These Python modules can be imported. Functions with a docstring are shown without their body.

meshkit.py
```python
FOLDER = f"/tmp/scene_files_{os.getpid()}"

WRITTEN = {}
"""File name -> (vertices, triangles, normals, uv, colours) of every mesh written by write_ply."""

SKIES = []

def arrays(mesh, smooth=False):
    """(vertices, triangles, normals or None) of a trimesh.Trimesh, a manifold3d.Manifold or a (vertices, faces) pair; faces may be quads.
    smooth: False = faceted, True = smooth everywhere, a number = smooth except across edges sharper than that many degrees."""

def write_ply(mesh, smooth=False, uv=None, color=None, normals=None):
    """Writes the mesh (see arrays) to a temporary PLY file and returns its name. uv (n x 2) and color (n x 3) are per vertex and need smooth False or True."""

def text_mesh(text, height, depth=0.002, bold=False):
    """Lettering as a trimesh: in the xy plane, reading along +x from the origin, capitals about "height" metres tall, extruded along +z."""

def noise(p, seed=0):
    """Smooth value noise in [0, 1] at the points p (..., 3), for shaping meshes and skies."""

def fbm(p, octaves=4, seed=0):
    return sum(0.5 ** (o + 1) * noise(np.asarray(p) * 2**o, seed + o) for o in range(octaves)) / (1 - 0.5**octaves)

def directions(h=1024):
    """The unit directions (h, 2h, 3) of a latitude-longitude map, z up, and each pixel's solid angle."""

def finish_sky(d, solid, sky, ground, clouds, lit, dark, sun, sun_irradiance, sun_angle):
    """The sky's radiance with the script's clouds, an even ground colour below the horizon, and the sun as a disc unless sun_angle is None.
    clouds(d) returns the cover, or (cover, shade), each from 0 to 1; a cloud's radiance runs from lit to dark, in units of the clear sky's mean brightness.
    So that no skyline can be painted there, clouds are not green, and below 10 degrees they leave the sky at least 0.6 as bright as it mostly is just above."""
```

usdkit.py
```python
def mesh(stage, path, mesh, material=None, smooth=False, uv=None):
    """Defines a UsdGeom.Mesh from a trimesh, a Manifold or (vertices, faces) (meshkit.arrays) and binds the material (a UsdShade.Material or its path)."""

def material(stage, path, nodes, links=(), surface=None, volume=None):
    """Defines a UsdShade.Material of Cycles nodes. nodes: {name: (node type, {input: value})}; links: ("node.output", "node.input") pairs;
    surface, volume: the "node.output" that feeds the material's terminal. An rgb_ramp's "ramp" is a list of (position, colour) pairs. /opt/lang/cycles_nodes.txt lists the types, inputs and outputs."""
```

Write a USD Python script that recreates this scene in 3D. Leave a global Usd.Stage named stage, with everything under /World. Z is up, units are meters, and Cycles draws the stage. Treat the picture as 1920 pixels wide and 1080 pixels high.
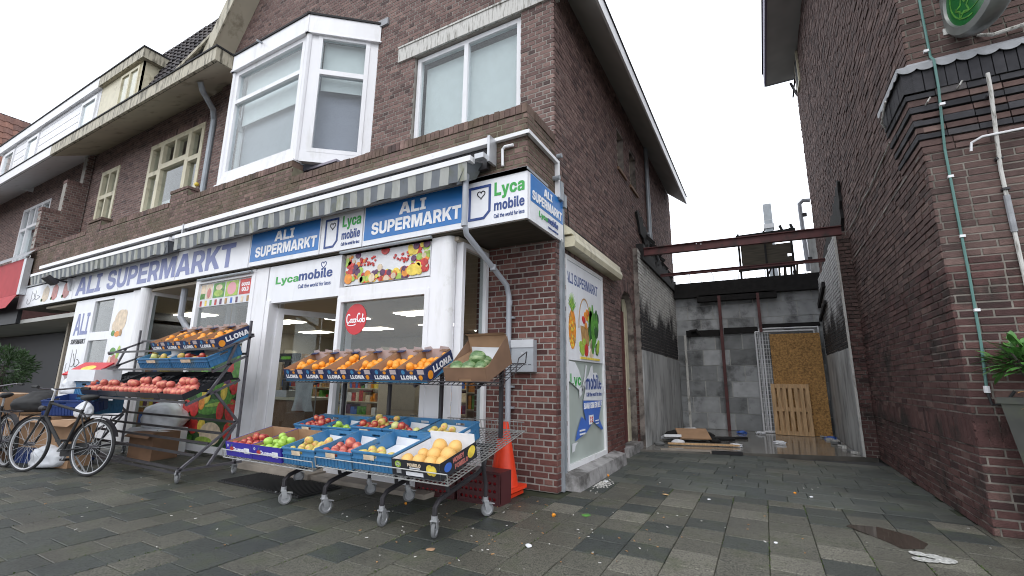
import math, random, numpy as np, trimesh, usdkit, meshkit
from pxr import Usd, UsdGeom, UsdLux, UsdShade, Sdf, Gf, Vt
from shapely.geometry import Polygon, LineString, Point, MultiPolygon, box as sbox
from shapely import affinity, union_all, box as vbox
rng = np.random.default_rng(7)
random.seed(7)
stage = Usd.Stage.CreateInMemory()
UsdGeom.SetStageUpAxis(stage, 'Z')
UsdGeom.Xform.Define(stage, '/World')
UsdGeom.Scope.Define(stage, '/World/Looks')

# ---------------------------------------------------------------- camera, sky, sun, exposure
YAW, PITCH, ROLL, FPX = -.50474, .20033, .01156, 842.78
EYE = np.array([2.131, -4.973, 1.25])
fwd = np.array([math.sin(YAW)*math.cos(PITCH), math.cos(YAW)*math.cos(PITCH), math.sin(PITCH)])
r0 = np.array([math.cos(YAW), -math.sin(YAW), 0.]); u0 = np.cross(r0, fwd)
right = math.cos(ROLL)*r0 + math.sin(ROLL)*u0; up = np.cross(right, fwd)
cam = UsdGeom.Camera.Define(stage, '/World/camera')
cam.AddTransformOp().Set(Gf.Matrix4d(*[float(v) for r in ((*right, 0), (*up, 0), (*(-fwd), 0), (*EYE, 1)) for v in r]))
cam.CreateHorizontalApertureAttr(36.0)
cam.CreateFocalLengthAttr(36.0*FPX/1920)
cam.CreateClippingRangeAttr((0.05, 5000.))
cam.CreateExposureAttr(0.0)
SUN_EL, SUN_ROT = math.radians(48), math.radians(165)
usdkit.material(stage, '/World/Looks/overcast_sky', {
    't': ('texture_coordinate', {}), 'm': ('mapping', {'scale': (1.2, 1.2, 2.6)}),
    'n': ('noise_texture', {'scale': 1.6, 'detail': 5}),
    'r': ('rgb_ramp', {'ramp': [(0.3, (15.5, 16.2, 17.4)), (0.7, (18.5, 19.0, 19.8))]}),
    's': ('sky_texture', {'sky_type': 'single_scattering', 'sun_disc': False, 'sun_elevation': SUN_EL, 'sun_rotation': SUN_ROT}),
    'x': ('mix_color', {'fac': 0.93, 'use_clamp': False, 'use_clamp_result': False}), 'b': ('background_shader', {'strength': 0.1})},
    [('t.generated', 'm.vector'), ('m.vector', 'n.vector'), ('n.fac', 'r.fac'), ('s.color', 'x.a'), ('r.color', 'x.b'), ('x.result', 'b.color')], surface='b.background')
dome = UsdLux.DomeLight.Define(stage, '/World/sky')
UsdShade.MaterialBindingAPI.Apply(dome.GetPrim()).Bind(UsdShade.Material.Get(stage, '/World/Looks/overcast_sky'))
dome.GetPrim().SetCustomDataByKey('kind', 'structure')
dome.GetPrim().SetCustomDataByKey('label', 'flat white overcast sky')
sun = UsdLux.DistantLight.Define(stage, '/World/sun')
sun.CreateNormalizeAttr(True); sun.CreateIntensityAttr(0.2); sun.CreateAngleAttr(25.0); sun.CreateColorAttr(Gf.Vec3f(1, .97, .93))
d = -np.array([math.sin(SUN_ROT)*math.cos(SUN_EL), math.cos(SUN_ROT)*math.cos(SUN_EL), math.sin(SUN_EL)])
zz = -d; xx = np.cross([0, 0, 1], zz); xx /= np.linalg.norm(xx); yy = np.cross(zz, xx)
sun.AddTransformOp().Set(Gf.Matrix4d(*[float(v) for r in ((*xx, 0), (*yy, 0), (*zz, 0), (0, 0, 30, 1)) for v in r]))

# ---------------------------------------------------------------- helpers
class MB:
    def __init__(s): s.v, s.f, s.t, s.n = [], [], [], 0
    def add(s, v, f, tone=.5):
        v = np.asarray(v, float); f = np.asarray(f, int)
        if f.shape[1] == 4: f = np.vstack([f[:, [0, 1, 2]], f[:, [0, 2, 3]]])
        s.v.append(v); s.f.append(f + s.n); s.t.append(np.full(len(v), tone)); s.n += len(v); return s
    def mesh(s, m, tone=.5): return s.add(m.vertices, m.faces, tone)
    def box(s, a, b, tone=.5):
        (x0, y0, z0), (x1, y1, z1) = np.minimum(a, b), np.maximum(a, b)
        v = [(x0,y0,z0),(x1,y0,z0),(x1,y1,z0),(x0,y1,z0),(x0,y0,z1),(x1,y0,z1),(x1,y1,z1),(x0,y1,z1)]
        return s.add(v, BOXF, tone)
    def fbox(s, F, a, b, c, tone=.5):          # box in a frame: a=(u0,u1) b=(v0,v1) c=(n0,n1)
        O, U, V, N = F
        v = [O+U*u+V*w+N*n for n in c for u, w in ((a[0],b[0]),(a[1],b[0]),(a[1],b[1]),(a[0],b[1]))]
        f = BOXF if np.dot(np.cross(U, V), N)*(c[1]-c[0]) > 0 else BOXF[:, ::-1]
        return s.add(v, f, tone)
    def bar(s, p, q, w, h=None, upv=(0, 0, 1), tone=.5):
        p, q = np.asarray(p, float), np.asarray(q, float); d = q-p; L = np.linalg.norm(d); d /= L; h = h or w
        upv = np.asarray(upv, float)
        if abs(d@upv) > .98: upv = np.array([0, 1., 0])
        a = np.cross(d, upv); a /= np.linalg.norm(a); b = np.cross(a, d)
        v = [p+d*t*L+a*i*w/2+b*j*h/2 for t in (0, 1) for i, j in ((-1,-1),(1,-1),(1,1),(-1,1))]
        return s.add(v, BOXF[:, ::-1], tone)
    def tube(s, pts, r, n=8, closed=False, tone=.5):
        p = np.asarray(pts, float); k = len(p)
        if closed: t = np.roll(p, -1, 0)-np.roll(p, 1, 0)
        else: t = np.gradient(p, axis=0)
        t /= np.linalg.norm(t, axis=1, keepdims=True)+1e-12
        a = np.cross(t[0], [0, 0, 1.]); a = np.cross(t[0], [1., 0, 0]) if np.linalg.norm(a) < .1 else a
        A = []
        for i in range(k):
            a = a - t[i]*(a@t[i]); a /= np.linalg.norm(a)+1e-12; A.append(a)
        A = np.array(A); B = np.cross(t, A); an = np.arange(n)*2*np.pi/n
        r = np.broadcast_to(r, (k,))
        v = (p[:, None]+r[:, None, None]*(np.cos(an)[None, :, None]*A[:, None]+np.sin(an)[None, :, None]*B[:, None])).reshape(-1, 3)
        m = k if closed else k-1; f = []
        for i in range(m):
            for j in range(n):
                f.append((i*n+j, ((i+1)%k)*n+j, ((i+1)%k)*n+(j+1)%n, i*n+(j+1)%n))
        f = np.array(f)[:, ::-1]; tri = np.vstack([f[:, [0,1,2]], f[:, [0,2,3]]])
        if not closed:
            caps = [(0, j, j+1) for j in range(1, n-1)]+[((k-1)*n, (k-1)*n+j+1, (k-1)*n+j) for j in range(1, n-1)]
            tri = np.vstack([tri, caps])
        return s.add(v, tri, tone)
    def cyl(s, p, q, r, n=12, tone=.5): return s.tube([p, q], r, n, tone=tone)
    def lathe(s, prof, c=(0, 0, 0), ax=(0, 0, 1), n=20, tone=.5):   # prof: (radius, height)
        ax = np.asarray(ax, float); ax /= np.linalg.norm(ax)
        a = np.cross(ax, [1., 0, 0]); a = np.cross(ax, [0, 1., 0]) if np.linalg.norm(a) < .1 else a
        a /= np.linalg.norm(a); b = np.cross(ax, a); an = np.arange(n)*2*np.pi/n; k = len(prof)
        v = [np.asarray(c)+ax*h+r*(math.cos(t)*a+math.sin(t)*b) for r, h in prof for t in an]
        f = [(i*n+j, i*n+(j+1)%n, (i+1)*n+(j+1)%n, (i+1)*n+j) for i in range(k-1) for j in range(n)]
        return s.add(v, np.array(f), tone)
    def poly(s, g, F, n0=0., n1=.002, tone=.5):
        O, U, V, N = F
        for q in getattr(g, 'geoms', [g]):
            if q.geom_type != 'Polygon' or q.area < 1e-7: continue
            m = trimesh.creation.extrude_polygon(q, 1.0, engine='earcut')
            w = m.vertices; v = O+w[:, :1]*U+w[:, 1:2]*V+(n0+(n1-n0)*w[:, 2:])*N
            flip = np.dot(np.cross(U, V), N)*(n1-n0) < 0
            s.add(v, m.faces[:, ::-1] if flip else m.faces, tone)
        return s
    def sph(s, c, r, sub=2, sc=(1, 1, 1), tone=.5):
        m = trimesh.creation.icosphere(sub); return s.add(np.asarray(c)+m.vertices*r*np.asarray(sc), m.faces, tone)
    def xf(s, M):
        M = np.asarray(M); s.v = [v@M[:3, :3].T+M[:3, 3] for v in s.v]; return s
    def arr(s): return np.vstack(s.v), np.vstack(s.f), np.concatenate(s.t)
BOXF = np.array([(0,3,2),(0,2,1),(4,5,6),(4,6,7),(0,1,5),(0,5,4),(1,2,6),(1,6,5),(2,3,7),(2,7,6),(3,0,4),(3,4,7)])
A3 = lambda *a: np.array(a, float)
def FR(y, x=0, z=0): return A3(x, y, z), A3(1, 0, 0), A3(0, 0, 1), A3(0, -1, 0)      # faces the street
def SD(x, y=0, z=0): return A3(x, y, z), A3(0, 1, 0), A3(0, 0, 1), A3(1, 0, 0)       # faces +x
def SL(x, y=0, z=0): return A3(x, y, z), A3(0, 1, 0), A3(0, 0, 1), A3(-1, 0, 0)      # faces -x
GR = (A3(0, 0, 0), A3(1, 0, 0), A3(0, 1, 0), A3(0, 0, 1))
def RX(a): c, s = math.cos(a), math.sin(a); return np.array([[1,0,0,0],[0,c,-s,0],[0,s,c,0],[0,0,0,1.]])
def RZ(a): c, s = math.cos(a), math.sin(a); return np.array([[c,-s,0,0],[s,c,0,0],[0,0,1,0],[0,0,0,1.]])
def RY(a): c, s = math.cos(a), math.sin(a); return np.array([[c,0,s,0],[0,1,0,0],[-s,0,c,0],[0,0,0,1.]])
def TR(*t): m = np.eye(4); m[:3, 3] = t; return m
used = {}
def fresh(parent, name):
    k = parent+'/'+name; i = used.get(k, -1)+1; used[k] = i
    return k if i == 0 else f'{k}_{i:03d}'
def meta(prim, label=None, cat=None, group=None, kind=None):
    for k, v in (('label', label), ('category', cat), ('group', group), ('kind', kind)):
        if v: prim.SetCustomDataByKey(k, v)
def write(path, mb, mat, smooth=False, off=None, tone=False):
    v, f, t = mb.arr() if isinstance(mb, MB) else (mb.vertices, mb.faces, None)
    if off is not None: v = v-off
    m = usdkit.mesh(stage, path, (v, f), mat, smooth=smooth)
    if tone:
        UsdGeom.PrimvarsAPI(m).CreatePrimvar('tone', Sdf.ValueTypeNames.FloatArray, 'vertex').Set(Vt.FloatArray.FromNumpy(t.astype(np.float32)))
    return m
def gf(M): return Gf.Matrix4d(*[float(x) for x in np.asarray(M).T.ravel()])
class T:                                           # a thing: an Xform at its base, parts are its children
    def __init__(s, name, label, cat, loc=(0, 0, 0), group=None, M=None, kind=None, world=True):
        s.path = fresh('/World', name); s.name = name
        s.M = TR(*loc) if M is None else M; s.world = world
        s.off = np.asarray(loc, float) if (M is None and world) else None
        x = UsdGeom.Xform.Define(stage, s.path); x.AddTransformOp().Set(gf(s.M)); s.prim = x.GetPrim()
        meta(s.prim, label, cat, group, kind); s.meta = (label, cat, group)
    def add(s, name, mb, mat, under=None, smooth=False, label=None, kind=None, tone=False):
        p = fresh(under or s.path, name); m = write(p, mb, mat, smooth, s.off, tone)
        meta(m.GetPrim(), label, None, None, kind); return p
def copy(t, M, label=None, group=None):
    p = fresh('/World', t.name); x = UsdGeom.Xform.Define(stage, p); x.AddTransformOp().Set(gf(M))
    q = x.GetPrim(); meta(q, label or t.meta[0], t.meta[1], group or t.meta[2])
    q.GetReferences().AddInternalReference(Sdf.Path(t.path)); q.SetInstanceable(True); return p
def S(name, mb, mat, label=None, cat=None, group=None, kind=None, smooth=False, tone=False):
    v = np.vstack(mb.v); loc = np.array([(v[:,0].min()+v[:,0].max())/2, (v[:,1].min()+v[:,1].max())/2, v[:,2].min()])
    p = fresh('/World', name); m = write(p, mb, mat, smooth, loc, tone); m.AddTranslateOp().Set(Gf.Vec3d(*map(float, loc)))
    meta(m.GetPrim(), label, cat, group, kind); return p
def seen(c):
    q = np.asarray(c)-EYE; w = q@fwd
    if w < .2: return None
    return 960+FPX*(q@right)/w, 540-FPX*(q@up)/w, w
# ---- materials
def mat(name, col, rough=.55, var=.12, scale=7, bump=0., metal=0., spec=.5, dirt=None, dirt_amt=.45, dirt_scale=3, stretch=None, tonecol=None, coat=0., bscale=None, soft=.16):
    nodes = {'t': ('texture_coordinate', {}), 'n': ('noise_texture', {'scale': scale, 'detail': 4}),
             'p': ('principled_bsdf', {'roughness': rough, 'metallic': metal, 'specular_ior_level': spec, 'coat_weight': coat})}
    src = 't.object'; L = []
    if stretch:
        nodes['mp'] = ('mapping', {'scale': stretch}); L += [('t.object', 'mp.vector')]; src = 'mp.vector'
    L += [(src, 'n.vector')]
    c = np.array(col, float)
    if tonecol:
        nodes['a'] = ('attribute', {'attribute': 'tone'}); nodes['r'] = ('rgb_ramp', {'ramp': tonecol})
        nodes['v'] = ('rgb_ramp', {'ramp': [(.25, (1-var,)*3), (.75, (1+var,)*3)]})
        nodes['mu'] = ('mix_color', {'blend_type': 'multiply', 'fac': 1.0, 'use_clamp': False})
        L += [('a.fac', 'r.fac'), ('n.fac', 'v.fac'), ('r.color', 'mu.a'), ('v.color', 'mu.b')]; last = 'mu.result'
    else:
        nodes['v'] = ('rgb_ramp', {'ramp': [(.3, tuple(c*(1-var))), (.7, tuple(np.minimum(c*(1+var), .95)))]})
        L += [('n.fac', 'v.fac')]; last = 'v.color'
    if dirt:
        nodes['dn'] = ('noise_texture', {'scale': dirt_scale, 'detail': 6, 'roughness': .65})
        nodes['dr'] = ('map_range', {'from_min': .62-.3*dirt_amt, 'from_max': .62+soft-.3*dirt_amt, 'to_min': 0, 'to_max': 1, 'clamp': True})
        nodes['dx'] = ('mix_color', {'b': dirt})
        L += [(src, 'dn.vector'), ('dn.fac', 'dr.value'), ('dr.result', 'dx.fac'), (last, 'dx.a')]; last = 'dx.result'
    L += [(last, 'p.base_color')]
    if bump:
        nodes['bn'] = ('noise_texture', {'scale': bscale or scale*9, 'detail': 3})
        nodes['b'] = ('bump', {'strength': bump, 'distance': .01}); L += [(src, 'bn.vector'), ('bn.fac', 'b.height'), ('b.normal', 'p.normal')]
    return usdkit.material(stage, '/World/Looks/'+name, nodes, L, surface='p.BSDF')
def flat(name, col, rough=.45, **k): return mat(name, col, rough, var=k.pop('var', .04), **k)
def emit(name, col, s): return usdkit.material(stage, '/World/Looks/'+name, {'e': ('emission', {'color': col, 'strength': s})}, surface='e.emission')
def glassmat(name, tint=(.9,.93,.93), f0=.04, rough=0.0):
    return usdkit.material(stage, '/World/Looks/'+name, {'f': ('layer_weight', {'blend': .5}), 'q': ('math', {'math_type': 'power', 'value2': 5.}), 'k': ('math', {'math_type': 'multiply_add', 'value2': 1-f0, 'value3': f0}),
        't': ('transparent_bsdf', {'color': tint}), 'g': ('glossy_bsdf', {'color': (1,1,1), 'roughness': rough}), 'm': ('mix_closure', {})},
        [('f.facing', 'q.value1'), ('q.value', 'k.value1'), ('k.value', 'm.fac'), ('t.BSDF', 'm.closure1'), ('g.BSDF', 'm.closure2')], surface='m.closure')
def brickmat(name, ramp, bump=.5, moss=None, moss_amt=.3, rough=.85, var=.22, soft=.16):
    return mat(name, (0,0,0), rough, var=var, scale=14, bump=bump, bscale=90, tonecol=ramp, dirt=moss, dirt_amt=moss_amt, dirt_scale=2.2, spec=.3, soft=soft)
BR = [(0, (.085,.058,.055)), (.25, (.135,.085,.078)), (.5, (.175,.112,.102)), (.75, (.21,.135,.12)), (1, (.25,.165,.145))]
M = {}
M['brick'] = brickmat('brown_brick', BR)
M['brick_par'] = brickmat('mossy_brick', BR, moss=(.088,.075,.040), moss_amt=.85, soft=.42)
M['brick_red'] = brickmat('red_brick', [(0, (.070,.032,.030)), (.4, (.125,.052,.046)), (.8, (.165,.072,.062)), (1, (.20,.10,.085))], bump=.8)
M['brick_right'] = brickmat('right_brick', [(0, (.062,.042,.039)), (.4, (.105,.067,.061)), (.8, (.14,.090,.080)), (1, (.185,.125,.11))], bump=.7)
M['brick_rlow'] = brickmat('right_low_brick', [(0, (.054,.030,.030)), (.4, (.094,.048,.045)), (.8, (.125,.066,.060)), (1, (.16,.10,.088))], bump=.8, moss=(.035,.028,.025), moss_amt=.35)
M['brick_black'] = brickmat('black_brick', [(0, (.028,.028,.032)), (.7, (.055,.054,.06)), (1, (.11,.10,.10))])
M['mortar_r'] = mat('right_mortar', (.22,.20,.175), .95, .25, 9, bump=.3, dirt=(.11,.10,.085), dirt_amt=.45)
M['mortar'] = mat('pale_mortar', (.31,.29,.265), .95, .2, 9, bump=.3, dirt=(.26,.24,.21), dirt_amt=.25)
M['mortar_dark'] = mat('dark_mortar', (.23,.20,.18), .95, .25, 9, bump=.4, dirt=(.06,.05,.045), dirt_amt=.5)
M['mortar_moss'] = mat('moss_mortar', (.17,.155,.11), .95, .25, 9, bump=.4)
M['white'] = mat('white_paint', (.78,.78,.80), .35, .04, 4, dirt=(.55,.55,.52), dirt_amt=.12, dirt_scale=5)
M['upvc'] = mat('white_upvc', (.79,.79,.82), .28, .03, 3, dirt=(.58,.575,.55), dirt_amt=.28, dirt_scale=2.2, stretch=(2.5, 2.5, .6), soft=.35)
M['cream'] = mat('cream_paint', (.62,.57,.42), .45, .08, 5, dirt=(.35,.30,.2), dirt_amt=.2)
M['soffit'] = mat('soffit_paint', (.46,.42,.33), .7, .1, 2, dirt=(.25,.22,.16), dirt_amt=.25)
M['soffit_grey'] = mat('grey_soffit', (.42,.42,.40), .7, .1, 2)
M['gutter'] = mat('stained_gutter', (.50,.46,.36), .6, .12, 4, dirt=(.10,.09,.065), dirt_amt=.55, dirt_scale=4, stretch=(3, 3, .5))
M['concrete'] = mat('concrete_lintel', (.62,.61,.58), .8, .15, 6, bump=.3, dirt=(.16,.15,.13), dirt_amt=.42, dirt_scale=6, stretch=(5, 5, .5))
M['stone'] = mat('sill_stone', (.34,.33,.33), .75, .2, 8, bump=.4, dirt=(.10,.095,.09), dirt_amt=.5)
M['tile'] = brickmat('roof_tile', [(0, (.028,.026,.03)), (.6, (.06,.052,.055)), (1, (.10,.085,.08))], bump=.3, rough=.6)
M['tile_red'] = brickmat('red_roof_tile', [(0, (.10,.065,.06)), (.5, (.19,.10,.08)), (1, (.27,.14,.105))], bump=.3)
M['dark'] = flat('black_felt', (.018,.018,.02), .8)
M['lead'] = mat('lead', (.30,.31,.33), .55, .2, 8, bump=.3)
M['zinc'] = mat('zinc_pipe', (.33,.36,.39), .45, .12, 6, metal=.35)
M['pvc'] = mat('grey_pvc', (.35,.37,.41), .4, .06, 6)
M['steel_dark'] = mat('black_steel', (.030,.028,.032), .42, .2, 9, metal=.2)
M['steel_grey'] = mat('grey_steel', (.13,.125,.14), .38, .2, 9, metal=.45)
M['chrome'] = mat('chrome_wire', (.42,.42,.41), .34, .15, 20, metal=.75)
M['castor'] = mat('castor_zinc', (.45,.46,.48), .35, .12, 20, metal=.6)
M['tyre'] = mat('grey_tyre', (.16,.165,.17), .7, .1, 20)
M['rubber'] = mat('black_rubber', (.018,.018,.019), .7, .15, 20)
M['glass'] = glassmat('window_glass')
M['glass_shop'] = glassmat('shop_glass', (.82,.85,.85), .05)
M['blind'] = flat('white_blind', (.66,.69,.70), .8)
M['room'] = flat('dim_room', (.30,.28,.33), .9)
M['navy'] = mat('navy_card', (.018,.028,.085), .5, .15, 9)
M['cardblue'] = flat('card_blue', (.05,.22,.42), .5)
M['card'] = mat('brown_card', (.33,.20,.115), .8, .12, 6, bump=.1)
M['card_dk'] = mat('dark_card', (.20,.115,.07), .8, .15, 6)
M['liner'] = mat('pink_liner', (.50,.42,.42), .8, .12, 8)
M['paper'] = mat('white_paper', (.72,.73,.76), .7, .05, 6)
M['crateblue'] = mat('blue_plastic', (.048,.18,.36), .42, .1, 5, dirt=(.10,.17,.22), dirt_amt=.25)
M['crateblack'] = flat('black_plastic', (.012,.013,.016), .35)
M['navyblue'] = flat('navy_plastic', (.025,.05,.17), .4)
M['purple'] = mat('purple_card', (.035,.025,.30), .5, .1, 6)
M['orange'] = mat('orange_peel', (.80,.30,.025), .42, .12, 14, bump=.15, bscale=200)
M['apple_red'] = mat('red_apple', (.38,.045,.045), .3, .5, 9, dirt=(.60,.36,.12), dirt_amt=.3, dirt_scale=16)
M['apple_green'] = mat('green_apple', (.36,.56,.09), .3, .15, 9)
M['apple_yellow'] = mat('yellow_apple', (.62,.50,.14), .32, .2, 9, dirt=(.55,.13,.07), dirt_amt=.34, dirt_scale=12)
M['pear'] = mat('pale_pear', (.55,.56,.22), .4, .15, 9)
M['pink'] = mat('pink_apple', (.50,.115,.095), .35, .35, 9, dirt=(.66,.36,.17), dirt_amt=.30, dirt_scale=13)
M['pomelo'] = mat('pomelo_peel', (.72,.43,.13), .45, .12, 9, bump=.15, bscale=160)
M['net'] = mat('red_net', (.55,.10,.08), .6, .1, 9)
M['melon'] = mat('melon_rind', (.075,.16,.05), .35, .3, 6, dirt=(.36,.45,.24), dirt_amt=.5, dirt_scale=5, stretch=(1, 1, 4))
M['signwhite'] = mat('sign_white', (.79,.80,.84), .28, .03, 2, dirt=(.62,.62,.62), dirt_amt=.25, dirt_scale=2.5, stretch=(2.5, 2.5, .5), soft=.4)
M['signblue'] = mat('sign_blue', (.018,.16,.46), .3, .08, 2)
M['ink_grey'] = flat('ink_greyblue', (.19,.22,.43), .4)
M['ink_white'] = flat('ink_white', (.86,.86,.88), .4)
M['ink_navy'] = flat('ink_navy', (.022,.055,.21), .4)
M['ink_green'] = flat('ink_green', (.035,.34,.06), .4)
M['ink_black'] = flat('ink_black', (.015,.016,.02), .5)
M['ink_red'] = flat('ink_red', (.55,.025,.035), .4)
M['ink_sky'] = flat('ink_blue', (.05,.14,.50), .4)
M['p_red'] = mat('print_red', (.50,.035,.03), .4, .35, 16); M['p_orange'] = mat('print_orange', (.75,.27,.03), .4, .25, 16)
M['p_yellow'] = mat('print_yellow', (.78,.58,.08), .4, .25, 16); M['p_green'] = mat('print_green', (.08,.25,.035), .4, .5, 16)
M['p_lime'] = mat('print_lime', (.33,.48,.07), .4, .3, 16); M['p_purple'] = mat('print_purple', (.10,.03,.09), .4, .5, 16)
M['p_cream'] = mat('print_cream', (.68,.55,.40), .4, .2, 12); M['p_meat'] = mat('print_meat', (.48,.16,.14), .4, .3, 10)
M['p_brown'] = mat('print_brown', (.42,.24,.09), .4, .3, 12); M['p_dkgreen'] = mat('print_dkgreen', (.018,.06,.016), .4, .6, 8); M['p_pink'] = flat('print_pink', (.72,.33,.37), .4)
M['cone'] = mat('cone_orange', (.82,.055,.015), .45, .12, 5, dirt=(.38,.06,.03), dirt_amt=.35, dirt_scale=5, soft=.3)
M['crate_maroon'] = flat('maroon_plastic', (.055,.014,.016), .45)
M['wood'] = mat('pallet_wood', (.56,.36,.19), .75, .22, 5, bump=.2, stretch=(6, 6, .6))
M['osb'] = mat('osb_board', (.40,.215,.065), .7, .45, 26, bump=.2, dirt=(.17,.085,.025), dirt_amt=.35, dirt_scale=18)
M['char'] = mat('charred_timber', (.012,.011,.011), .9, .4, 8, bump=.6)
M['oldwood'] = mat('weathered_wood', (.060,.052,.038), .85, .3, 4, bump=.3, stretch=(.6, 6, 6))
M['beam'] = mat('red_oxide_steel', (.10,.028,.028), .6, .25, 5, dirt=(.035,.018,.016), dirt_amt=.35)
M['plaster'] = mat('streaked_render', (.40,.405,.40), .75, .25, 1.4, dirt=(.10,.10,.10), dirt_amt=.50, dirt_scale=1.8, stretch=(1.6, 1.6, .55), soft=.26)
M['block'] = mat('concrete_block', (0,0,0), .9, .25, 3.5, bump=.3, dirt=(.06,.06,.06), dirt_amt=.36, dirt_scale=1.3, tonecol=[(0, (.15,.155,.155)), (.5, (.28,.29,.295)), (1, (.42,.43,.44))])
M['block_joint'] = mat('block_joint', (.40,.40,.38), .95, .2, 6)
M['wetfloor'] = mat('wet_screed', (.125,.118,.105), .10, .35, 2.5, bump=.03, dirt=(.14,.125,.11), dirt_amt=.3)
M['paving_bed'] = mat('joint_sand', (.035,.042,.022), .95, .5, 7)
M['ground'] = mat('asphalt', (.055,.055,.055), .85, .2, 12)
M['door_red'] = flat('maroon_door', (.085,.018,.02), .5); M['rubbish_white'] = mat('plastic_film', (.62,.64,.68), .4, .15, 8)
M['leaf'] = mat('laurel_leaf', (.075,.20,.045), .35, .45, 6); M['leaf_dk'] = mat('bush_leaf', (.030,.065,.02), .5, .5, 6)
M['dead'] = mat('dead_leaf', (.35,.19,.08), .8, .4, 8); M['bark'] = mat('bark', (.05,.045,.038), .9, .3, 6)
M['pot'] = mat('planter_grey', (.07,.072,.066), .6, .15, 4, dirt=(.09,.10,.07), dirt_amt=.4)
M['cable_green'] = flat('green_cable', (.10,.22,.20), .5); M['red_awning'] = mat('red_canvas', (.42,.045,.055), .7, .1, 3)
M['awn_light'] = mat('awning_light', (.40,.41,.39), .85, .12, 5, dirt=(.27,.28,.2), dirt_amt=.35, stretch=(3, 3, .6)); M['awn_dark'] = mat('awning_dark', (.165,.18,.20), .85, .15, 5, dirt=(.13,.14,.11), dirt_amt=.35)
M['wall_in'] = flat('shop_wall', (.42,.37,.30), .8); M['floor_in'] = flat('shop_floor', (.25,.20,.15), .35); M['lamp'] = emit('lamp_panel', (1, .97, .88), 11.0)
M['lamp_green'] = emit('scale_display', (.22, .55, .08), .45)
M['ramp_stone'] = mat('threshold_stone', (.30,.26,.22), .7, .15, 5)
M['alu'] = mat('aluminium', (.50,.51,.53), .35, .05, 8, metal=.6); M['mailbox'] = mat('mailbox_grey', (.36,.38,.41), .4, .05, 8, metal=.3)
M['green_sign'] = flat('green_sign', (.006,.085,.018), .2); M['metal_rim'] = mat('sign_rim', (.22,.23,.22), .35, .15, 8, metal=.5)
# ---- flat shapes and lettering
FD = '/opt/blender-4.5.12-linux-x64/4.5/datafiles/fonts/'
_fc = {}
def letters(text, w=900, font='Inter.woff2', px=72):
    from PIL import Image, ImageDraw, ImageFont
    k = (text, w, font, px)
    if k in _fc: return _fc[k]
    f = ImageFont.truetype(FD+font, px)
    try: f.set_variation_by_axes([32, w] if font[:5] == 'Inter' else [100, w])
    except Exception: pass
    x0, y0, x1, y1 = f.getbbox(text, anchor='ls')
    im = Image.new('L', (x1-x0+8, y1-y0+8)); ImageDraw.Draw(im).text((4-x0, 4-y0), text, 255, f, anchor='ls')
    on = np.pad(np.asarray(im) > 127, ((0, 0), (1, 1))).astype(np.int8)
    rows, st = np.nonzero(np.diff(on, axis=1) == 1); en = np.nonzero(np.diff(on, axis=1) == -1)[1]
    g = union_all(vbox(st, -rows-1, en, -rows)).buffer(.6).buffer(-.6).simplify(.6)
    a, b, c, e = g.bounds
    _fc[k] = affinity.affine_transform(g, [1/(c-a), 0, 0, 1/(e-b), -a/(c-a), -b/(e-b)]); return _fc[k]
def txt(text, u0, u1, v0, v1, **k):
    return affinity.affine_transform(letters(text, **k), [u1-u0, 0, 0, v1-v0, u0, v0])
def rect(u0, u1, v0, v1): return sbox(min(u0,u1), min(v0,v1), max(u0,u1), max(v0,v1))
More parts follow.
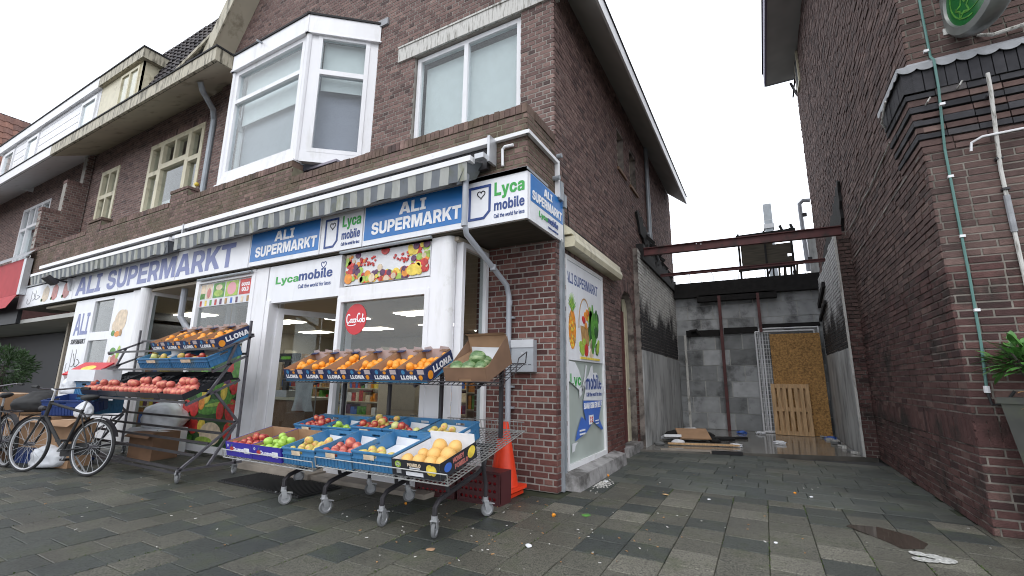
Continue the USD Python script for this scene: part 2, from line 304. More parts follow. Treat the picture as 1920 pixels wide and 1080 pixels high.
def ell(u, v, a, b=None, rot=0, n=20):
    t = np.arange(n)*2*np.pi/n
    return affinity.rotate(Polygon(np.c_[u+a*np.cos(t), v+(b or a)*np.sin(t)]), rot)
def line(pts, w): return LineString(pts).buffer(w/2, quad_segs=3)
def heart(u, v, s, w):
    t = np.linspace(.35, 2*np.pi-.1, 26); x = 16*np.sin(t)**3; y = 13*np.cos(t)-5*np.cos(2*t)-2*np.cos(3*t)-np.cos(4*t)
    return line(np.c_[u+x*s/32, v+y*s/32], w)
# ---- bricks
def bricks(t, part, poly, F, bmat, single=0, c=.07, L=.23, bond='cross', seed=1, mortar='mortar', thick=.22, proud=.002, j=.015, zmats=None, base_z=0., back=0.):
    """A wall: mortar body with real bricks standing proud of it. bmat: material or function(z) -> material."""
    R = np.random.default_rng(seed); O, U, V, N = F
    if part and mortar:
        mb = MB().poly(poly, F, -thick, -.0045); part = t.add(part, mb, M[mortar])
    a0, v0, a1, v1 = poly.bounds; items = []
    r = 0; z = base_z
    while z < v1-.02:
        zc = z+c/2
        if zc > v0:
            g = poly.intersection(LineString([(a0-1, zc), (a1+1, zc)]))
            head = bond == 'cross' and r % 2
            for seg in getattr(g, 'geoms', [g]):
                if seg.is_empty or seg.geom_type != 'LineString': continue
                s0, s1 = sorted((seg.coords[0][0], seg.coords[-1][0]))
                step = L/2 if head else L
                off = (r//2 % 2)*L/2 if not head else L/4
                if bond == 'run': off = (r % 2)*L/2+R.uniform(-.01, .01)
                k = math.floor((s0-off)/step); x = off+k*step
                while x < s1:
                    w = step
                    if bond == 'run' and R.random() < .16: w = L/2
                    p, q = max(x, s0), min(x+w, s1); x += w
                    if q-p > .03: items.append((p+(j/2 if p > s0 else 0), q-(j/2 if q < s1 else 0), max(z+j/2, v0), min(z+c-j/2, v1)))
        z += c; r += 1
    pts = []
    for i, (p, q, a, b) in enumerate(items):
        s = seen(O+U*(p+q)/2+V*(a+b)/2)
        if s and -20 < s[0] < 1940 and -20 < s[1] < 1100: pts.append((s[2], i))
    near = {i for _, i in sorted(pts)[:single]}
    stuff = {}
    for i, (p, q, a, b) in enumerate(items):
        tone = float(np.clip(R.normal(.5, .24), 0, 1)); n1 = R.uniform(-.001, proud); dz = R.uniform(-.0012, .0012)
        m = bmat((a+b)/2+R.normal(0, .07)) if callable(bmat) else bmat
        if i in near:
            bv = .004
            mb = MB(); pv = [O+U*x+V*(y+dz)+N*n for n, e in ((-.012, 0), (n1-.003, 0), (n1, bv)) for x, y in ((p+e, a+e), (q-e, a+e), (q-e, b-e), (p+e, b-e))]
            f = [(4*l+k, 4*l+(k+1) % 4, 4*l+4+(k+1) % 4, 4*l+4+k) for l in (0, 1) for k in range(4)]+[(8, 9, 10, 11)]
            f = np.array(f)
            if np.dot(np.cross(U, V), N) < 0: f = f[:, ::-1]
            mb.add(pv, f, tone); t.add('brick', mb, M[m], under=part, tone=True)
        else:
            pv = [O+U*x+V*(y+dz)+N*n for n in (-.012, n1) for x, y in ((p, a), (q, a), (q, b), (p, b))]
            f = np.array([(k, (k+1) % 4, 4+(k+1) % 4, 4+k) for k in range(4)]+[(4, 5, 6, 7)])
            if np.dot(np.cross(U, V), N) < 0: f = f[:, ::-1]
            stuff.setdefault(m, MB()).add(pv, f, tone)
    for m, mb in stuff.items(): t.add('brick_field', mb, M[m], under=part, tone=True, kind='stuff')
    return part
def soldier(t, part, F, u0, u1, v0, v1, bm, w=.075, n=(-.02, .004), single=True, seed=3):
    """A row of bricks on end, or of headers, each its own piece."""
    R = np.random.default_rng(seed); k = max(1, round(abs(u1-u0)/w)); w = (u1-u0)/k; stuff = MB(); any_ = False
    for i in range(k):
        e = R.uniform(-.003, .003)
        mb = MB() if single else stuff
        mb.fbox(F, (u0+i*w+.004, u0+(i+1)*w-.004), (v0+R.uniform(0, .004), v1+R.uniform(-.012, .004)), (n[0], n[1]+e), float(np.clip(R.normal(.5, .25), 0, 1)))
        if single: t.add('brick', mb, M[bm], under=part, tone=True)
        any_ = True
    if not single and any_: t.add('brick_field', stuff, M[bm], under=part, tone=True, kind='stuff')
# ================================================================ ground
g = S('ground', MB().box((-400, -400, -.4), (400, 400, -.045)), M['ground'], kind='structure', label='ground sheet reaching to the horizon')
pv = T('pavement', 'grey slab pavement with mossy joints in front of the shop and into the alley', None, kind='structure')
bed = pv.add('joint_bed', MB().box((-30, -9, -.2), (9, 4.2, -.014)), M['paving_bed'])
def slabmat(name, ramp, rough, pebble):
    return usdkit.material(stage, '/World/Looks/'+name, {
        't': ('geometry', {}), 'a': ('attribute', {'attribute': 'tone'}), 'r': ('rgb_ramp', {'ramp': ramp}),
        'n': ('noise_texture', {'scale': 1.3, 'detail': 6, 'roughness': .6}), 'n2': ('noise_texture', {'scale': 60, 'detail': 3}),
        'v': ('voronoi_texture', {'scale': 95}), 'vr': ('map_range', {'from_min': .0, 'from_max': .6, 'to_min': 1+pebble, 'to_max': 1-pebble}),
        'nr': ('map_range', {'from_min': .3, 'from_max': .7, 'to_min': .68, 'to_max': 1.22}), 'nm': ('math', {'math_type': 'multiply'}),
        'm': ('mix_color', {'blend_type': 'multiply', 'fac': 1., 'use_clamp': False}), 'cc': ('combine_color', {}),
        'mo': ('noise_texture', {'scale': 2.6, 'detail': 7, 'roughness': .7}), 'mr': ('map_range', {'from_min': .52, 'from_max': .72, 'to_min': 0, 'to_max': .75, 'clamp': True}),
        'mx': ('mix_color', {'b': (.048, .058, .026)}),
        'rr': ('map_range', {'from_min': .35, 'from_max': .65, 'to_min': rough-.16, 'to_max': rough+.12}),
        'b': ('bump', {'strength': .35, 'distance': .006}), 'p': ('principled_bsdf', {'specular_ior_level': .5})},
        [('t.position', 'n.vector'), ('t.position', 'n2.vector'), ('t.position', 'v.vector'), ('t.position', 'mo.vector'), ('a.fac', 'r.fac'), ('v.distance', 'vr.value'), ('n.fac', 'nr.value'),
         ('vr.result', 'nm.value1'), ('nr.result', 'nm.value2'), ('nm.value', 'cc.r'), ('nm.value', 'cc.g'), ('nm.value', 'cc.b'), ('r.color', 'm.a'), ('cc.color', 'm.b'),
         ('mo.fac', 'mr.value'), ('mr.result', 'mx.fac'), ('m.result', 'mx.a'), ('mx.result', 'p.base_color'), ('n.fac', 'rr.value'), ('rr.result', 'p.roughness'), ('v.distance', 'b.height'), ('b.normal', 'p.normal')], surface='p.BSDF')
M['slab'] = slabmat('paving_slab', [(0, (.048, .056, .053)), (.3, (.066, .073, .063)), (.32, (.100, .098, .078)), (.7, (.132, .127, .101)), (.9, (.170, .162, .130)), (1, (.215, .205, .168))], .60, .38)
M['slab_alley'] = slabmat('alley_slab', [(0, (.052, .063, .060)), (.6, (.092, .103, .092)), (1, (.135, .140, .120))], .52, .18)
R = np.random.default_rng(5); tiles = []
W = .325; D = .31
for i in range(-72, 24):                                  # columns of slabs running away from the street
    x0 = .105+i*W; off = R.uniform(0, D) if i > -6 else R.uniform(0, D)
    y = -7.9+off
    while y < .95:
        if x0 < 7.2 and not (y+D > -.05 and -1.2 < x0 < -.1): tiles.append((x0, y, W, min(D, .95-y), 'slab'))
        y += D
for j in range(0, 11):                                    # rows of slabs across the alley
    y0 = .95+j*.298; off = R.uniform(0, .3)
    x = .03-off
    while x < 3.72:
        a, b = max(x, .02), min(x+.41, 3.72)
        if b-a > .05: tiles.append((a, y0, b-a, .298, 'slab_alley'))
        x += .41
near = []
for k, (x, y, w, h, m) in enumerate(tiles):
    s = seen((x+w/2, y+h/2, 0))
    if s and -60 < s[0] < 1980 and s[1] < 1180: near.append((s[2], k))
near = {k for _, k in sorted(near)[:300]}
stuff = {}
for k, (x, y, w, h, m) in enumerate(tiles):
    dz, tx, ty = R.uniform(-.003, .003), R.uniform(-.004, .004), R.uniform(-.004, .004); gp = .0026; bv = .004
    tone = float(R.choice([.08, .2, .28, .5, .6, .68, .95], p=[.11, .08, .06, .27, .25, .15, .08])) if m == 'slab' else float(np.clip(R.normal(.5, .25), 0, 1))
    if m == 'slab' and x < -1.2: tone = float(np.clip(R.normal(.3, .12), 0, .9))
    v = [(X, Y, Z+dz+tx*(X-x-w/2)+ty*(Y-y-h/2)) for Z, e in ((-.03, 0), (-bv*.8, 0), (0, bv)) for X, Y in ((x+gp+e, y+gp+e), (x+w-gp-e, y+gp+e), (x+w-gp-e, y+h-gp-e), (x+gp+e, y+h-gp-e))]
    f = np.array([(4*l+q, 4*l+(q+1) % 4, 4*l+4+(q+1) % 4, 4*l+4+q) for l in (0, 1) for q in range(4)]+[(8, 9, 10, 11)])
    if k in near: pv.add('paving_slab', MB().add(v, f, tone), M[m], under=bed, tone=True)
    else: stuff.setdefault(m, MB()).add(v, f, tone)
for m, mb in stuff.items(): pv.add('paving_field', mb, M[m], under=bed, tone=True, kind='stuff')
# ================================================================ windows
def window(t, F, u0, u1, v0, v1, fm='upvc', fw=.06, mull=(), trans=(), n=(-.10, -.03), pane='glass', blind=None, under=None, cells=None, bw=None, blindmat='blind', part='window'):
    O = rect(u0, u1, v0, v1); us = [u0+fw/2, *mull, u1-fw/2]; vs = [v0+fw/2, *trans, v1-fw/2]; bw = bw or fw
    holes = cells
    if cells is None:
        holes = []
        for a, b in zip(us, us[1:]):
            for c, e in zip(vs, vs[1:]):
                holes.append((a+(fw if a == us[0] else bw)/2, b-(fw if b == us[-1] else bw)/2, c+(fw if c == vs[0] else bw)/2, e-(fw if e == vs[-1] else bw)/2))
    g = O
    for h in holes: g = g.difference(rect(*h))
    p = t.add(part, MB().poly(g, F, *n), M[fm], under=under)
    up_ = p if under is None else under
    for h in holes:
        m = (n[0]+n[1])/2
        t.add('pane', MB().fbox(F, (h[0]-.004, h[1]+.004), (h[2]-.004, h[3]+.004), (m-.004, m+.002)), M[pane], under=up_)
    if blind: t.add('blind', MB().fbox(F, (u0+fw, u1-fw), (blind[0], blind[1]), (n[0]-.09, n[0]-.08)), M[blindmat], under=up_)
    return p
# ================================================================ corner building with the shop
B = T('corner_building', 'brown brick corner building with white bay window above the supermarket', 'building')
gable = Polygon([(-1.15, 0), (0, 0), (0, 6.95), (-5.97, 12.44), (-8.5, 8.6), (-8.5, 3.4), (-1.15, 3.4)])
gable = gable.difference(rect(-6.9, -3.52, 4.5, 7.3)).difference(rect(-2.52, -.52, 4.2, 6.5))
def trim(poly, a, b): x0, y0, x1, y1 = poly.bounds; return poly.intersection(sbox(a, y0-1, b, y1+1))
fw_ = B.add('front_wall', MB().poly(trim(gable, -9, -.02), FR(0), -.22, -.0045), M['mortar'])
lo, hi = gable.intersection(sbox(-1.2, 0, 1, 3.4)), gable.intersection(sbox(-9, 3.4, 1, 13))
bricks(B, fw_, lo, FR(0), lambda z: 'brick_red' if z < 2.95 else 'brick', 170, mortar=None, seed=2)
bricks(B, fw_, hi, FR(0), 'brick', 110, mortar=None, seed=3, base_z=3.43)
arch = union_all([rect(2.87, 3.8, .12, 2.45), ell(3.335, 2.45, .465, .45, n=40)])
side = Polygon([(0, 0), (9.0, 0), (9.0, 6.95), (0, 6.95)]).difference(rect(.3, 1.85, .17, 2.86)).difference(arch).difference(rect(3.07, 3.56, 5.3, 6.13)).difference(rect(4.0, 4.58, 5.3, 6.13))
sw = B.add('side_wall', MB().poly(trim(side, .009, 9), SD(0), -.22, -.0045), M['mortar_dark'])
bricks(B, sw, side, SD(0), lambda z: 'brick_red' if z < 1.2 else 'brick', 300, mortar=None, seed=4, proud=.006)
# soldier arch over the doorway, window heads
ar = MB()
for k in range(19):
    a = math.pi*(k+.5)/19; c = (3.335+.56*math.cos(a), 2.45+.55*math.sin(a)); q = affinity.rotate(rect(c[0]-.1, c[0]+.1, c[1]-.035, c[1]+.035), math.degrees(a))
    B.add('brick', MB().poly(q, SD(0), -.01, .006, tone=random.random()), M['brick'], under=sw, tone=True)
# upper extension: parapet over the sign
par = Polygon([(-15.7, 3.42), (0, 3.42), (0, 4.28), (-4.25, 4.28), (-4.25, 4.58), (-7.5, 4.58), (-7.5, 4.86), (-8.15, 4.86), (-8.15, 4.58), (-11.35, 4.58), (-11.35, 4.84), (-12.1, 4.84), (-12.1, 4.58), (-15.7, 4.58)])
pp = B.add('parapet', MB().poly(trim(par, -16, -.02), FR(-.8), -.2, -.0045), M['mortar_moss'])
bricks(B, pp, par, FR(-.8), 'brick_par', 250, mortar=None, seed=6, base_z=3.44)
ps = Polygon([(-.8, 3.42), (0, 3.42), (0, 4.28), (-.8, 4.28)])
pq = B.add('parapet', MB().poly(trim(ps, -.791, -.002), SD(0), -.2, -.0045), M['mortar_moss'])
bricks(B, pq, ps, SD(0), 'brick_par', 60, mortar=None, seed=8, base_z=3.44)
soldier(B, pp, FR(-.8), -4.25, 0, 4.285, 4.40, 'brick_par', n=(-.2, .008))
soldier(B, pq, SD(0), -.59, 0, 4.285, 4.40, 'brick_par', n=(-.2, .008))
soldier(B, pp, FR(-.8), -7.5, -4.27, 4.585, 4.70, 'brick_par', n=(-.2, .008))
soldier(B, pp, FR(-.8), -11.3, -8.17, 4.585, 4.70, 'brick_par', n=(-.2, .008))
soldier(B, pp, FR(-.8), -15.7, -12.12, 4.585, 4.70, 'brick_par', n=(-.2, .008))
for a, b in ((-8.15, -7.5), (-12.1, -11.35)):
    bricks(B, pp, Polygon([(-.8, 4.6), (-.6, 4.6), (-.6, 4.86), (-.8, 4.86)]), SD(b), 'brick_par', 0, mortar=None, base_z=4.6)
    soldier(B, pp, FR(-.8), a-.02, b+.02, 4.865, 4.93, 'brick_par', n=(-.21, .012))
B.add('balcony_floor', MB().box((-15.6, -.6, 4.0), (-.2, -.001, 4.06)), M['dark'])
B.add('canopy_soffit', MB().box((-15.65, -.79, 2.965), (-.012, -.004, 3.41)), M['oldwood'])
B.add('lead_flashing', MB().box((-15.7, -.86, 3.54), (.03, -.812, 3.575)).box((-.8, -.86, 3.54), (.035, -.3, 3.572)), M['lead'])
# bay window
bay = B.add('bay_window', MB().fbox(FR(-.75), (-6.5, -4.3), (4.72, 4.86), (-.1, .02)).fbox(FR(-.75), (-6.56, -4.26), (4.70, 4.73), (-.1, .05)), M['upvc'])
c_ = math.hypot(.9, .75); cr = (A3(-4.3, -.75, 0), A3(.9, .75, 0)/c_, A3(0, 0, 1), A3(.75, -.9, 0)/c_); cl = (A3(-7.4, 0, 0), A3(.9, -.75, 0)/c_, A3(0, 0, 1), A3(-.75, -.9, 0)/c_)
for F, L, nm in ((FR(-.75, -6.5), 2.2, 0), (cr, c_, 1), (cl, c_, 2)):
    B.add('bay_cornice', MB().fbox(F, (-.03, L+.03), (7.12, 7.46), (-.12, .05)).fbox(F, (-.05, L+.05), (7.1, 7.125), (-.1, .065)), M['upvc'], under=bay)
    B.add('roof_edge', MB().fbox(F, (-.05, L+.05), (7.462, 7.50), (-.3, .07)), M['dark'], under=bay)
    if nm == 0:
        window(B, F, .04, L-.04, 4.86, 7.12, fw=.11, trans=(6.42,), bw=.08, n=(-.1, .0), under=bay, blind=(6.0, 7.1), part='bay_frame')
    else:
        B.add('bay_panel', MB().fbox(F, (0, L), (4.72, 4.90), (-.1, .012)).fbox(F, (0, .17), (4.9, 7.1), (-.09, .0)).fbox(F, (L-.14, L), (4.9, 7.1), (-.09, .0)), M['upvc'], under=bay)
        window(B, F, .17, L-.14, 4.9, 7.12, fw=.07, trans=(6.40,), bw=.09, n=(-.08, .015), under=bay, blind=(6.15, 7.1), part='bay_frame')
for x in (-4.3, -6.5): B.add('bay_post', MB().cyl((x, -.73, 4.72), (x, -.73, 7.1), .055, 8), M['upvc'], under=bay)
B.add('bay_inside', MB().box((-7.2, .6, 4.4), (-3.6, .62, 7.6)).box((-7.2, -.1, 7.3), (-3.6, .6, 7.34)).box((-7.2, -.5, 4.66), (-3.6, .6, 4.7)).box((-7.0, .0, 4.7), (-6.98, .6, 7.3)).box((-3.5, .0, 4.7), (-3.48, .6, 7.3)), M['room'], under=bay)
B.add('curtain', MB().box((-6.40, -.48, 4.8), (-4.45, -.47, 6.6)), flat('pale_sky_reflection', (.40, .41, .45), .9), under=bay)  # added panel, its pale colour stands in for sky reflected in the front panes
B.add('curtain', MB().fbox(cr, (.17, c_-.14), (4.9, 6.5), (-.30, -.29)), flat('lavender_sky_reflection', (.30, .30, .37), .9), under=bay)  # added panel, lavender colour imitates the sky mirrored in the right pane
B.add('bay_roof', MB().poly(Polygon([(-7.4, 0), (-6.5, -.75), (-4.3, -.75), (-3.4, 0)]), GR, 7.44, 7.48), M['dark'], under=bay)
B.add('lead_flashing', MB().box((-3.5, -.04, 7.42), (-3.18, .0, 7.55)), M['lead'], under=bay)
B.add('overflow_pipe', MB().cyl((-5.62, -.9, 7.40), (-5.62, -.6, 7.44), .02, 8), M['zinc'], under=bay)
# window beside the bay
window(B, FR(0), -2.5, -.54, 4.2, 6.49, fw=.075, mull=(-1.52,), n=(-.14, -.06), blind=(4.2, 6.38), part='window')
B.add('lintel', MB().box((-2.87, -.035, 6.51), (.05, .1, 6.77)).box((-2.87, -.05, 6.77), (.05, .1, 6.80)), M['concrete'])
# roof, verge, eaves
rk = lambda x: 8.81+1.513*(x+8.37)
def slab(pts, th): return MB().poly(Polygon(pts), FR(0), -9.6, .42) if th is None else None
nrm = A3(-1.513, 0, 1)/math.hypot(1.513, 1)
def rake(x0, x1, y0, y1, h0, h1):
    mb = MB(); P0, P1 = A3(x0, 0, rk(x0)), A3(x1, 0, rk(x1))
    v = [P+nrm*h+A3(0, y, 0) for P in (P0, P1) for h in (h0, h1) for y in (y0, y1)]
    return mb.add(v, [(0,1,3,2),(4,6,7,5),(0,4,5,1),(2,3,7,6),(0,2,6,4),(1,5,7,3)])
B.add('verge_board', rake(-8.95, -5.97, -.46, -.42, -.20, .14), M['gutter'])
B.add('verge_soffit', rake(-8.95, -5.97, -.419, .0, -.19, -.16), M['soffit'])
B.add('roof', rake(-8.95, -5.97, -.415, 9.1, .05, .135).add([(-5.97, -.4, 12.5), (.48, -.4, 6.62), (.48, 8.85, 6.62), (-5.97, 8.85, 12.5), (-5.97, -.4, 12.6), (.48, -.4, 6.77), (.48, 8.85, 6.77), (-5.97, 8.85, 12.6)], [(0,1,2,3),(4,7,6,5),(0,4,5,1),(1,5,6,2),(2,6,7,3),(3,7,4,0)]), M['dark'])
ev = B.add('eaves_soffit', MB().add([(.50, -.4, 6.53), (.50, 8.8, 6.53), (-.004, 8.8, 6.95), (-.004, -.4, 6.95), (.50, -.4, 6.57), (.50, 8.8, 6.57), (-.004, 8.8, 6.99), (-.004, -.4, 6.99)], [(0,3,2,1),(4,5,6,7),(0,1,5,4),(1,2,6,5),(2,3,7,6),(3,0,4,7)]), M['soffit_grey'])
B.add('fascia', MB().box((.502, -.42, 6.52), (.535, 8.82, 6.74)), M['white'])
B.add('roof_edge', MB().box((.482, -.42, 6.745), (.55, 8.84, 6.775)), M['dark'])
B.add('gable_board', MB().poly(Polygon([(0, 6.96), (.5, 6.56), (.5, 6.72), (0, 7.2)]), FR(8.84), -.001, .03), M['soffit'])
for a, b in ((3.07, 3.56), (4.0, 4.58)):
    window(B, SD(0), a, b, 5.3, 6.13, 'cream', fw=.06, trans=(5.75,), n=(-.19, -.13), part='side_window')
    B.add('window_sill', MB().box((-.1, a-.05, 5.24), (.04, b+.05, 5.30)), M['card_dk'])
B.add('back_room', MB().box((-.8, 2.9, 5.0), (-.82, 4.8, 6.4)).box((-1.6, .6, 4.2), (-.4, .62, 6.7)), M['room'])
B.add('back_wall', MB().box((-8.5, 8.78, 0), (-.22, 8.98, 6.9)), M['mortar_dark'])
# arched side door
dr = B.add('side_door', MB().fbox(SD(0), (2.9, 3.60), (.16, 2.55), (-.19, -.14)), M['door_red'])
B.add('door_panel', MB().fbox(SD(0), (3.60, 3.78), (.16, 2.8), (-.17, -.12)), M['cream'], under=dr, label='cream half of the arched side door')
B.add('fanlight', MB().poly(ell(3.335, 2.45, .46, .44, n=30).intersection(rect(2.8, 3.9, 2.56, 3)), SD(0), -.21, -.19), M['dark'], under=dr)
B.add('handle', MB().sph((-.09, 3.64, 1.1), .03, 1), M['alu'], under=dr)
B.add('door_step', MB().box((-.2, 2.82, .0), (.07, 3.86, .15)), M['stone'])
# side display window
sp = B.add('display_window', MB().poly(rect(.3, 1.85, .17, 2.86).difference(rect(.35, 1.79, .25, 2.8)), SD(0), -.12, .012), M['white'])
B.add('backing_panel', MB().fbox(SD(0), (.35, 1.79), (.25, 2.8), (-.06, -.02)), mat('greygreen_film', (.40, .45, .42), .3, .10, 2), under=sp)
po = B.add('fruit_poster', MB().fbox(SD(0), (.35, 1.79), (1.5, 2.8), (-.018, .001)), M['signwhite'], under=None)
def prints(t, part, F, L, n0, first=0):
    """flat printed shapes, grouped by ink: each ink is one part"""
    by = {}
    for i, (g, m) in enumerate(L): by.setdefault(m, []).append((g, n0+.0008+.0006*(i % 9)+.0004*(i//9)))
    for m, gs in by.items():
        if len(gs) < 9:
            for g, n1 in gs:
                mb = MB().poly(g, F, n0, n1)
                if mb.n: t.add('print', mb, M[m], under=part)
        else:
            mb = MB()
            for g, n1 in gs: mb.poly(g, F, n0, n1)
            t.add('print', mb, M[m], under=part, kind='stuff')
Rp = np.random.default_rng(11)
L = [(txt('ALI SUPERMARKT', .33, 1.60, 2.50, 2.65, w=700).intersection(rect(.36, 1.79, 2.4, 2.8)), 'ink_navy')]
pine = [(ell(.52, 1.90, .13, .26), 'p_orange')]
for k in range(34):
    a, b = Rp.uniform(-.1, .1), Rp.uniform(-.22, .22)
    if (a/.12)**2+(b/.25)**2 < 1: pine.append((affinity.rotate(rect(.52+a-.018, .52+a+.018, 1.9+b-.018, 1.9+b+.018), 45), 'p_yellow' if k % 2 else 'p_brown'))
for k in range(11):
    a = math.radians(90+(k-5)*13); l = .19-.008*abs(k-5); c = (.52, 2.15)
    pine.append((Polygon([(c[0]-.02*math.sin(a), c[1]+.02*math.cos(a)), (c[0]+l*math.cos(a), c[1]+l*1.25*math.sin(a)), (c[0]+.02*math.sin(a), c[1]-.02*math.cos(a))]), 'p_green' if k % 2 else 'p_lime'))
L += [(g.intersection(rect(.36, 1.79, 1.5, 2.8)), m) for g, m in pine]
bas = [(line([(1.0+.24*math.cos(a), 1.95+.42*math.sin(a)) for a in np.linspace(0, math.pi, 16)], .022), 'p_brown'), (Polygon([(.82, 1.98), (1.2, 1.98), (1.14, 1.72), (.88, 1.72)]), 'p_brown')]
for k in range(30): bas.append((ell(Rp.uniform(1.15, 1.55), Rp.uniform(1.68, 2.2), Rp.uniform(.04, .09), Rp.uniform(.08, .16), Rp.uniform(-30, 30), 10), Rp.choice(['p_green', 'p_lime', 'p_dkgreen'])))
for k in range(9): bas.append((ell(Rp.uniform(.92, 1.15), Rp.uniform(1.98, 2.2), .045, n=12), Rp.choice(['p_red', 'p_red', 'p_orange'])))
for k in range(8): bas.append((ell(Rp.uniform(.8, .98), Rp.uniform(1.6, 1.78), .06, .05, n=9), 'p_lime'))
bas += [(ell(1.03, 1.66, .08, .09), 'p_red'), (ell(1.24, 1.62, .075, .07), 'p_cream'), (ell(1.24, 1.74, .03, .09), 'p_cream'), (rect(.8, 1.6, 1.53, 1.56), 'p_yellow')]
L += bas
prints(B, po, SD(0), L, .0015)
sb_ = B.add('shutter_box', MB().poly(Polygon([(0, 2.93), (.15, 2.93), (.17, 3.00), (.15, 3.07), (0, 3.07)]), (A3(0, .24, 0), A3(1, 0, 0), A3(0, 0, 1), A3(0, 1, 0)), 0, 2.24), M['cream'])
B.add('cover_strip', MB().poly(Polygon([(0, 3.09), (.13, 3.09), (.12, 3.16), (0, 3.26)]), (A3(0, .24, 0), A3(1, 0, 0), A3(0, 0, 1), A3(0, 1, 0)), -.03, 2.27), M['cream'], under=sb_)
# torn advert below it
def tp_(*pts): return Polygon([(.31+(x-50)*.00422, 1.5-(y-(60+(x-50)*.11))/(980-(x-50)*.52)*1.28) for x, y in pts])
white = [tp_((55, 225), (70, 72), (118, 85), (150, 160), (168, 235), (160, 330), (190, 300), (185, 345), (152, 420), (150, 345), (108, 300), (56, 252)), tp_((168, 400), (172, 350), (200, 220), (216, 105), (224, 120), (205, 280), (186, 350)),
         tp_((186, 445), (208, 335), (196, 275), (240, 205), (262, 130), (280, 112), (286, 185), (318, 182), (332, 200), (345, 250), (402, 322), (404, 355), (380, 372), (378, 440)), tp_((85, 830), (130, 815), (112, 850), (104, 895), (84, 905))]
blue = [tp_((186, 440), (378, 440), (352, 520), (334, 600), (378, 690), (366, 705), (276, 632), (236, 690), (205, 735), (110, 808), (128, 720), (166, 588), (205, 625), (186, 520))]
torn = union_all(white)
ta = B.add('torn_advert', MB().poly(white[2], SD(0), .0, .002), M['paper'])
for q in (white[0], white[1], white[3]): B.add('advert_scrap', MB().poly(q, SD(0), .0, .002), M['paper'], under=ta)
B.add('advert_scrap', MB().poly(blue[0], SD(0), .0, .002), M['ink_sky'], under=ta)
torn = union_all(white+blue)
L = [(txt('Lyc', .42, .80, 1.14, 1.33, w=800), 'ink_green'), (txt('mobile', .98, 1.66, 1.12, 1.33, w=800), 'ink_navy'), (txt('Call the world for less', 1.0, 1.66, 1.03, 1.085, w=600, px=40), 'ink_navy'),
     (txt('BAAR SIM EN BELT', .90, 1.66, .87, .95, w=800, px=40), 'ink_white'), (rect(1.08, 1.27, .66, .78), 'ink_white'), (txt('C S', 1.12, 1.24, .68, .76, px=40), 'ink_red')]
L += [(rect(.72, .92, .62-k*.045, .60-k*.045), 'ink_white') for k in range(4)]+[(rect(1.35, 1.5, .70-k*.04, .685-k*.04), 'ink_white') for k in range(2)]
prints(B, ta, SD(0), [(g.intersection(torn.buffer(-.004)), m) for g, m in L], .0025)
B.add('display_sill', MB().add([(-.05, .18, 0), (.20, .18, 0), (.20, 2.22, 0), (-.05, 2.22, 0), (-.05, .18, .20), (.18, .18, .16), (.18, 2.22, .16), (-.05, 2.22, .20)], [(0,3,2,1),(4,5,6,7),(0,1,5,4),(1,2,6,5),(2,3,7,6),(3,0,4,7)]), M['stone'])
# corner profile, conduits, pipes on the building
B.add('corner_profile', MB().box((-.01, .10, 0), (.035, .14, 3.0)).box((-.01, .19, 0), (.03, .22, 3.75)).box((-.005, .14, 0), (.012, .19, 3.0)), M['zinc'])
B.add('conduit', MB().bar((-.40, -.835, 4.0), (.03, -.835, 4.0), .045).bar((.03, -.855, 4.0), (.03, -.02, 4.0), .045).bar((.03, .0, 4.02), (.03, .0, 3.52), .05), M['white'])
B.add('conduit', MB().tube([(-.3, -.83, 3.66), (-.3, -.84, 3.86), (-.27, -.84, 3.89), (-.16, -.83, 3.89)], .018, 8), M['white'], label='short bent white conduit stub')
B.add('junction_box', MB().box((0, .02, 3.5), (.07, .11, 3.75)).box((0, .16, 3.45), (.06, .24, 3.62)), M['zinc'])
B.add('cable', MB().tube([(.02, .2, 3.55), (.03, .33, 3.5), (.03, .37, 3.35), (.02, .4, 3.25), (.02, 1.0, 3.27), (.02, 2.5, 3.22)], .009, 6), M['dark'])
for a, b in (((-.02, -.06, 3.76), (.09, -.06, 3.76)), ((0, .06, 4.12), (.07, .06, 4.12))): B.add('wall_light', MB().cyl(a, b, .03, 10), M['zinc'])
B.add('downpipe', MB().tube([(0.05, 5.55, 7.0), (.05, 5.55, 4.55)], .05, 10).tube([(.05, 5.55, 4.58), (.06, 5.6, 4.45), (.12, 5.7, 4.3)], .05, 10), M['zinc'])
# ---- next house to the left
H = T('terrace_house', 'terraced brick house with stained cream gutter and beige dormer left of the bay window', 'house')
hp = Polygon([(-15.85, 3.4), (-8.46, 3.4), (-8.46, 8.05), (-15.85, 8.05)]).difference(rect(-11.85, -9.2, 4.6, 7.3)).difference(rect(-14.8, -13.65, 4.6, 7.2))
hw = bricks(H, 'front_wall', hp, FR(.1), 'brick', 120, seed=12, base_z=3.4)
for a, b in ((-11.9, -9.15), (-14.85, -13.6)): soldier(H, hw, FR(.1), a, b, 7.3 if b > -10 else 7.2, 7.5 if b > -10 else 7.4, 'brick', n=(-.02, .006))
window(H, FR(.1), -11.85, -9.2, 4.6, 7.3, 'cream', fw=.13, mull=(-11.2, -10.52, -9.85), n=(-.14, .02), cells=[(-11.72, -11.28, 6.5, 7.17), (-11.72, -11.28, 4.7, 6.38), (-11.12, -10.56, 6.62, 7.17), (-10.48, -9.94, 6.62, 7.17), (-11.12, -9.94, 4.7, 6.48), (-9.78, -9.33, 6.5, 7.17), (-9.78, -9.33, 4.7, 6.38)], blind=(4.7, 5.7))
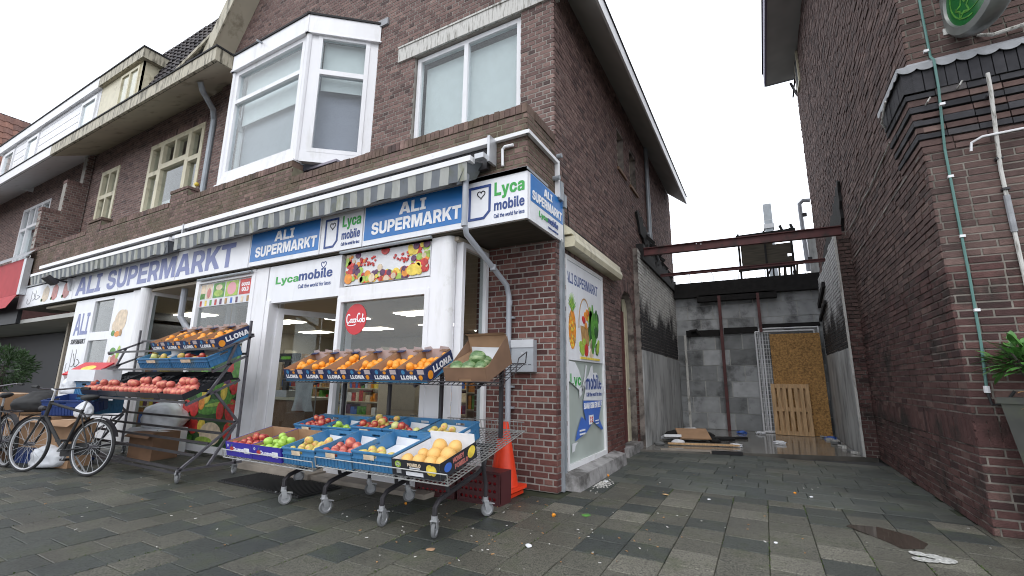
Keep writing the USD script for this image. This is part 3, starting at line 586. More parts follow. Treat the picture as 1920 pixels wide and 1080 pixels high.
window(H, FR(.1), -14.8, -13.65, 4.6, 7.2, 'cream', fw=.13, n=(-.14, .02), cells=[(-14.67, -14.28, 4.7, 6.3), (-14.67, -14.28, 6.42, 7.07), (-14.2, -13.78, 4.7, 6.3), (-14.2, -13.78, 6.42, 7.07)])
H.add('room', MB().box((-15.5, 1.2, 4), (-8.7, 1.22, 9.5)).box((-15.5, .35, 8.0), (-8.7, 1.22, 8.04)), M['room'])
H.add('eaves_soffit', MB().add([(-15.55, -.85, 7.5), (-7.0, -.85, 7.5), (-7.0, -.46, 7.7), (-8.4, .1, 7.98), (-15.55, .1, 7.98)], [(0, 1, 2), (0, 2, 3), (0, 3, 4)]), M['soffit'])
H.add('gutter', MB().box((-15.55, -.92, 7.5), (-7.0, -.86, 7.79)).box((-7.04, -.86, 7.5), (-7.0, -.46, 7.79)), M['gutter'])
H.add('gutter_edge', MB().box((-15.55, -.94, 7.792), (-6.98, -.44, 7.83)), M['dark'])
H.add('downpipe', MB().tube([(-8.2, -.6, 7.6), (-8.25, -.5, 7.45), (-8.5, -.12, 7.28), (-8.62, -.02, 7.1), (-8.62, -.02, 4.2)], .06, 10), M['zinc'])
H.add('warning_lamp', MB().sph((-9.02, .02, 5.6), .05, 1), M['p_yellow'])
def tile_roof(t, part, F, poly, w, r, m, single, seed=1):
    R = np.random.default_rng(seed); O, U, V, N = F; u0, v0, u1, v1 = poly.bounds; al = []
    prof = [(-.5, .0), (-.3, .03), (-.05, .035), (.2, .012), (.5, .0)]
    for j in range(int((v1-v0)/r)):
        for i in range(int((u1-u0)/w)):
            u, v = u0+(i+.5)*w, v0+j*r
            if not poly.contains(Point(u, v+r/2)): continue
            mb = MB(); tone = float(np.clip(R.normal(.5, .25), 0, 1)); e = R.uniform(-.006, .006)
            pts = [O+U*(u+a*w*1.04)+V*(v+(r*1.12 if k else 0))+N*(b*w/.2+(0 if k else .035)+e) for k in (0, 1) for a, b in prof]+[O+U*(u+a*w*1.04)+V*v+N*(b*w/.2+e-.005) for a, b in prof]
            f = [(a, a+1, 6+a, 5+a) for a in range(4)]+[(10+a, 11+a, a+1, a) for a in range(4)]
            al.append((np.linalg.norm(O+U*u+V*v-EYE), pts, f, tone))
    base = t.add(part, MB().poly(poly, F, -.1, -.012), M['dark']); al.sort(key=lambda x: x[0]); st = MB()
    for k, (_, p, f, tone) in enumerate(al):
        if k < single: t.add('roof_tile', MB().add(p, np.array(f), tone), M[m], under=base, tone=True)
        else: st.add(p, np.array(f), tone)
    if st.n: t.add('tile_field', st, M[m], under=base, tone=True, kind='stuff')
cs, sn = math.cos(math.radians(71.5)), math.sin(math.radians(71.5))
RF = (A3(0, -.76, 7.84), A3(1, 0, 0), A3(0, cs, sn), A3(0, -sn, cs))
tile_roof(H, 'tiled_roof', RF, Polygon([(-13.0, 0), (-9.22, 0), (-7.75, 2.35), (-13.0, 2.35)]), .2, .235, 'tile', 260)
H.add('flat_roof', MB().box((-15.5, .0, 10.02), (-7.80, 6, 10.08)), M['dark'])
H.add('verge_flashing', MB().bar((-9.22, -.78, 7.9), (-7.80, -.06, 10.05), .10, .05), M['gutter'])
dm = H.add('dormer', MB().box((-12.93, -.82, 7.8), (-10.62, -.78, 8.88)).add([(-10.62, -.82, 7.8), (-10.62, .2, 8.88), (-10.62, -.82, 8.88), (-10.66, -.82, 7.8), (-10.66, .2, 8.88), (-10.66, -.82, 8.88)], [(0,1,2),(3,5,4),(0,2,5),(0,5,3),(1,0,3),(1,3,4),(2,1,4),(2,4,5)]), M['cream'])
H.add('dormer_fascia', MB().box((-12.93, -.92, 8.87), (-10.47, -.88, 9.13)).box((-10.51, -.88, 8.87), (-10.47, -.1, 9.13)), M['gutter'], under=dm)
H.add('dormer_roof', MB().box((-12.93, -.94, 9.132), (-10.45, .3, 9.17)), M['dark'], under=dm); H.add('dormer_soffit', MB().box((-12.93, -.88, 8.875), (-10.52, .2, 8.895)), M['soffit'], under=dm)
window(H, FR(-.82), -11.75, -10.75, 7.85, 8.80, 'cream', fw=.07, mull=(-11.25,), n=(-.03, .03), under=dm, part='dormer_frame', blind=(7.9, 8.5))
# ---- third house, white eaves and white dormer
K = T('terrace_house', 'terraced brick house with white gutter and white boarded dormer at the far left', 'house')
kp = Polygon([(-27, 3.4), (-15.95, 3.4), (-15.95, 8.05), (-27, 8.05)]).difference(rect(-21.4, -18.75, 4.8, 7.18))
bricks(K, 'front_wall', kp, FR(.1), 'brick', 0, seed=13, base_z=3.4)
window(K, FR(.1), -21.4, -18.75, 4.8, 7.18, 'upvc', fw=.1, n=(-.14, .0), cells=[(-21.3, -20.72, 4.9, 6.3), (-21.3, -20.72, 6.4, 7.08), (-20.62, -20.15, 6.45, 7.08), (-20.07, -19.6, 6.45, 7.08), (-20.62, -19.6, 4.9, 6.35), (-19.5, -18.85, 4.9, 6.3), (-19.5, -18.85, 6.4, 7.08)], blind=(5.4, 6.3))
K.add('room', MB().box((-26, 1.2, 4), (-16.2, 1.22, 9.5)).box((-26, .35, 8.0), (-16.2, 1.22, 8.04)), M['room'])
K.add('gutter', MB().box((-27, -.92, 7.5), (-15.56, -.86, 7.80)), M['white']); K.add('gutter_edge', MB().box((-27, -.94, 7.802), (-15.56, -.5, 7.83)), M['dark'])
K.add('eaves_soffit', MB().add([(-27, -.85, 7.5), (-15.56, -.85, 7.5), (-15.56, .1, 7.98), (-27, .1, 7.98)], [(0, 1, 2), (0, 2, 3)]), M['white'])
kd = K.add('dormer', MB().box((-20.9, -.82, 7.8), (-12.96, -.78, 8.88)).box((-20.9, -.78, 7.8), (-20.86, .5, 8.88)), M['white'])
K.add('dormer_fascia', MB().box((-21.1, -.92, 8.85), (-12.96, -.88, 9.14)), M['white'], under=kd); K.add('dormer_roof', MB().box((-21.1, -.94, 9.142), (-12.96, .3, 9.18)), M['dark'], under=kd); K.add('dormer_soffit', MB().box((-21.1, -.88, 8.86), (-12.96, -.1, 8.885)), M['white'], under=kd)
for a, b in ((-14.1, -13.1), (-18.3, -17.3), (-20.5, -19.5)): window(K, FR(-.82), a, b, 7.85, 8.74, 'upvc', fw=.09, n=(-.03, .04), under=kd, part='dormer_frame', blind=(7.9, 8.4))
for a, b in ((-17.2, -14.2), (-19.4, -18.4)):
    for k in range(8): K.add('board', MB().fbox(FR(-.82), (a, b), (7.84+k*.13, 7.957+k*.13), (-.005, .016+.005*(k % 2))), M['upvc'], under=kd)
pw = T('party_wall', 'stepped brick wall between the two terraced houses', 'wall')
sp_ = Polygon([(-.8, 4.55), (.08, 4.55), (.08, 7.96), (-.08, 7.96), (-.08, 6.86), (-.42, 6.86), (-.42, 5.86), (-.8, 5.86)])
pwm = pw.add('wall_body', MB().poly(sp_, SD(-15.6), -.26, -.009), M['mortar']); bricks(pw, pwm, sp_, SD(-15.6), 'brick', 100, seed=15, base_z=4.55, mortar=None)
for y0, y1, z in ((-.43, -.08, 6.86), (-.82, -.42, 5.86)): soldier(pw, pwm, SD(-15.6), y0, y1, z, z+.1, 'brick', n=(-.28, .012))
bricks(pw, pwm, Polygon([(-15.86, 4.6), (-15.6, 4.6), (-15.6, 5.86), (-15.86, 5.86)]), FR(-.8), 'brick', 0, mortar=None, base_z=4.6)
fh = T('far_house', 'far house with red tiled roof at the left edge of the street', 'house')
FF = (A3(-29.0, -3.0, 9.6), A3(0, 1, 0), A3(-.42, 0, .907), A3(.907, 0, .42))
tile_roof(fh, 'tiled_roof', FF, Polygon([(0, 0), (9, 0), (9, 5.35), (0, 5.35)]), .34, .40, 'tile_red', 300, 4)
fh.add('wall', MB().box((-36, -3, 0), (-29.05, 6, 9.6)), M['brick_red'])
# ================================================================ shop front (part of the corner building) and interior
SF = FR(-.75)
shop = B.add('shop_front', MB().fbox(SF, (-4.95, -4.62), (0, 2.96), (-.10, .0)).fbox(SF, (-4.56, -4.46), (0, 2.40), (-.12, .03)), M['upvc'])
B.add('column', MB().cyl((-1.12, -.68, 0), (-1.12, -.68, 2.96), .082, 24), M['white'], under=shop)
B.add('panel', MB().fbox(SF, (-1.34, -1.10), (0, 2.96), (-.1, .01)), M['upvc'], under=shop)
B.add('panel', MB().fbox(SF, (-2.95, -1.34), (2.33, 2.47), (-.1, .012)), M['upvc'], under=shop)
B.add('panel', MB().fbox(SF, (-4.58, -2.95), (2.36, 2.95), (-.1, .006)), M['signwhite'], under=shop, label='white panel over the open door with green and blue lettering')
B.add('panel', MB().fbox(SF, (-2.95, -1.34), (0, .42), (-.1, .004)), M['upvc'], under=shop)
window(B, SF, -2.95, -1.34, .42, 2.33, fw=.07, n=(-.09, .02), pane='glass_shop', under=shop, part='frame')
window(B, SD(-.96), -.62, -.02, .42, 2.9, fw=.06, n=(-.1, .0), pane='glass_shop', under=shop, part='frame')
B.add('panel', MB().fbox(SD(-.96), (-.62, -.02), (0, .42), (-.1, -.01)), M['upvc'], under=shop)
window(B, SF, -6.72, -4.95, .06, 2.96, fw=.10, n=(-.1, .01), pane='glass_shop', under=shop, part='frame')
# fruit banner in the fanlight
tb = B.add('fruit_banner', MB().fbox(SF, (-2.86, -1.36), (2.49, 2.93), (-.03, .0)), M['paper'], under=shop)
B.add('lamp_tube', MB().tube([(-2.9, -.83, 2.95), (-1.3, -.83, 2.95)], .022, 8), M['zinc'], under=shop)
Rq = np.random.default_rng(21); L = []
clip = rect(-2.85, -1.37, 2.495, 2.925)
for k in range(210):
    x = Rq.uniform(-2.86, -1.36); q = (x+2.11)/.75
    lowz = 2.5+.11*Rq.random()+.09*q*q
    side_ = abs(q) > .5 and Rq.random() < .6
    z = Rq.uniform(2.55, 2.92) if side_ else lowz
    r = Rq.uniform(.025, .06)
    L.append((ell(x, z, r, r*.95, n=12).intersection(clip), Rq.choice(['p_red', 'p_red', 'p_orange', 'p_yellow', 'p_lime', 'p_purple', 'p_cream'])))
for k in range(34): x = Rq.choice([-2.42, -1.84])+Rq.uniform(-.14, .14); L.append((ell(x, 2.86-abs(x+2.11)*.05-Rq.uniform(0, .13), .016, n=8), 'p_red'))
L += [(ell(-2.12, 2.91, .07, .06).intersection(clip), 'p_red'), (ell(-1.62, 2.59, .11, .075), 'p_yellow'), (ell(-2.78, 2.58, .075, .07), 'p_orange'), (ell(-2.2, 2.68, .04, .05), 'p_cream')]
prints(B, tb, SF, L, .0012)
# lettering over the door
lp = B.add('lettering', MB().poly(txt('Lyca', -4.40, -3.86, 2.62, 2.77, w=800), SF, .006, .009), M['ink_green'], under=shop)
B.add('lettering', MB().poly(txt('mobile', -3.85, -3.12, 2.655, 2.80, w=800), SF, .006, .009), M['ink_navy'], under=shop)
B.add('lettering', MB().poly(txt('Call the world for less', -3.85, -3.14, 2.54, 2.60, w=600, px=44), SF, .006, .009), M['ink_navy'], under=shop)
B.add('heart_mark', MB().poly(heart(-3.32, 2.85, .11, .012), SF, .006, .009), M['ink_navy'], under=shop)
# round drinks sticker on the window, script lettering made of strokes
ck = B.add('round_sticker', MB().poly(ell(-2.62, 2.02, .20, .21, n=40), SF, -.033, -.030), M['ink_red'], under=shop)
st = []
def arc(cx, cy, rx, ry, a0, a1): return [(cx+rx*math.cos(math.radians(a)), cy+ry*math.sin(math.radians(a))) for a in np.linspace(a0, a1, 10)]
def cc(x): return line(arc(x, 2.03, .034, .06, 55, 320), .018)
def oo(x): return line(arc(x, 2.0, .017, .024, 0, 360), .013)
st += [cc(-2.755), oo(-2.702), line(arc(-2.666, 2.0, .016, .024, 45, 315), .013), oo(-2.634), line([(-2.617, 2.024), (-2.614, 1.985), (-2.604, 1.98)], .012), line([(-2.60, 2.015), (-2.588, 2.015)], .012),
       line(arc(-2.562, 2.04, .028, .055, 55, 320), .018), oo(-2.522), line([(-2.499, 2.0), (-2.483, 2.075), (-2.492, 2.085), (-2.497, 2.0), (-2.49, 1.98)], .012), oo(-2.468), line([(-2.452, 2.024), (-2.449, 1.985)], .012), line(arc(-2.69, 1.955, .075, .02, 170, 350), .012)]
B.add('script', MB().poly(union_all(st), SF, -.030, -.028), M['ink_white'], under=ck)
# stickers across the top of the left window, vegetables along its foot
tp = B.add('top_banner', MB().fbox(SF, (-6.62, -5.05), (2.44, 2.86), (-.04, -.03)), M['paper'], under=shop)
B.add('lamp_tube', MB().tube([(-6.6, -.80, 2.92), (-5.0, -.80, 2.92)], .022, 8), M['zinc'], under=shop)
L = [(rect(-6.6, -6.44, 2.58, 2.84), 'p_cream'), (rect(-6.6, -6.45, 2.58, 2.68), 'p_green'), (rect(-6.42, -6.24, 2.58, 2.84), 'p_cream'), (ell(-6.33, 2.68, .06, .09), 'p_meat'), (rect(-6.2, -5.86, 2.58, 2.84), 'p_green'), (ell(-6.03, 2.66, .13, .06), 'p_lime'), (ell(-6.03, 2.76, .10, .05), 'p_cream'),
     (rect(-5.82, -5.46, 2.58, 2.84), 'p_lime'), (ell(-5.64, 2.71, .13, .11), 'p_pink'), (rect(-5.42, -5.07, 2.58, 2.84), 'p_red'), (txt('GOOD', -5.37, -5.14, 2.72, 2.78, px=40), 'ink_white'), (txt('GOLD', -5.35, -5.16, 2.63, 2.70, px=40), 'ink_white')]
for k in range(10): L.append((rect(-6.58+k*.155, -6.52+k*.155, 2.455, 2.55), ['p_red', 'p_yellow', 'p_green', 'p_red', 'p_purple', 'p_brown', 'ink_sky', 'p_purple', 'p_cream', 'p_brown'][k]))
prints(B, tp, SF, L, -.0295)
vp = B.add('vegetable_poster', MB().fbox(SF, (-6.62, -5.05), (.16, 1.62), (-.04, -.03)), M['p_dkgreen'], under=shop)
L = []; vc = rect(-6.61, -5.06, .17, 1.61)
for k in range(60): L.append((ell(Rq.uniform(-6.6, -5.05), Rq.uniform(.9, 1.62), Rq.uniform(.05, .14), n=9), Rq.choice(['p_green', 'p_dkgreen', 'p_green'])))
L += [(ell(-5.7, 1.15, .17, .15), 'p_green'), (ell(-5.95, .96, .13, .16), 'p_yellow'), (ell(-6.05, .8, .09, .1), 'p_orange'), (ell(-5.75, .76, .42, .12, 8), 'p_green'), (ell(-5.65, .8, .3, .03, 8), 'p_lime'), (ell(-5.35, 1.42, .10, .17), 'p_red'), (ell(-5.12, 1.46, .07, .14), 'p_yellow'),
      (ell(-5.4, 1.18, .1, .12), 'p_purple'), (ell(-5.2, 1.12, .13, .16), 'p_red'), (ell(-5.45, 1.0, .09, .13), 'p_yellow'), (ell(-6.5, .72, .13, .13), 'p_red'), (ell(-6.25, .72, .13, .14), 'p_red'), (ell(-6.5, .46, .13, .12), 'p_red'), (ell(-6.22, .44, .14, .13), 'p_red'), (ell(-5.98, .44, .11, .12), 'p_yellow'),
      (ell(-5.2, .72, .17, .17), 'p_red'), (ell(-5.18, .4, .17, .16), 'p_red'), (ell(-5.5, .7, .10, .15), 'p_red'), (ell(-5.7, .34, .3, .18), 'p_cream'), (ell(-5.85, .22, .25, .07), 'p_lime'), (ell(-6.4, .24, .2, .07), 'p_green'), (ell(-6.45, 1.1, .12, .14), 'p_green'), (ell(-6.3, 1.3, .13, .12), 'p_lime')]
for x, z in ((-6.5, .72), (-6.25, .72), (-5.2, .72), (-5.18, .4), (-6.22, .44)): L.append((union_all([line([(x, z+.1), (x+.07*math.cos(a), z+.1+.05*math.sin(a))], .014) for a in np.linspace(.2, 3, 4)]), 'p_green'))
prints(B, vp, SF, [(g.intersection(vc), m) for g, m in L], -.0295)
nt = B.add('notice', MB().fbox(SF, (-5.16, -5.06), (1.62, 2.05), (-.045, -.04)), M['paper'], under=shop)
prints(B, nt, SF, [(ell(-5.11, 1.95, .036).difference(ell(-5.11, 1.95, .028)), 'ink_black'), (line([(-5.135, 1.975), (-5.085, 1.925)], .008), 'ink_black'), (ell(-5.11, 1.79, .036).difference(ell(-5.11, 1.79, .028)), 'ink_black'), (ell(-5.11, 1.785, .018, .012), 'ink_black'), (line([(-5.135, 1.815), (-5.085, 1.765)], .008), 'ink_black')], -.0395)
# dark entrance bay and left column
B.add('panel', MB().fbox(SF, (-9.15, -8.58), (0, 2.96), (-.2, .0)).fbox(SF, (-11.9, -9.15), (0, .5), (-.1, .0)), M['upvc'], under=shop)
B.add('column', MB().cyl((-8.62, -.72, 0), (-8.62, -.72, 2.96), .11, 20), M['white'], under=shop)
window(B, SD(-8.5), -.7, .9, 0, 2.9, fw=.07, n=(-.1, -.02), pane='glass_shop', under=shop, part='frame')
window(B, FR(.9), -8.5, -6.72, 0, 2.9, fw=.07, mull=(-7.6,), n=(-.1, -.02), pane='glass_shop', under=shop, part='frame')
B.add('downpipe', MB().tube([(-7.55, -.55, 2.95), (-7.55, -.55, 2.35), (-7.45, -.5, 2.2), (-7.0, -.35, 1.75), (-6.85, -.3, 1.5), (-6.85, -.3, 0)], .055, 10), M['pvc'])
B.add('panel', MB().poly(rect(-11.95, -9.15, .5, 2.93).difference(rect(-10.92, -9.95, .6, 1.98)).difference(rect(-10.92, -9.95, 2.16, 2.86)), SF, -.1, .0), M['signwhite'], under=shop, label='white shop panel with halal lettering and meat pictures')
for a, b in ((.6, 1.98), (2.16, 2.86)): B.add('pane', MB().fbox(SF, (-10.93, -9.94), (a, b), (-.05, -.045)), M['glass_shop'], under=shop)
Rm = np.random.default_rng(31)
B.add('lettering', MB().poly(txt('ALI', -11.78, -11.05, 2.12, 2.62, w=700), SF, .0, .004), M['ink_grey'], under=shop)
B.add('lettering', MB().poly(txt('SUPERMARKT', -11.82, -11.05, 1.92, 2.03, w=700, px=44), SF, .0, .004), M['ink_black'], under=shop)
HALAL = '\uFEDD\uFEFC\uFEA3'; AR = 'NotoSansArabic-VariableFont_wdth,wght.woff2'
B.add('lettering', MB().poly(txt(HALAL, -11.85, -11.12, 1.28, 1.80, w=500, font=AR), SF, .0, .004), M['ink_black'], under=shop)
B.add('lettering', MB().poly(txt('HALAL', -11.78, -11.3, 1.08, 1.20, w=400, px=44), SF, .0, .004), M['alu'], under=shop)
mp = B.add('meat_picture', MB().poly(ell(-9.5, 2.35, .27, .24), SF, .001, .003), M['p_cream'], under=shop)
prints(B, mp, SF, [(ell(-9.72, 2.25, .13, .12), 'p_cream'), (ell(-9.35, 2.48, .12, .1), 'p_cream'), (ell(-9.55, 2.08, .12, .06), 'p_orange'), (ell(-9.74, 2.1, .08, .06), 'p_green'), (ell(-9.4, 2.1, .06, .07), 'p_brown')], .0032)
mp = B.add('meat_picture', MB().poly(Polygon([(-9.78, .9), (-9.74, 1.5), (-9.5, 1.62), (-9.28, 1.5), (-9.3, 1.1), (-9.5, .86)]).buffer(.04), SF, .001, .003), M['p_meat'], under=shop)
prints(B, mp, SF, [(ell(-9.6, 1.72, .13, .08), 'p_green'), (ell(-9.35, 1.7, .07, .14, -20), 'p_lime'), (ell(-9.55, 1.2, .14, .16), 'p_red'), (ell(-9.68, 1.55, .06, .08), 'p_cream'), (ell(-9.75, .86, .05, .07), 'p_yellow')], .0032)
# interior: walls, floor, ceiling lamps, shelves, counter
inn = B.add('shop_interior', MB().box((-14, -.5, 0), (-.98, 9.2, .012)), M['floor_in'])
for a, b in (((-14, 9.2, 0), (-.98, 9.3, 2.9)), ((-14.1, -.2, 0), (-14, 9.2, 2.9)), ((-.98, .25, 0), (-.94, 9.2, 2.95))): B.add('inner_wall', MB().box(a, b), M['wall_in'], under=inn)
B.add('ceiling', MB().box((-14, -.7, 2.9), (-.98, 9.2, 2.95)), M['wall_in'], under=inn)
for x, y in ((-5.5, 3.9), (-9.4, 6.2), (-8.1, 3.9), (-10.6, 3.7), (-12.4, 6.2), (-5.9, 8.3), (-3.0, 6.1), (-11.5, 1.6), (-6.6, 6.2)):
    B.add('ceiling_lamp', MB().box((x-.6, y-.3, 2.872), (x+.6, y+.3, 2.89)), M['lamp'], under=inn)
cols = ['p_red', 'p_yellow', 'p_green', 'ink_sky', 'p_orange', 'p_cream', 'p_purple', 'card', 'paper', 'p_brown']
def shelf(x0, x1, y0, y1, h, label, side=0):
    t = T('shop_shelf', label, 'shelf', ((x0+x1)/2, (y0+y1)/2, 0)); back = MB()
    for xx in (x0, x1-.03): t.add('upright', MB().box((xx, y0, 0.012), (xx+.03, y1, h)), M['wall_in'])
    n = int(h/.4)
    for k in range(n): t.add('shelf_board', MB().box((x0+.031, y0, .1+k*.4), (x1-.031, y1, .125+k*.4)), M['cream'])
    for k in range(n):
        x = x0+.05; 
        while x < x1-.2:
            w, hh = Rm.uniform(.08, .2), Rm.uniform(.15, .33)
            t.add('grocery', MB().box((x, y0+.03, .127+k*.4), (x+w, y1-.05, .127+k*.4+hh)), M[cols[Rm.integers(len(cols))]]); x += w+.02
shelf(-4.3, -1.3, 4.4, 4.9, 1.75, 'stocked grocery shelf seen through the big window by the round column')
shelf(-13.0, -8.2, 5.4, 5.9, 2.2, 'long stocked grocery shelf deep inside beyond the open door')
shelf(-7.4, -5.0, 7.4, 7.9, 1.9, 'grocery shelf at the back seen through the door opening')
shelf(-11.9, -9.9, .5, .9, 2.1, 'grocery shelf behind the left window with the halal lettering')
ct = T('counter', 'shop counter just inside the open door with a weighing scale on it', 'counter', (-6.4, 1.2, 0))
ct.add('counter_body', MB().box((-7.4, .9, .012), (-5.6, 1.5, .80)), M['card_dk']); ct.add('counter_top', MB().box((-7.45, .85, .802), (-5.55, 1.55, .85)), M['cream'])
sc = T('scale', 'shop scale on a pole with a green lit display', 'scale', (-6.4, 1.05, .85))
sc.add('pole', MB().box((-6.5, 1.0, .98), (-6.36, 1.06, 1.55)), M['steel_dark']); sc.add('base', MB().box((-6.65, .9, .852), (-6.2, 1.25, .98)), M['alu']); dsp = sc.add('display_housing', MB().box((-6.72, .98, 1.55), (-6.12, 1.08, 1.72)), M['steel_dark']); sc.add('display', MB().box((-6.60, .974, 1.60), (-6.30, .979, 1.66)), M['lamp_green'], under=dsp)
bg = T('bag_holder', 'white carrier bags hanging on a stand inside the door', 'bag holder', (-5.4, .8, 0))
bg.add('stand', MB().tube([(-5.2, .8, .012), (-5.2, .8, 1.25), (-5.9, .8, 1.25)], .012, 6), M['alu'])
bm = MB(); uu = np.linspace(0, 1, 9); vv = np.linspace(0, 1, 7)
bm.add([(-5.85+.55*u+.04*v, .80+.04*math.sin(9*u+4*v)*(.3+v), 1.24-.62*v) for v in vv for u in uu], [(j*9+i, j*9+i+1, j*9+i+10, j*9+i+9) for j in range(6) for i in range(8)]); bg.add('carrier_bag', bm, M['rubbish_white'], smooth=True)
# open door leaf, threshold
dl = T('shop_door', 'white framed glass shop door standing open inwards', 'door', (-4.44, -.70, .02))
dF = (A3(-4.43, -.64, 0), A3(.35, 1, 0)/math.hypot(.35, 1), A3(0, 0, 1), A3(1, -.35, 0)/math.hypot(.35, 1))
window(dl, dF, 0, 1.2, .03, 2.3, fw=.09, n=(-.05, .0), pane='glass_shop', part='door_frame')
dl.add('handle', MB().tube([A3(-4.43,-.64,0)+dF[1]*1.1+dF[3]*.05+A3(0,0,z) for z in (.9, 1.3)], .014, 8), M['alu'])
B.add('threshold', MB().box((-4.46, -1.02, 0), (-2.9, -.66, .07)).box((-2.9, -.98, 0), (-1.1, -.74, .05)), M['ramp_stone'])
mt_ = MB().box((-3.75, -1.62, .004), (-2.25, -1.06, .014))
mm = T('door_mat', 'black ribbed rubber mat lying before the shop door', 'door mat', (-3, -1.35, 0)); mm.add('mat_base', mt_, M['rubber'])
for k in range(30): mm.add('rib', MB().box((-3.72+k*.049, -1.60, .0142), (-3.70+k*.049, -1.08, .024)), M['rubber'])
mb_ = T('letterbox', 'grey wall letterbox on the brick pier beside the rack', 'letterbox', (-.41, -.05, 1.34))
mb_.add('body', MB().box((-.56, -.10, 1.34), (-.26, -.002, 1.72)), M['mailbox']); mb_.add('flap', MB().box((-.565, -.112, 1.63), (-.255, -.101, 1.725)), M['alu'])
for k in range(4): mb_.add('slot', MB().box((-.51+k*.06, -.103, 1.42), (-.47+k*.06, -.1005, 1.427)), M['ink_black'])
mb_.add('lock', MB().cyl((-.41, -.105, 1.56), (-.41, -.10, 1.56), .012, 10), M['alu'])
dp = T('drainpipe', 'grey plastic drainpipe over the sign and down the brick pier', 'drainpipe', (-.62, -.1, 0))
dp.add('pipe', MB().tube([(-.72, -.80, 3.62), (-.71, -.95, 3.62), (-.70, -.985, 3.56), (-.70, -.985, 3.0), (-.69, -.95, 2.86), (-.65, -.35, 2.55), (-.63, -.12, 2.42), (-.62, -.07, 2.28), (-.62, -.06, 0.01)], .034, 12), M['pvc'], smooth=30)
for p_ in ((-.70, -.985, 3.54), (-.70, -.985, 2.98), (-.65, -.42, 2.585), (-.62, -.06, 2.2)): dp.add('collar', MB().cyl(A3(*p_)-A3(0, 0, .035), A3(*p_)+A3(0, 0, .035), .039, 12), M['pvc'])
for z in (.9, 1.15, 2.0): dp.add('bracket', MB().box((-.68, -.055, z), (-.56, -.003, z+.025)), M['zinc'])
# ================================================================ signs
def sign(u0, u1, v0, v1, m, label, F=FR(-.8), n=(-.05, .035), nm='shop_sign'):
    O, U, V, N = F; c = O+U*(u0+u1)/2+V*v0
    t = T(nm, label, 'sign', tuple(c)); t.add('panel', MB().fbox(F, (u0, u1), (v0, v1), n), M[m]); t.F = F; t.n = n[1]; return t
def ink(t, g, m, name='lettering'): return t.add(name, MB().poly(g, t.F, t.n+.0005, t.n+.004), M[m])
def phone(t, u, v, s, hw=.62):                                # outlined card with a cut corner and a heart
    o = Polygon([(u-s*hw*.5, v-s*.5), (u+s*hw*.22, v-s*.5), (u+s*hw*.5, v-s*.3), (u+s*hw*.5, v+s*.5), (u-s*hw*.5, v+s*.5)]).buffer(.01)
    ink(t, o.difference(o.buffer(-.032)), 'ink_navy', 'card_outline'); ink(t, heart(u+.02, v+s*.25, s*.26, .012), 'ink_black', 'heart_mark')
def lyca(t, u0, u1, v0, v1):
    h = v1-v0
    ink(t, txt('Lyca', u0, u1, v0+.52*h, v1, w=800), 'ink_green'); ink(t, txt('mobile', u0, u1, v0+.2*h, v0+.5*h, w=800), 'ink_navy'); ink(t, txt('Call the world for less', u0, u1, v0, v0+.11*h, w=600, px=44), 'ink_navy')
s1 = sign(-12.02, -5.08, 2.985, 3.535, 'signwhite', 'long white shop sign with large grey blue lettering above the left windows')
for u in (-9.68, -7.38): s1.add('seam', MB().fbox(s1.F, (u, u+.012), (2.985, 3.535), (.0352, .0358)), M['lead'])
ink(s1, txt('ALI', -11.85, -10.55, 3.05, 3.47, w=800), 'ink_grey'); ink(s1, txt('SUPERMARKT', -10.25, -5.48, 3.05, 3.47, w=800), 'ink_grey')
s0 = sign(-15.7, -12.04, 2.985, 3.52, 'signwhite', 'white shop sign with Arabic lettering and pictures of meat, left end')
ink(s0, txt(HALAL, -15.0, -14.1, 3.06, 3.40, w=500, font=AR), 'ink_black')
for x, w, m in ((-13.75, .2, 'p_cream'), (-13.15, .17, 'p_meat'), (-12.45, .18, 'p_meat')):
    ink(s0, Polygon([(x-w, 3.1), (x-w*.8, 3.36), (x, 3.45), (x+w, 3.34), (x+w*.9, 3.12), (x, 3.06)]).buffer(.02), m, 'meat_picture'); ink(s0, ell(x-w, 3.1, .06, .04), 'p_green', 'garnish')
def bluesign(u0, u1, lab, a, b):
    t = sign(u0, u1, 2.99, 3.54, 'signwhite', lab); t.add('blue_field', MB().fbox(t.F, (u0+.02, u1-.02), (3.06, 3.535), (.035, .037)), M['signblue']); t.n = .0375
    c = (u0+u1)/2+.05
    ink(t, txt('ALI', c-a, c+a*.75, 3.33, 3.49, w=850), 'ink_white'); ink(t, txt('SUPERMARKT', c-b, c+b, 3.115, 3.29, w=850), 'ink_white'); return t
bluesign(-5.06, -3.36, 'blue shop sign with white lettering, the left one, above the lettered door panel', .27, .74)
s3 = sign(-3.34, -2.50, 2.99, 3.54, 'signwhite', 'white square phone card sign between the two blue signs'); phone(s3, -3.12, 3.27, .42); lyca(s3, -2.9, -2.54, 3.05, 3.49)
bluesign(-2.48, -.80, 'blue shop sign with white lettering, the right one, above the fruit banner', .25, .73)
s5 = sign(-.78, .025, 2.975, 3.53, 'signwhite', 'white phone card sign at the shop corner behind the drainpipe'); phone(s5, -.60, 3.26, .40, .72); lyca(s5, -.40, -.01, 3.04, 3.47)
s6 = sign(-.78, .17, 2.975, 3.53, 'signwhite', 'blue and white end sign facing the alley', F=SD(0), n=(-.02, .03)); s6.add('blue_field', MB().fbox(SD(0), (-.77, .16), (3.20, 3.525), (.03, .032)), M['signblue']); s6.n = .0325
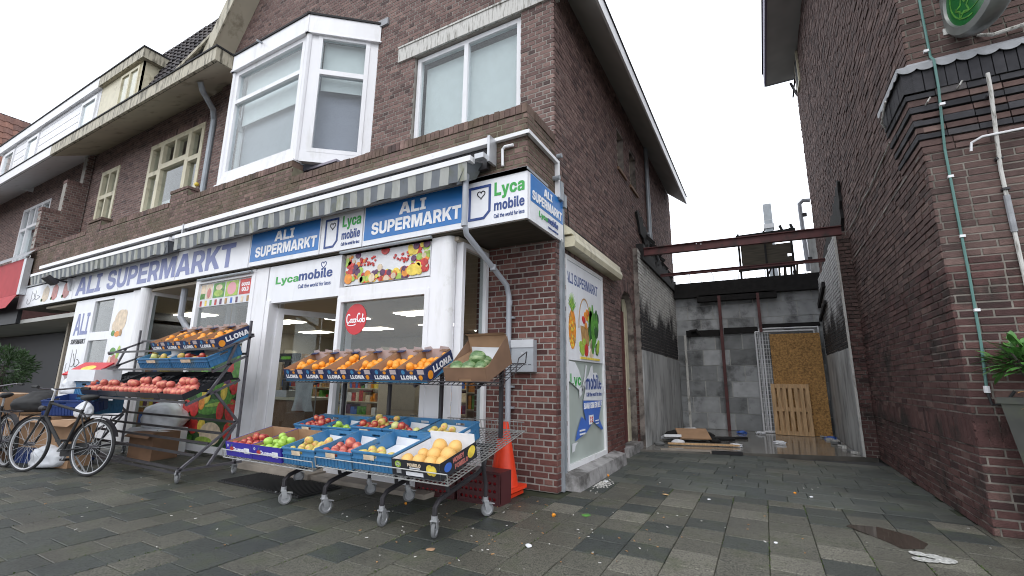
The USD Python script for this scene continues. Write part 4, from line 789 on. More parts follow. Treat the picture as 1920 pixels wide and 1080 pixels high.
ink(s6, txt('ALI', -.42, -.18, 3.38, 3.48, w=850), 'ink_white'); ink(s6, txt('SUPERMARKT', -.73, .12, 3.23, 3.345, w=850), 'ink_white'); ink(s6, txt('Lyca', -.55, -.32, 3.07, 3.155, w=800), 'ink_green'); ink(s6, txt('mobile', -.31, .0, 3.085, 3.165, w=800), 'ink_navy'); ink(s6, txt('Call the world for less', -.3, .0, 3.02, 3.045, w=600, px=40), 'ink_navy')
cm = T('floodlight', 'small black floodlight on the left end of the white shop sign', 'floodlight', (-12.3, -.9, 3.4))
cm.add('lamp_head', MB().fbox((A3(-12.5, -1.15, 3.44), A3(1, 0, 0), A3(0, -.8, .6), A3(0, -.6, -.8)), (0, .32), (-.12, .12), (0, .09)), M['steel_dark']); cm.add('arm', MB().tube([(-12.3, -.84, 3.4), (-12.3, -1.0, 3.42), (-12.32, -1.12, 3.46)], .02, 6), M['steel_dark']); cm.add('arm', MB().bar((-12.2, -.84, 3.2), (-12.2, -.9, 3.5), .06), M['alu'])
# ================================================================ awnings
def awning(x0, x1, label):
    t = T('awning', label, 'awning', ((x0+x1)/2, -.9, 3.5), group=None)
    t.add('cassette', MB().box((x0, -.97, 3.905), (x1, -.83, 3.985)), M['white']); t.add('front_rail', MB().box((x0+.02, -1.10, 3.675), (x1-.15, -1.0, 3.74)), M['white'])
    t.add('back_cover', MB().box((x0, -.90, 3.64), (x1-.05, -.84, 3.90)), M['steel_dark'])
    n = round((x1-x0)/.13); w = (x1-.2-x0)/n
    for k in range(n):
        a = x0+k*w; P = []
        dz = .02*math.sin(k*1.3); rows = [(-1.09, 3.675), (-1.075, 3.60), (-1.065, 3.52), (-1.055, 3.465+dz*.5)]
        sub = 3
        for y, z in rows:
            for i in range(sub+1):
                xx = a+w*i/sub; s_ = math.sin(xx*7.5)*.016*(3.68-z)/.25
                P.append((xx-(3.675-z)*.12, y+s_, z))
        th = [(p[0], p[1]+.004, p[2]) for p in P]; c = sub+1
        f = [(r*c+i, (r+1)*c+i, (r+1)*c+i+1, r*c+i+1) for r in range(3) for i in range(sub)]; f2 = [(len(P)+q[3], len(P)+q[2], len(P)+q[1], len(P)+q[0]) for q in f]
        t.add('fabric_stripe', MB().add(P+th, np.array(f+f2)), M['awn_dark'] if k % 2 else M['awn_light'], smooth=30)
    t.add('end_plate', MB().box((x1-.002, -.98, 3.68), (x1+.03, -.82, 4.0)).box((x1-.12, -1.06, 3.70), (x1, -.98, 3.76)), M['alu'])
    t.add('folding_arm', MB().bar((x1-.25, -.93, 3.73), (x1-.9, -1.02, 3.66), .05), M['steel_dark'])
    t.add('loose_fabric', MB().add([(x1-.2, -1.08, 3.69), (x1-.36, -1.06, 3.43), (x1-.22, -.86, 3.56), (x1-.10, -.88, 3.72)], [(0, 1, 2), (0, 2, 3)]), M['awn_dark'])
    return t
awning(-7.02, -.42, 'rolled in grey striped awning, the right one, over the blue shop signs')
awning(-14.1, -7.06, 'rolled in grey striped awning, the left one, over the long white sign')
# neighbouring shop at the far left
ns = T('next_shop', 'dark recessed shop front left of the white halal panel', 'shop front')
ns.add('back_wall', MB().box((-27, 1.9, 0), (-12, 2.0, 3.4)), M['char']); ns.add('soffit', MB().box((-27, -.7, 2.6), (-12.0, 1.9, 2.7)), M['soffit_grey']); ns.add('fascia', MB().box((-27, -.79, 2.6), (-15.72, -.7, 3.34)), M['ink_black'])
ns.add('side_wall', MB().box((-12.1, -.68, 0), (-12.0, 1.9, 2.9)), M['steel_dark'])
for a, b, m in ((-15.9, -15.75, 'steel_grey'), (-14.6, -14.5, 'steel_grey')): ns.add('post', MB().box((a, .6, 0), (b, .75, 2.6)), M[m])
for k, (a, b, m) in enumerate(((-15.7, -15.2, 'pvc'), (-15.1, -14.65, 'card'), (-14.4, -13.6, 'card_dk'), (-13.5, -12.6, 'card_dk'))): ns.add('door_leaf', MB().box((a, .9+.1*k, 0), (b, .96+.1*k, 1.9+.1*(k % 2))), M[m])
ns.add('shop_window', MB().box((-26, .7, .4), (-17.2, .74, 2.55)), M['ink_black'])
ra = T('red_awning', 'red canvas box awning at the left edge', 'awning', (-19, -1.3, 3))
#ra.add('canvas', MB().add([(-26, -1.0, 4.15), (-15.9, -1.0, 4.15), (-15.9, -1.9, 3.0), (-26, -1.9, 3.0), (-26, -.82, 4.1), (-15.9, -.82, 4.1), (-15.9, -1.8, 2.95), (-26, -1.8, 2.95)], [(0,3,2,1),(4,5,6,7),(0,1,5,4),(1,2,6,5),(2,3,7,6),(3,0,4,7)]), M['red_awning'])
ra.add('canvas', MB().box((-26, -.96, 3.36), (-15.42, -.84, 4.36)), M['red_awning'])
ra.add('valance', MB().add([(-26, -.97, 3.35), (-15.35, -.97, 3.35), (-15.25, -1.15, 2.95), (-26, -1.15, 2.95), (-26, -.965, 3.345), (-15.35, -.965, 3.345), (-15.25, -1.145, 2.945), (-26, -1.145, 2.945)], [(0,3,2,1),(4,5,6,7),(0,1,5,4),(1,2,6,5),(2,3,7,6),(3,0,4,7)]), M['red_awning']); ra.add('side_frame', MB().box((-15.41, -.97, 3.34), (-15.22, -.84, 4.36)), M['alu']); ra.add('lead_ledge', MB().add([(-27, -.84, 4.62), (-15.2, -.84, 4.62), (-15.1, -1.02, 4.38), (-27, -1.02, 4.38)], [(0,3,2,1)]), M['lead'])
# ================================================================ fruit racks
def castor(t, x, y, rot=0., r=.062, tall=.16):
    c, s = math.cos(rot), math.sin(rot); f = A3(s, -c, 0); a = A3(c, s, 0); o = A3(x, y, 0)
    p = t.add('castor', MB().cyl(o+A3(0, 0, tall-.03), o+A3(0, 0, tall+.01), .026, 12).bar(o+a*.022+A3(0, 0, tall-.02), o+a*.022-f*.02+A3(0, 0, r), .006, .045).bar(o-a*.022+A3(0, 0, tall-.02), o-a*.022-f*.02+A3(0, 0, r), .006, .045).bar(o-a*.03+A3(0, 0, tall-.026), o+a*.03+A3(0, 0, tall-.026), .05, .01).bar(o-f*.02+A3(0, 0, tall-.04), o-f*.085+A3(0, 0, tall-.055), .045, .008), M['castor'])
    h = o-f*.02+A3(0, 0, r)
    t.add('tyre', MB().lathe([(r*.74, -.014), (r*.94, -.014), (r, -.008), (r, .008), (r*.94, .014), (r*.74, .014), (r*.74, -.014)], h, a, 22), M['tyre'], under=p, smooth=40)
    t.add('wheel', MB().lathe([(0, -.009), (r*.25, -.012), (r*.3, -.006), (r*.66, -.006), (r*.745, -.012), (r*.745, .012), (r*.66, .006), (r*.3, .006), (r*.25, .012), (0, .012)], h, a, 18), M['castor'], under=p)
def wire_basket(t, name, x0, x1, yf, zf, yr, zr, lip_f, lip_r, sx=.045, sy=.05, wm='chrome'):
    d = A3(0, yr-yf, zr-zf); Ld = np.linalg.norm(d); d /= Ld; nz = np.cross(A3(1, 0, 0), d); w = .0055; mb = MB(); o = A3(0, yf, zf)
    for k in range(int((x1-x0)/sx)+1):
        x = min(x0+k*sx, x1); mb.bar(o+A3(x, 0, 0), o+A3(x, 0, 0)+d*Ld, w)
        if lip_r: mb.bar(o+A3(x, 0, 0)+d*Ld, o+A3(x, 0, 0)+d*Ld+nz*lip_r, w)
    for k in range(int(Ld/sy)+1): mb.bar(o+A3(x0, 0, 0)+d*min(k*sy, Ld), o+A3(x1, 0, 0)+d*min(k*sy, Ld), w)
    p = t.add(name, mb, M[wm])
    R_ = .0055
    t.add('rim_wire', MB().tube([o+A3(x0, 0, 0), o+A3(x1, 0, 0), o+A3(x1, 0, 0)+d*Ld, o+A3(x0, 0, 0)+d*Ld], R_, 6, closed=True), M[wm], under=p)
    t.add('lip_wire', MB().tube([o+A3(x0, 0, 0)+nz*lip_f, o+A3(x1, 0, 0)+nz*lip_f], R_, 6), M[wm], under=p)
    for x in (x0, x1): t.add('lip_upright', MB().cyl(o+A3(x, 0, 0), o+A3(x, 0, 0)+nz*lip_f, R_, 6), M[wm], under=p)
    if lip_r: t.add('lip_wire', MB().tube([o+A3(x0, 0, 0)+d*Ld+nz*lip_r, o+A3(x1, 0, 0)+d*Ld+nz*lip_r], R_, 6), M[wm], under=p)
def right_rack(x0, x1, cf, crr, posts, zf, label):
    t = T('fruit_rack', label, 'fruit rack', ((x0+x1)/2, -1.4, 0), 'wheeled fruit racks')
    wire_basket(t, 'basket', x0, x1, -1.97, zf, -.68, zf+.29, .085, .09)
    for x in cf:
        t.add('leg', MB().tube([(x, -1.85, .16), (x, -1.85, .23), (x, -1.80, .275), (x, -1.70, .30), (x, -1.25, .385), (x, -1.12, .44), (x, -1.06, zf+.20)], .021, 10), M['steel_dark'], smooth=30)
        t.add('strut', MB().tube([(x, -1.68, .30), (x, -1.72, zf+.045)], .017, 8), M['steel_dark']); castor(t, x, -1.85, .5+.5*x)
    for x in crr:
        t.add('leg', MB().tube([(x, -1.13, .16), (x, -1.13, .28), (x, -1.16, .38), (x, -1.22, zf+.17)], .019, 10), M['steel_dark'], smooth=30); castor(t, x, -1.13, -.6)
    t.add('cross_bar', MB().cyl((x0+.2, -1.1, zf+.18), (x1-.1, -1.1, zf+.18), .016, 8), M['steel_dark'])
    for x in posts: t.add('post', MB().box((x-.017, -.97, zf+.24), (x+.017, -.935, 1.38)), M['steel_dark'])
    wire_basket(t, 'upper_shelf', x0+.08, min(x1+.12, .06), -1.40, 1.19, -.93, 1.405, .035, .0, .06, .06, 'steel_dark')
    for x in posts: t.add('shelf_arm', MB().bar((x, -1.40, 1.17), (x, -.93, 1.385), .02, .03), M['steel_dark'])
    if x1 > -.5: t.add('side_loop', MB().tube([(.06, -.93, 1.405), (.075, -.93, 1.52), (.075, -1.1, 1.45), (.065, -1.15, 1.305)], .006, 6), M['steel_dark'])
right_rack(-3.08, -1.62, (-2.18, -1.58), (-2.95, -1.75), (-2.45, -1.70), .39, 'wheeled black and wire fruit rack holding the purple boxes and most of the citrus trays')
right_rack(-1.59, -.07, (-.85, -.28), (-1.2, -.25), (-.95, -.20), .44, 'wheeled black and wire fruit rack nearest the brick pier, under the melon box')
# ---- crates
def open_box(w, d, h, th, zb=.0, back=None):
    mb = MB(); back = back or h
    mb.box((0, 0, zb), (w, d, zb+th)); mb.box((0, 0, zb+th), (th, d, h)); mb.box((w-th, 0, zb+th), (w, d, h)); mb.box((th, 0, zb+th), (w-th, th, h)); mb.box((th, d-th, zb+th), (w-th, d, back)); return mb
def F0(y=0): return FR(y)
class Proto:
    def __init__(s): s.d = {}
P_ = {}
def place(key, builder, Mx, label, group):
    if key not in P_: P_[key] = builder(Mx, label, group); return P_[key].path
    return copy(P_[key], Mx, label, group)
def citrus(w):
    def b(Mx, label, group):
        t = T('citrus_tray', label, 'fruit tray', M=Mx, world=False, group=group); d, h = .47, .135
        t.add('tray', open_box(w, d, h, .006, back=.17), M['card'])
        for xx in (.0065, w-.0105): t.add('side_wall', MB().poly(Polygon([(0, 0), (d, 0), (d, .172), (0, h+.018)]), SD(xx), 0, .004), M['card'])
        fp = t.add('front_print', MB().poly(Polygon([(0, 0), (w, 0), (w, h+.012), (w*.62, h+.012), (w*.58, h-.012), (w*.36, h-.012), (w*.32, h+.012), (0, h+.012)]), F0(-.0005), 0, .003), M['navy'])
        t.add('stripe', MB().fbox(F0(-.0036), (0, w), (.0, .026), (0, .001)), M['cardblue'], under=fp)
        t.add('lettering', MB().poly(txt('LLONA', w*.08, w*.66, .034, .078, px=40), F0(-.0036), 0, .0015), M['ink_white'], under=fp)
        t.add('fruit_picture', MB().poly(ell(w*.80, .055, .026, .026, n=12), F0(-.0036), 0, .0015), M['orange'], under=fp)
        t.add('label', MB().poly(rect(w*.72, w*.95, .090, .138), F0(-.0036), 0, .0015), M['liner'], under=fp)
        t.add('fruit_picture', MB().poly(ell(w*.50, .105, .022, .016, n=12), F0(-.0036), 0, .0015), M['orange'], under=fp)
        t.add('emblem', MB().poly(ell(w*.2, .112, .024, .024, n=10), F0(-.0036), 0, .0015), M['cardblue'], under=fp)
        sp = t.add('side_print', MB().poly(Polygon([(0, 0), (d, 0), (d, .165), (0, h+.01)]), SD(w+.0005), 0, .003), M['navy'])
        t.add('stripe', MB().poly(Polygon([(.1, 0), (d, 0), (d, .06), (.3, .04)]), SD(w+.0035), 0, .001), M['cardblue'], under=sp)
        t.add('lettering', MB().poly(txt('LLONA', .12, .44, .055, .125, px=48), SD(w+.0045), 0, .0015), M['ink_white'], under=sp)
        t.add('fruit_picture', MB().poly(ell(.06, .06, .042, .045, n=14), SD(w+.0045), 0, .0015), M['orange'], under=sp)
        t.add('side_print', MB().poly(rect(0, d, 0, h*.8), SL(-.0005), 0, .003), M['navy'])
        t.add('back_flap', MB().poly(Polygon([(.012, .02), (w-.012, .02), (w-.012, .20), (w*.66, .215), (w*.62, .185), (w*.36, .185), (w*.30, .215), (.012, .20)]), F0(d-.007), 0, .002), M['liner'])
        t.add('corner_flap', MB().box((w*.02, d-.06, .17), (w*.30, d+.0, .176)), M['navy']); t.add('corner_flap', MB().box((w*.70, d-.06, .172), (w*.98, d+.0, .178)), M['card_dk'])
        return t
    return b
def bluecrate(w, d, h, m='crateblue', lbl=True):
    def b(Mx, label, group):
        t = T('plastic_crate', label, 'plastic crate', M=Mx, world=False, group=group); th = .007
        hole = lambda L: rect(L*.5-.055, L*.5+.055, h-.055, h-.027)
        t.add('base', MB().box((.004, .004, 0), (w-.004, d-.004, .008)), M[m])
        def wall(F, L):
            mb = MB().poly(rect(0, L, .008, h).difference(hole(L)), F, -th, 0)
            for k in range(int(L/.045)): mb.fbox(F, (.012+k*.045, .020+k*.045), (.008, h*.60), (-.001, .007))
            mb.fbox(F, (0, L), (h*.60, h*.60+.012), (-.001, .010)); mb.fbox(F, (0, L), (h-.014, h), (-.001, .012)); return mb
        t.add('front_wall', wall(F0(0), w), M[m]); t.add('back_wall', wall((A3(w, d, 0), A3(-1, 0, 0), A3(0, 0, 1), A3(0, 1, 0)), w), M[m])
        t.add('side_wall', wall(SD(w), d), M[m]); t.add('side_wall', wall((A3(0, d, 0), A3(0, -1, 0), A3(0, 0, 1), A3(-1, 0, 0)), d), M[m])
        if lbl:
            lb = t.add('price_label', MB().fbox(F0(-.0125), (w*.32, w*.58), (h-.062, h-.02), (0, .002)), M['p_cream'])
            t.add('liner_sheet', MB().add([(.02, .06, .03), (w-.02, .06, .03), (w-.02, d-.02, .035), (.02, d-.02, .035), (.05, d-.018, h*.72), (w-.06, d-.019, h*.62)], [(0, 1, 2), (0, 2, 3), (3, 2, 5), (3, 5, 4)]), M['paper'])
        return t
    return b
def carton(w, d, h, front, texts, name='carton', back=None, inner='card'):
    def b(Mx, label, group):
        t = T(name, label, 'carton', M=Mx, world=False, group=group)
        t.add('tray', open_box(w, d, h, .006, back=back), M[inner])
        fp = t.add('front_print', MB().poly(rect(0, w, 0, h+.004), F0(-.0005), 0, .003), M[front]); sp = t.add('side_print', MB().poly(rect(0, d, 0, h+.004), SD(w+.0005), 0, .003), M[front])
        t.add('side_print', MB().poly(rect(0, d, 0, h+.004), SL(-.0005), 0, .003), M[front])
        for F, g, m, nm in texts: t.add(nm, MB().poly(g, F0(-.0036) if F == 'f' else SD(w+.0036), 0, .0015), M[m], under=fp if F == 'f' else sp)
        return t
    return b
RF_ = np.random.default_rng(77)
def fruit_mesh(r, kind):
    m = trimesh.creation.icosphere(2); v = m.vertices.copy(); a = np.arccos(np.clip(v[:, 2], -1, 1))
    if kind == 'apple': rad = 1-.30*np.exp(-(a/.38)**2)-.16*np.exp(-((np.pi-a)/.3)**2)+.05*np.sin(a)-.10*np.clip(-v[:, 2], 0, 1); v = v*rad[:, None]*[1, 1, .94]
    elif kind == 'melon': v = v*[1, 1, 1.18]
    elif kind == 'pear': v = v*(1-.25*np.clip(v[:, 2], 0, 1))[:, None]*[1, 1, 1.15]
    else: v = v*(1-.05*np.exp(-(a/.25)**2))[:, None]*[1, 1, .95]
    v += (meshkit.noise(v*1.7+RF_.uniform(0, 50, 3))[:, None]-.5)*.13*v
    return v*r, m.faces
def fruit(name, p, r, m, kind, label, cat, group, stem=True):
    v, f = fruit_mesh(r*RF_.uniform(.86, 1.10), kind)
    q = trimesh.transformations.random_rotation_matrix(RF_.random(3))[:3, :3] if kind != 'apple' else (RZ(RF_.uniform(0, 6.28)) @ RX(RF_.normal(0, .6)) @ RY(RF_.normal(0, .6)))[:3, :3]
    path = fresh('/World', name); g = usdkit.mesh(stage, path, (v@q.T, f), M[m], smooth=True); g.AddTranslateOp().Set(Gf.Vec3d(*map(float, p))); meta(g.GetPrim(), label, cat, group)
def fill(Mx, w, d, z0, n, r, m, kind, name, label, cat, group, y0=.03, y1=None, pile=.35):
    y1 = y1 or d-.04; pos = []; step = r*2.05; k = 0
    nx = max(1, int((w-.03)/step)); sx = (w-.02)/nx
    cells = []
    y = y0+r; row = 0
    while y < y1-r*.4:
        for i in range(nx): cells.append((.01+sx*(i+.5)+(row % 2-.5)*.3*sx*(nx > 2), y))
        y += r*1.85; row += 1
    for (x, y) in cells[:n]: pos.append((x+RF_.uniform(-.1, .1)*r, y+RF_.uniform(-.1, .1)*r, z0+r*.95))
    c2 = [c for c in cells[:max(0, n-nx)]]; RF_.shuffle(c2)
    for (x, y) in c2[:int(len(c2)*pile)]: pos.append((min(max(x+.5*sx, r), w-r), y+r*.9, z0+r*2.45))
    for i, p in enumerate(pos):
        q = (Mx @ np.array([*p, 1]))[:3]; mm = m[i % len(m)] if isinstance(m, list) else m
        fruit(name, q, r, mm, kind, label, cat, group)
ORD = ['leftmost', 'second', 'third', 'fourth', 'fifth', 'rightmost']
A_ = math.radians(25); w_ = .365
for k in range(6):
    Mx = TR(-2.98+k*.366, -1.385, 1.206) @ RX(A_)
    place('citrus', citrus(.36), Mx, f'{ORD[k]} navy citrus tray on the upper shelf of the wheeled racks', 'citrus trays on the wheeled racks')
    fill(Mx, .36, .47, .030, 21+RF_.integers(0, 5), .040, 'orange', 'orange', 'orange_fruit', f'orange in the {ORD[k]} citrus tray of the wheeled racks', 'orange', f'oranges in the {ORD[k]} tray of the wheeled racks', pile=.28)
A2 = math.radians(26)
for k in range(4):
    Mx = TR(-5.72+k*.425, -1.665, 1.585) @ RX(A2)
    place('citrus_l', citrus(.42), Mx, f'{["leftmost","second","third","rightmost"][k]} navy citrus tray on the top of the tiered left rack', 'citrus trays on the tiered rack')
    nm = ["leftmost", "second", "third", "rightmost"][k]
    fill(Mx, .42, .47, .030, 22, .039, 'orange', 'orange', 'mandarin', f'mandarin in the {nm} citrus tray of the tiered rack', 'mandarin', f'mandarins in the {nm} tray of the tiered rack', pile=.35)
    for q in range(7):
        c = (Mx @ np.array([RF_.uniform(.06, .36), RF_.uniform(.08, .4), .135, 1]))[:3]
        S('citrus_leaf', MB().add([c+A3(-.03, 0, .0), c+A3(0, -.012, .012), c+A3(.035, 0, .004), c+A3(0, .014, .01)], [(0, 1, 2), (0, 2, 3)]), M['leaf'], f'green leaf among the mandarins in the {nm} tray of the tiered rack', 'leaf', f'leaves in the {nm} tray of the tiered rack')
# melon box, blue crates, purple cartons, pomelo box
Mb = TR(-.56, -1.40, 1.22) @ RX(math.radians(22))
mbx = T('melon_box', 'open brown cardboard box of small watermelons at the right end of the upper shelf', 'cardboard box', M=Mb, world=False)
mbx.add('tray', open_box(.47, .50, .14, .007, back=.30), M['card']); mbx.add('side_panel', MB().poly(Polygon([(0, 0), (.5, 0), (.5, .29), (.42, .27), (.05, .13), (0, .14)]), SD(.4705), 0, .003), M['card_dk']); mbx.add('side_panel', MB().poly(Polygon([(0, 0), (.5, 0), (.5, .26), (.1, .12), (0, .14)]), SL(-.0005), 0, .003), M['card_dk'])
mbx.add('front_panel', MB().poly(rect(0, .47, 0, .142).difference(rect(.16, .30, .0, .035)), F0(-.0005), 0, .004), M['card_dk']); mbx.add('liner_sheet', MB().add([(.02, .02, .045), (.45, .02, .045), (.45, .49, .05), (.02, .49, .05), (.03, .49, .19), (.44, .49, .17)], [(0, 1, 2), (0, 2, 3), (3, 2, 5), (3, 5, 4)]), M['paper'])
mbx.add('back_flap', MB().add([(.0, .5, .30), (.47, .5, .30), (.47, .44, .345), (.0, .45, .34)], [(0, 1, 2), (0, 2, 3)]), M['card'])
for x, y, z in ((.09, .10, .1), (.22, .11, .1), (.36, .10, .1), (.20, .24, .1), (.34, .24, .11), (.28, .2, .17)):
    fruit('watermelon', (Mb @ np.array([x, y, z, 1]))[:3], .066, 'melon', 'melon', 'small striped green watermelon in the brown cardboard box', 'watermelon', 'watermelons in the brown box')
A3_ = math.radians(12.6)
cont = [('apple_red', 14, 'red apple'), ('apple_green', 7, 'pale green apple'), (['apple_red', 'apple_yellow'], 24, 'red and yellow apple'), (['pear', 'apple_red'], 9, 'mixed small apple'), ('apple_yellow', 9, 'yellow apple')]
for k in range(5):
    Mx = TR(-2.72+k*.462, -1.375, .39+.140+.022) @ RX(A3_)
    if k >= 2: Mx = TR(0, 0, .03) @ Mx
    place('blue', bluecrate(.455, .40, .165), Mx, f'{["leftmost","second","middle","fourth","rightmost"][k]} blue plastic crate in the rear row of the low baskets', 'blue crates in the rear row')
    c, n, nm = cont[k]; o = ["leftmost", "second", "middle", "fourth", "rightmost"][k]
    fill(Mx, .455, .40, .075, int(n*1.4), .038, c, 'apple', 'apple', f'{nm} in the {o} rear blue crate of the low baskets', 'apple', f'apples in the {o} rear blue crate', pile=.3)
cont = [('apple_yellow', 12, 'yellow apple'), ('pink', 10, 'large pink apple'), ('apple_yellow', 6, 'yellow red apple')]
for k in range(3):
    Mx = TR(-2.10+k*.482, -1.935, .41+(.02 if k else 0)+(.025 if k > 1 else 0)) @ RX(A3_)
    place('blue2', bluecrate(.475, .54, .165), Mx, f'{["left","middle","right"][k]} blue plastic crate in the front row, between the purple cartons and the black carton', 'blue crates in the front row')
    c, n, nm = cont[k]; o = ["left", "middle", "right"][k]
    fill(Mx, .475, .54, .068, n, .044, c, 'apple', 'apple', f'{nm} in the {o} front blue crate of the low baskets', 'apple', f'apples in the {o} front blue crate', pile=.35)
apl = union_all([ell(.10, .075, .026, .026), ell(.125, .078, .022, .024)])
for k in range(2):
    Mx = TR(-3.06+k*.475, -1.945, .41) @ RX(A3_)
    place('purple', carton(.465, .54, .145, 'purple', [('f', apl, 'p_red', 'apple_picture'), ('f', line([(.11, .1), (.12, .125)], .008), 'p_green', 'stalk'), ('f', txt('Quapara', .13, .37, .05, .10, w=700, px=44), 'ink_white', 'lettering'), ('f', ell(.04, .11, .014).difference(ell(.04, .11, .009)), 'paper', 'ring_mark'), ('f', rect(.33, .42, .045, .10) if k == 0 else rect(.42, .44, .05, .06), 'paper', 'label')]),
          Mx, f'{["left","right"][k]} purple fruit carton at the left end of the low baskets', 'purple fruit cartons')
    fill(Mx, .465, .54, .050, 14, .043, 'apple_green' if k else 'apple_red', 'apple', 'apple', 'green apple in the right purple carton' if k else 'dark red apple in the left purple carton', 'apple', 'apples in the right purple carton' if k else 'apples in the left purple carton', pile=.5 if k else .2)
Mp = TR(-.655, -1.95, .462) @ RX(A3_)
fr = union_all([ell(.40, .075, .035, .042), ell(.435, .07, .033, .04)])
place('pomelo', carton(.50, .52, .13, 'ink_black', [('f', txt('POMELO', .17, .31, .085, .112, px=44), 'p_cream', 'lettering'), ('f', rect(.19, .30, .07, .078), 'paper', 'line'), ('f', ell(.07, .095, .033, .026), 'p_lime', 'emblem'), ('f', ell(.07, .095, .022, .016), 'paper', 'emblem'), ('f', fr, 'p_yellow', 'fruit_picture'), ('f', rect(.05, .10, .02, .06), 'alu', 'label'), ('f', rect(.15, .33, .012, .042), 'paper', 'label'),
    ('s', ell(.10, .07, .05, .035), 'ink_sky', 'emblem'), ('s', txt('HONEY', .17, .33, .075, .115, px=44), 'p_meat', 'lettering'), ('s', txt('POMELO', .19, .38, .02, .06, px=44), 'p_meat', 'lettering'), ('s', ell(.44, .075, .06, .045, 20), 'p_yellow', 'fruit_picture')], back=.2, inner='paper'), Mp, 'black printed pomelo carton at the right end of the low baskets', None)
for x, y, z, r in ((.08, .10, .08, .06), (.20, .11, .085, .065), (.33, .10, .08, .062), (.43, .12, .08, .06), (.14, .24, .085, .062), (.27, .23, .10, .07), (.40, .25, .10, .068), (.23, .36, .12, .07), (.38, .38, .12, .07)):
    c = (Mp @ np.array([x, y, z, 1]))[:3]; fruit('pomelo', c, r, 'pomelo', 'orange', 'yellow orange netted pomelo in the black carton', 'pomelo', 'pomelos in the black carton')
# ---- tiered left rack
lr = T('tiered_rack', 'long tiered dark steel fruit rack left of the shop door', 'fruit rack', (-5.6, -1.6, 0))
XL, XR = -7.15, -4.0; wv = .028
def railx(y, z, m='steel_dark', x0=XL, x1=XR, nm='rail'): lr.add(nm, MB().bar((x0, y, z), (x1, y, z), wv, wv), M[m])
for x in (XL, XR):
    lr.add('upright', MB().bar((x, -1.29, .13), (x, -1.30, 2.0), wv), M['steel_grey'])
    for (y0, z0, y1, z1) in ((-1.68, 1.57, -1.24, 1.80), (-1.72, 1.30, -1.30, 1.52), (-1.97, .90, -1.36, 1.20), (-1.94, .15, -1.32, .66)): lr.add('shelf_arm', MB().bar((x, y0, z0), (x, y1, z1), wv), M['steel_grey'])
    lr.add('brace', MB().bar((x, -1.66, 1.05), (x, -1.31, .66), wv), M['steel_grey']); lr.add('brace', MB().bar((x, -1.75, 1.0), (x, -1.50, 1.42), wv), M['steel_grey']); lr.add('brace', MB().bar((x, -1.55, 1.39), (x, -1.46, 1.68), wv), M['steel_grey'])
    lr.add('base_bar', MB().bar((x, -1.96, .15), (x, -1.20, .15), wv), M['steel_grey']); lr.add('brace', MB().bar((x, -1.34, .62), (x, -1.62, .16), wv), M['steel_grey'])
    castor(lr, x+(.03 if x < -5 else -.03), -1.93, .9, .055, .14); castor(lr, x+(.03 if x < -5 else -.03), -1.26, 1.4, .055, .14)
for y, z in ((-1.68, 1.60), (-1.25, 1.815), (-1.72, 1.33), (-1.30, 1.55), (-1.97, .93), (-1.70, 1.06), (-1.38, 1.215), (-1.94, .17), (-1.94, .12), (-1.78, .30), (-1.64, .42), (-1.50, .53), (-1.35, .66)): railx(y, z)
Mx0 = TR(0, -1.73, 1.345) @ RX(math.radians(27))
for k in range(2):
    Mx = TR(-5.86+k*.92, 0, 0) @ Mx0
    place('blue3', bluecrate(.90, .44, .15), Mx, f'{["left","right"][k]} wide blue crate on the middle level of the tiered rack', 'blue crates on the tiered rack')
    fill(Mx, .90, .44, .035, 22, .040, ['apple_yellow', 'pear'] if k == 0 else ['apple_red', 'apple_yellow', 'apple_red'], 'apple', 'apple', f'{"pale yellow" if k == 0 else "red and yellow"} apple in the {["left","right"][k]} wide blue crate of the tiered rack', 'apple', f'apples in the {["left","right"][k]} wide blue crate', pile=.3)
Mt = TR(-6.95, -1.975, .955) @ RX(math.radians(26))
for k in range(5):
    Mx = Mt @ TR(k*.582, 0, 0)
    def blk(Mq, label, group):
        t = T('black_tray', label, 'fruit tray', M=Mq, world=False, group=group); t.add('tray', open_box(.575, .62, .075, .006, back=.085), M['crateblack'])
        for i in range(5):
            for j in range(3): t.add('pocket', MB().lathe([(.050, .0), (.056, .02), (.048, .02), (.040, .004)], (.065+i*.11, .34+j*.1, .012), (0, 0, 1), 12), M['crateblack'])
        return t
    place('black', blk, Mx, f'{["leftmost","second","middle","fourth","rightmost"][k]} black fruit tray on the lowest sloping shelf of the tiered rack', 'black trays on the tiered rack')
    o = ["leftmost", "second", "middle", "fourth", "rightmost"][k]
    fill(Mx, .575, .62, .02, [10, 9, 14, 11, 14][k], .050, 'pink', 'apple', 'apple', f'pink red apple in the {o} black tray of the tiered rack', 'apple', f'pink apples in the {o} black tray', pile=.55)
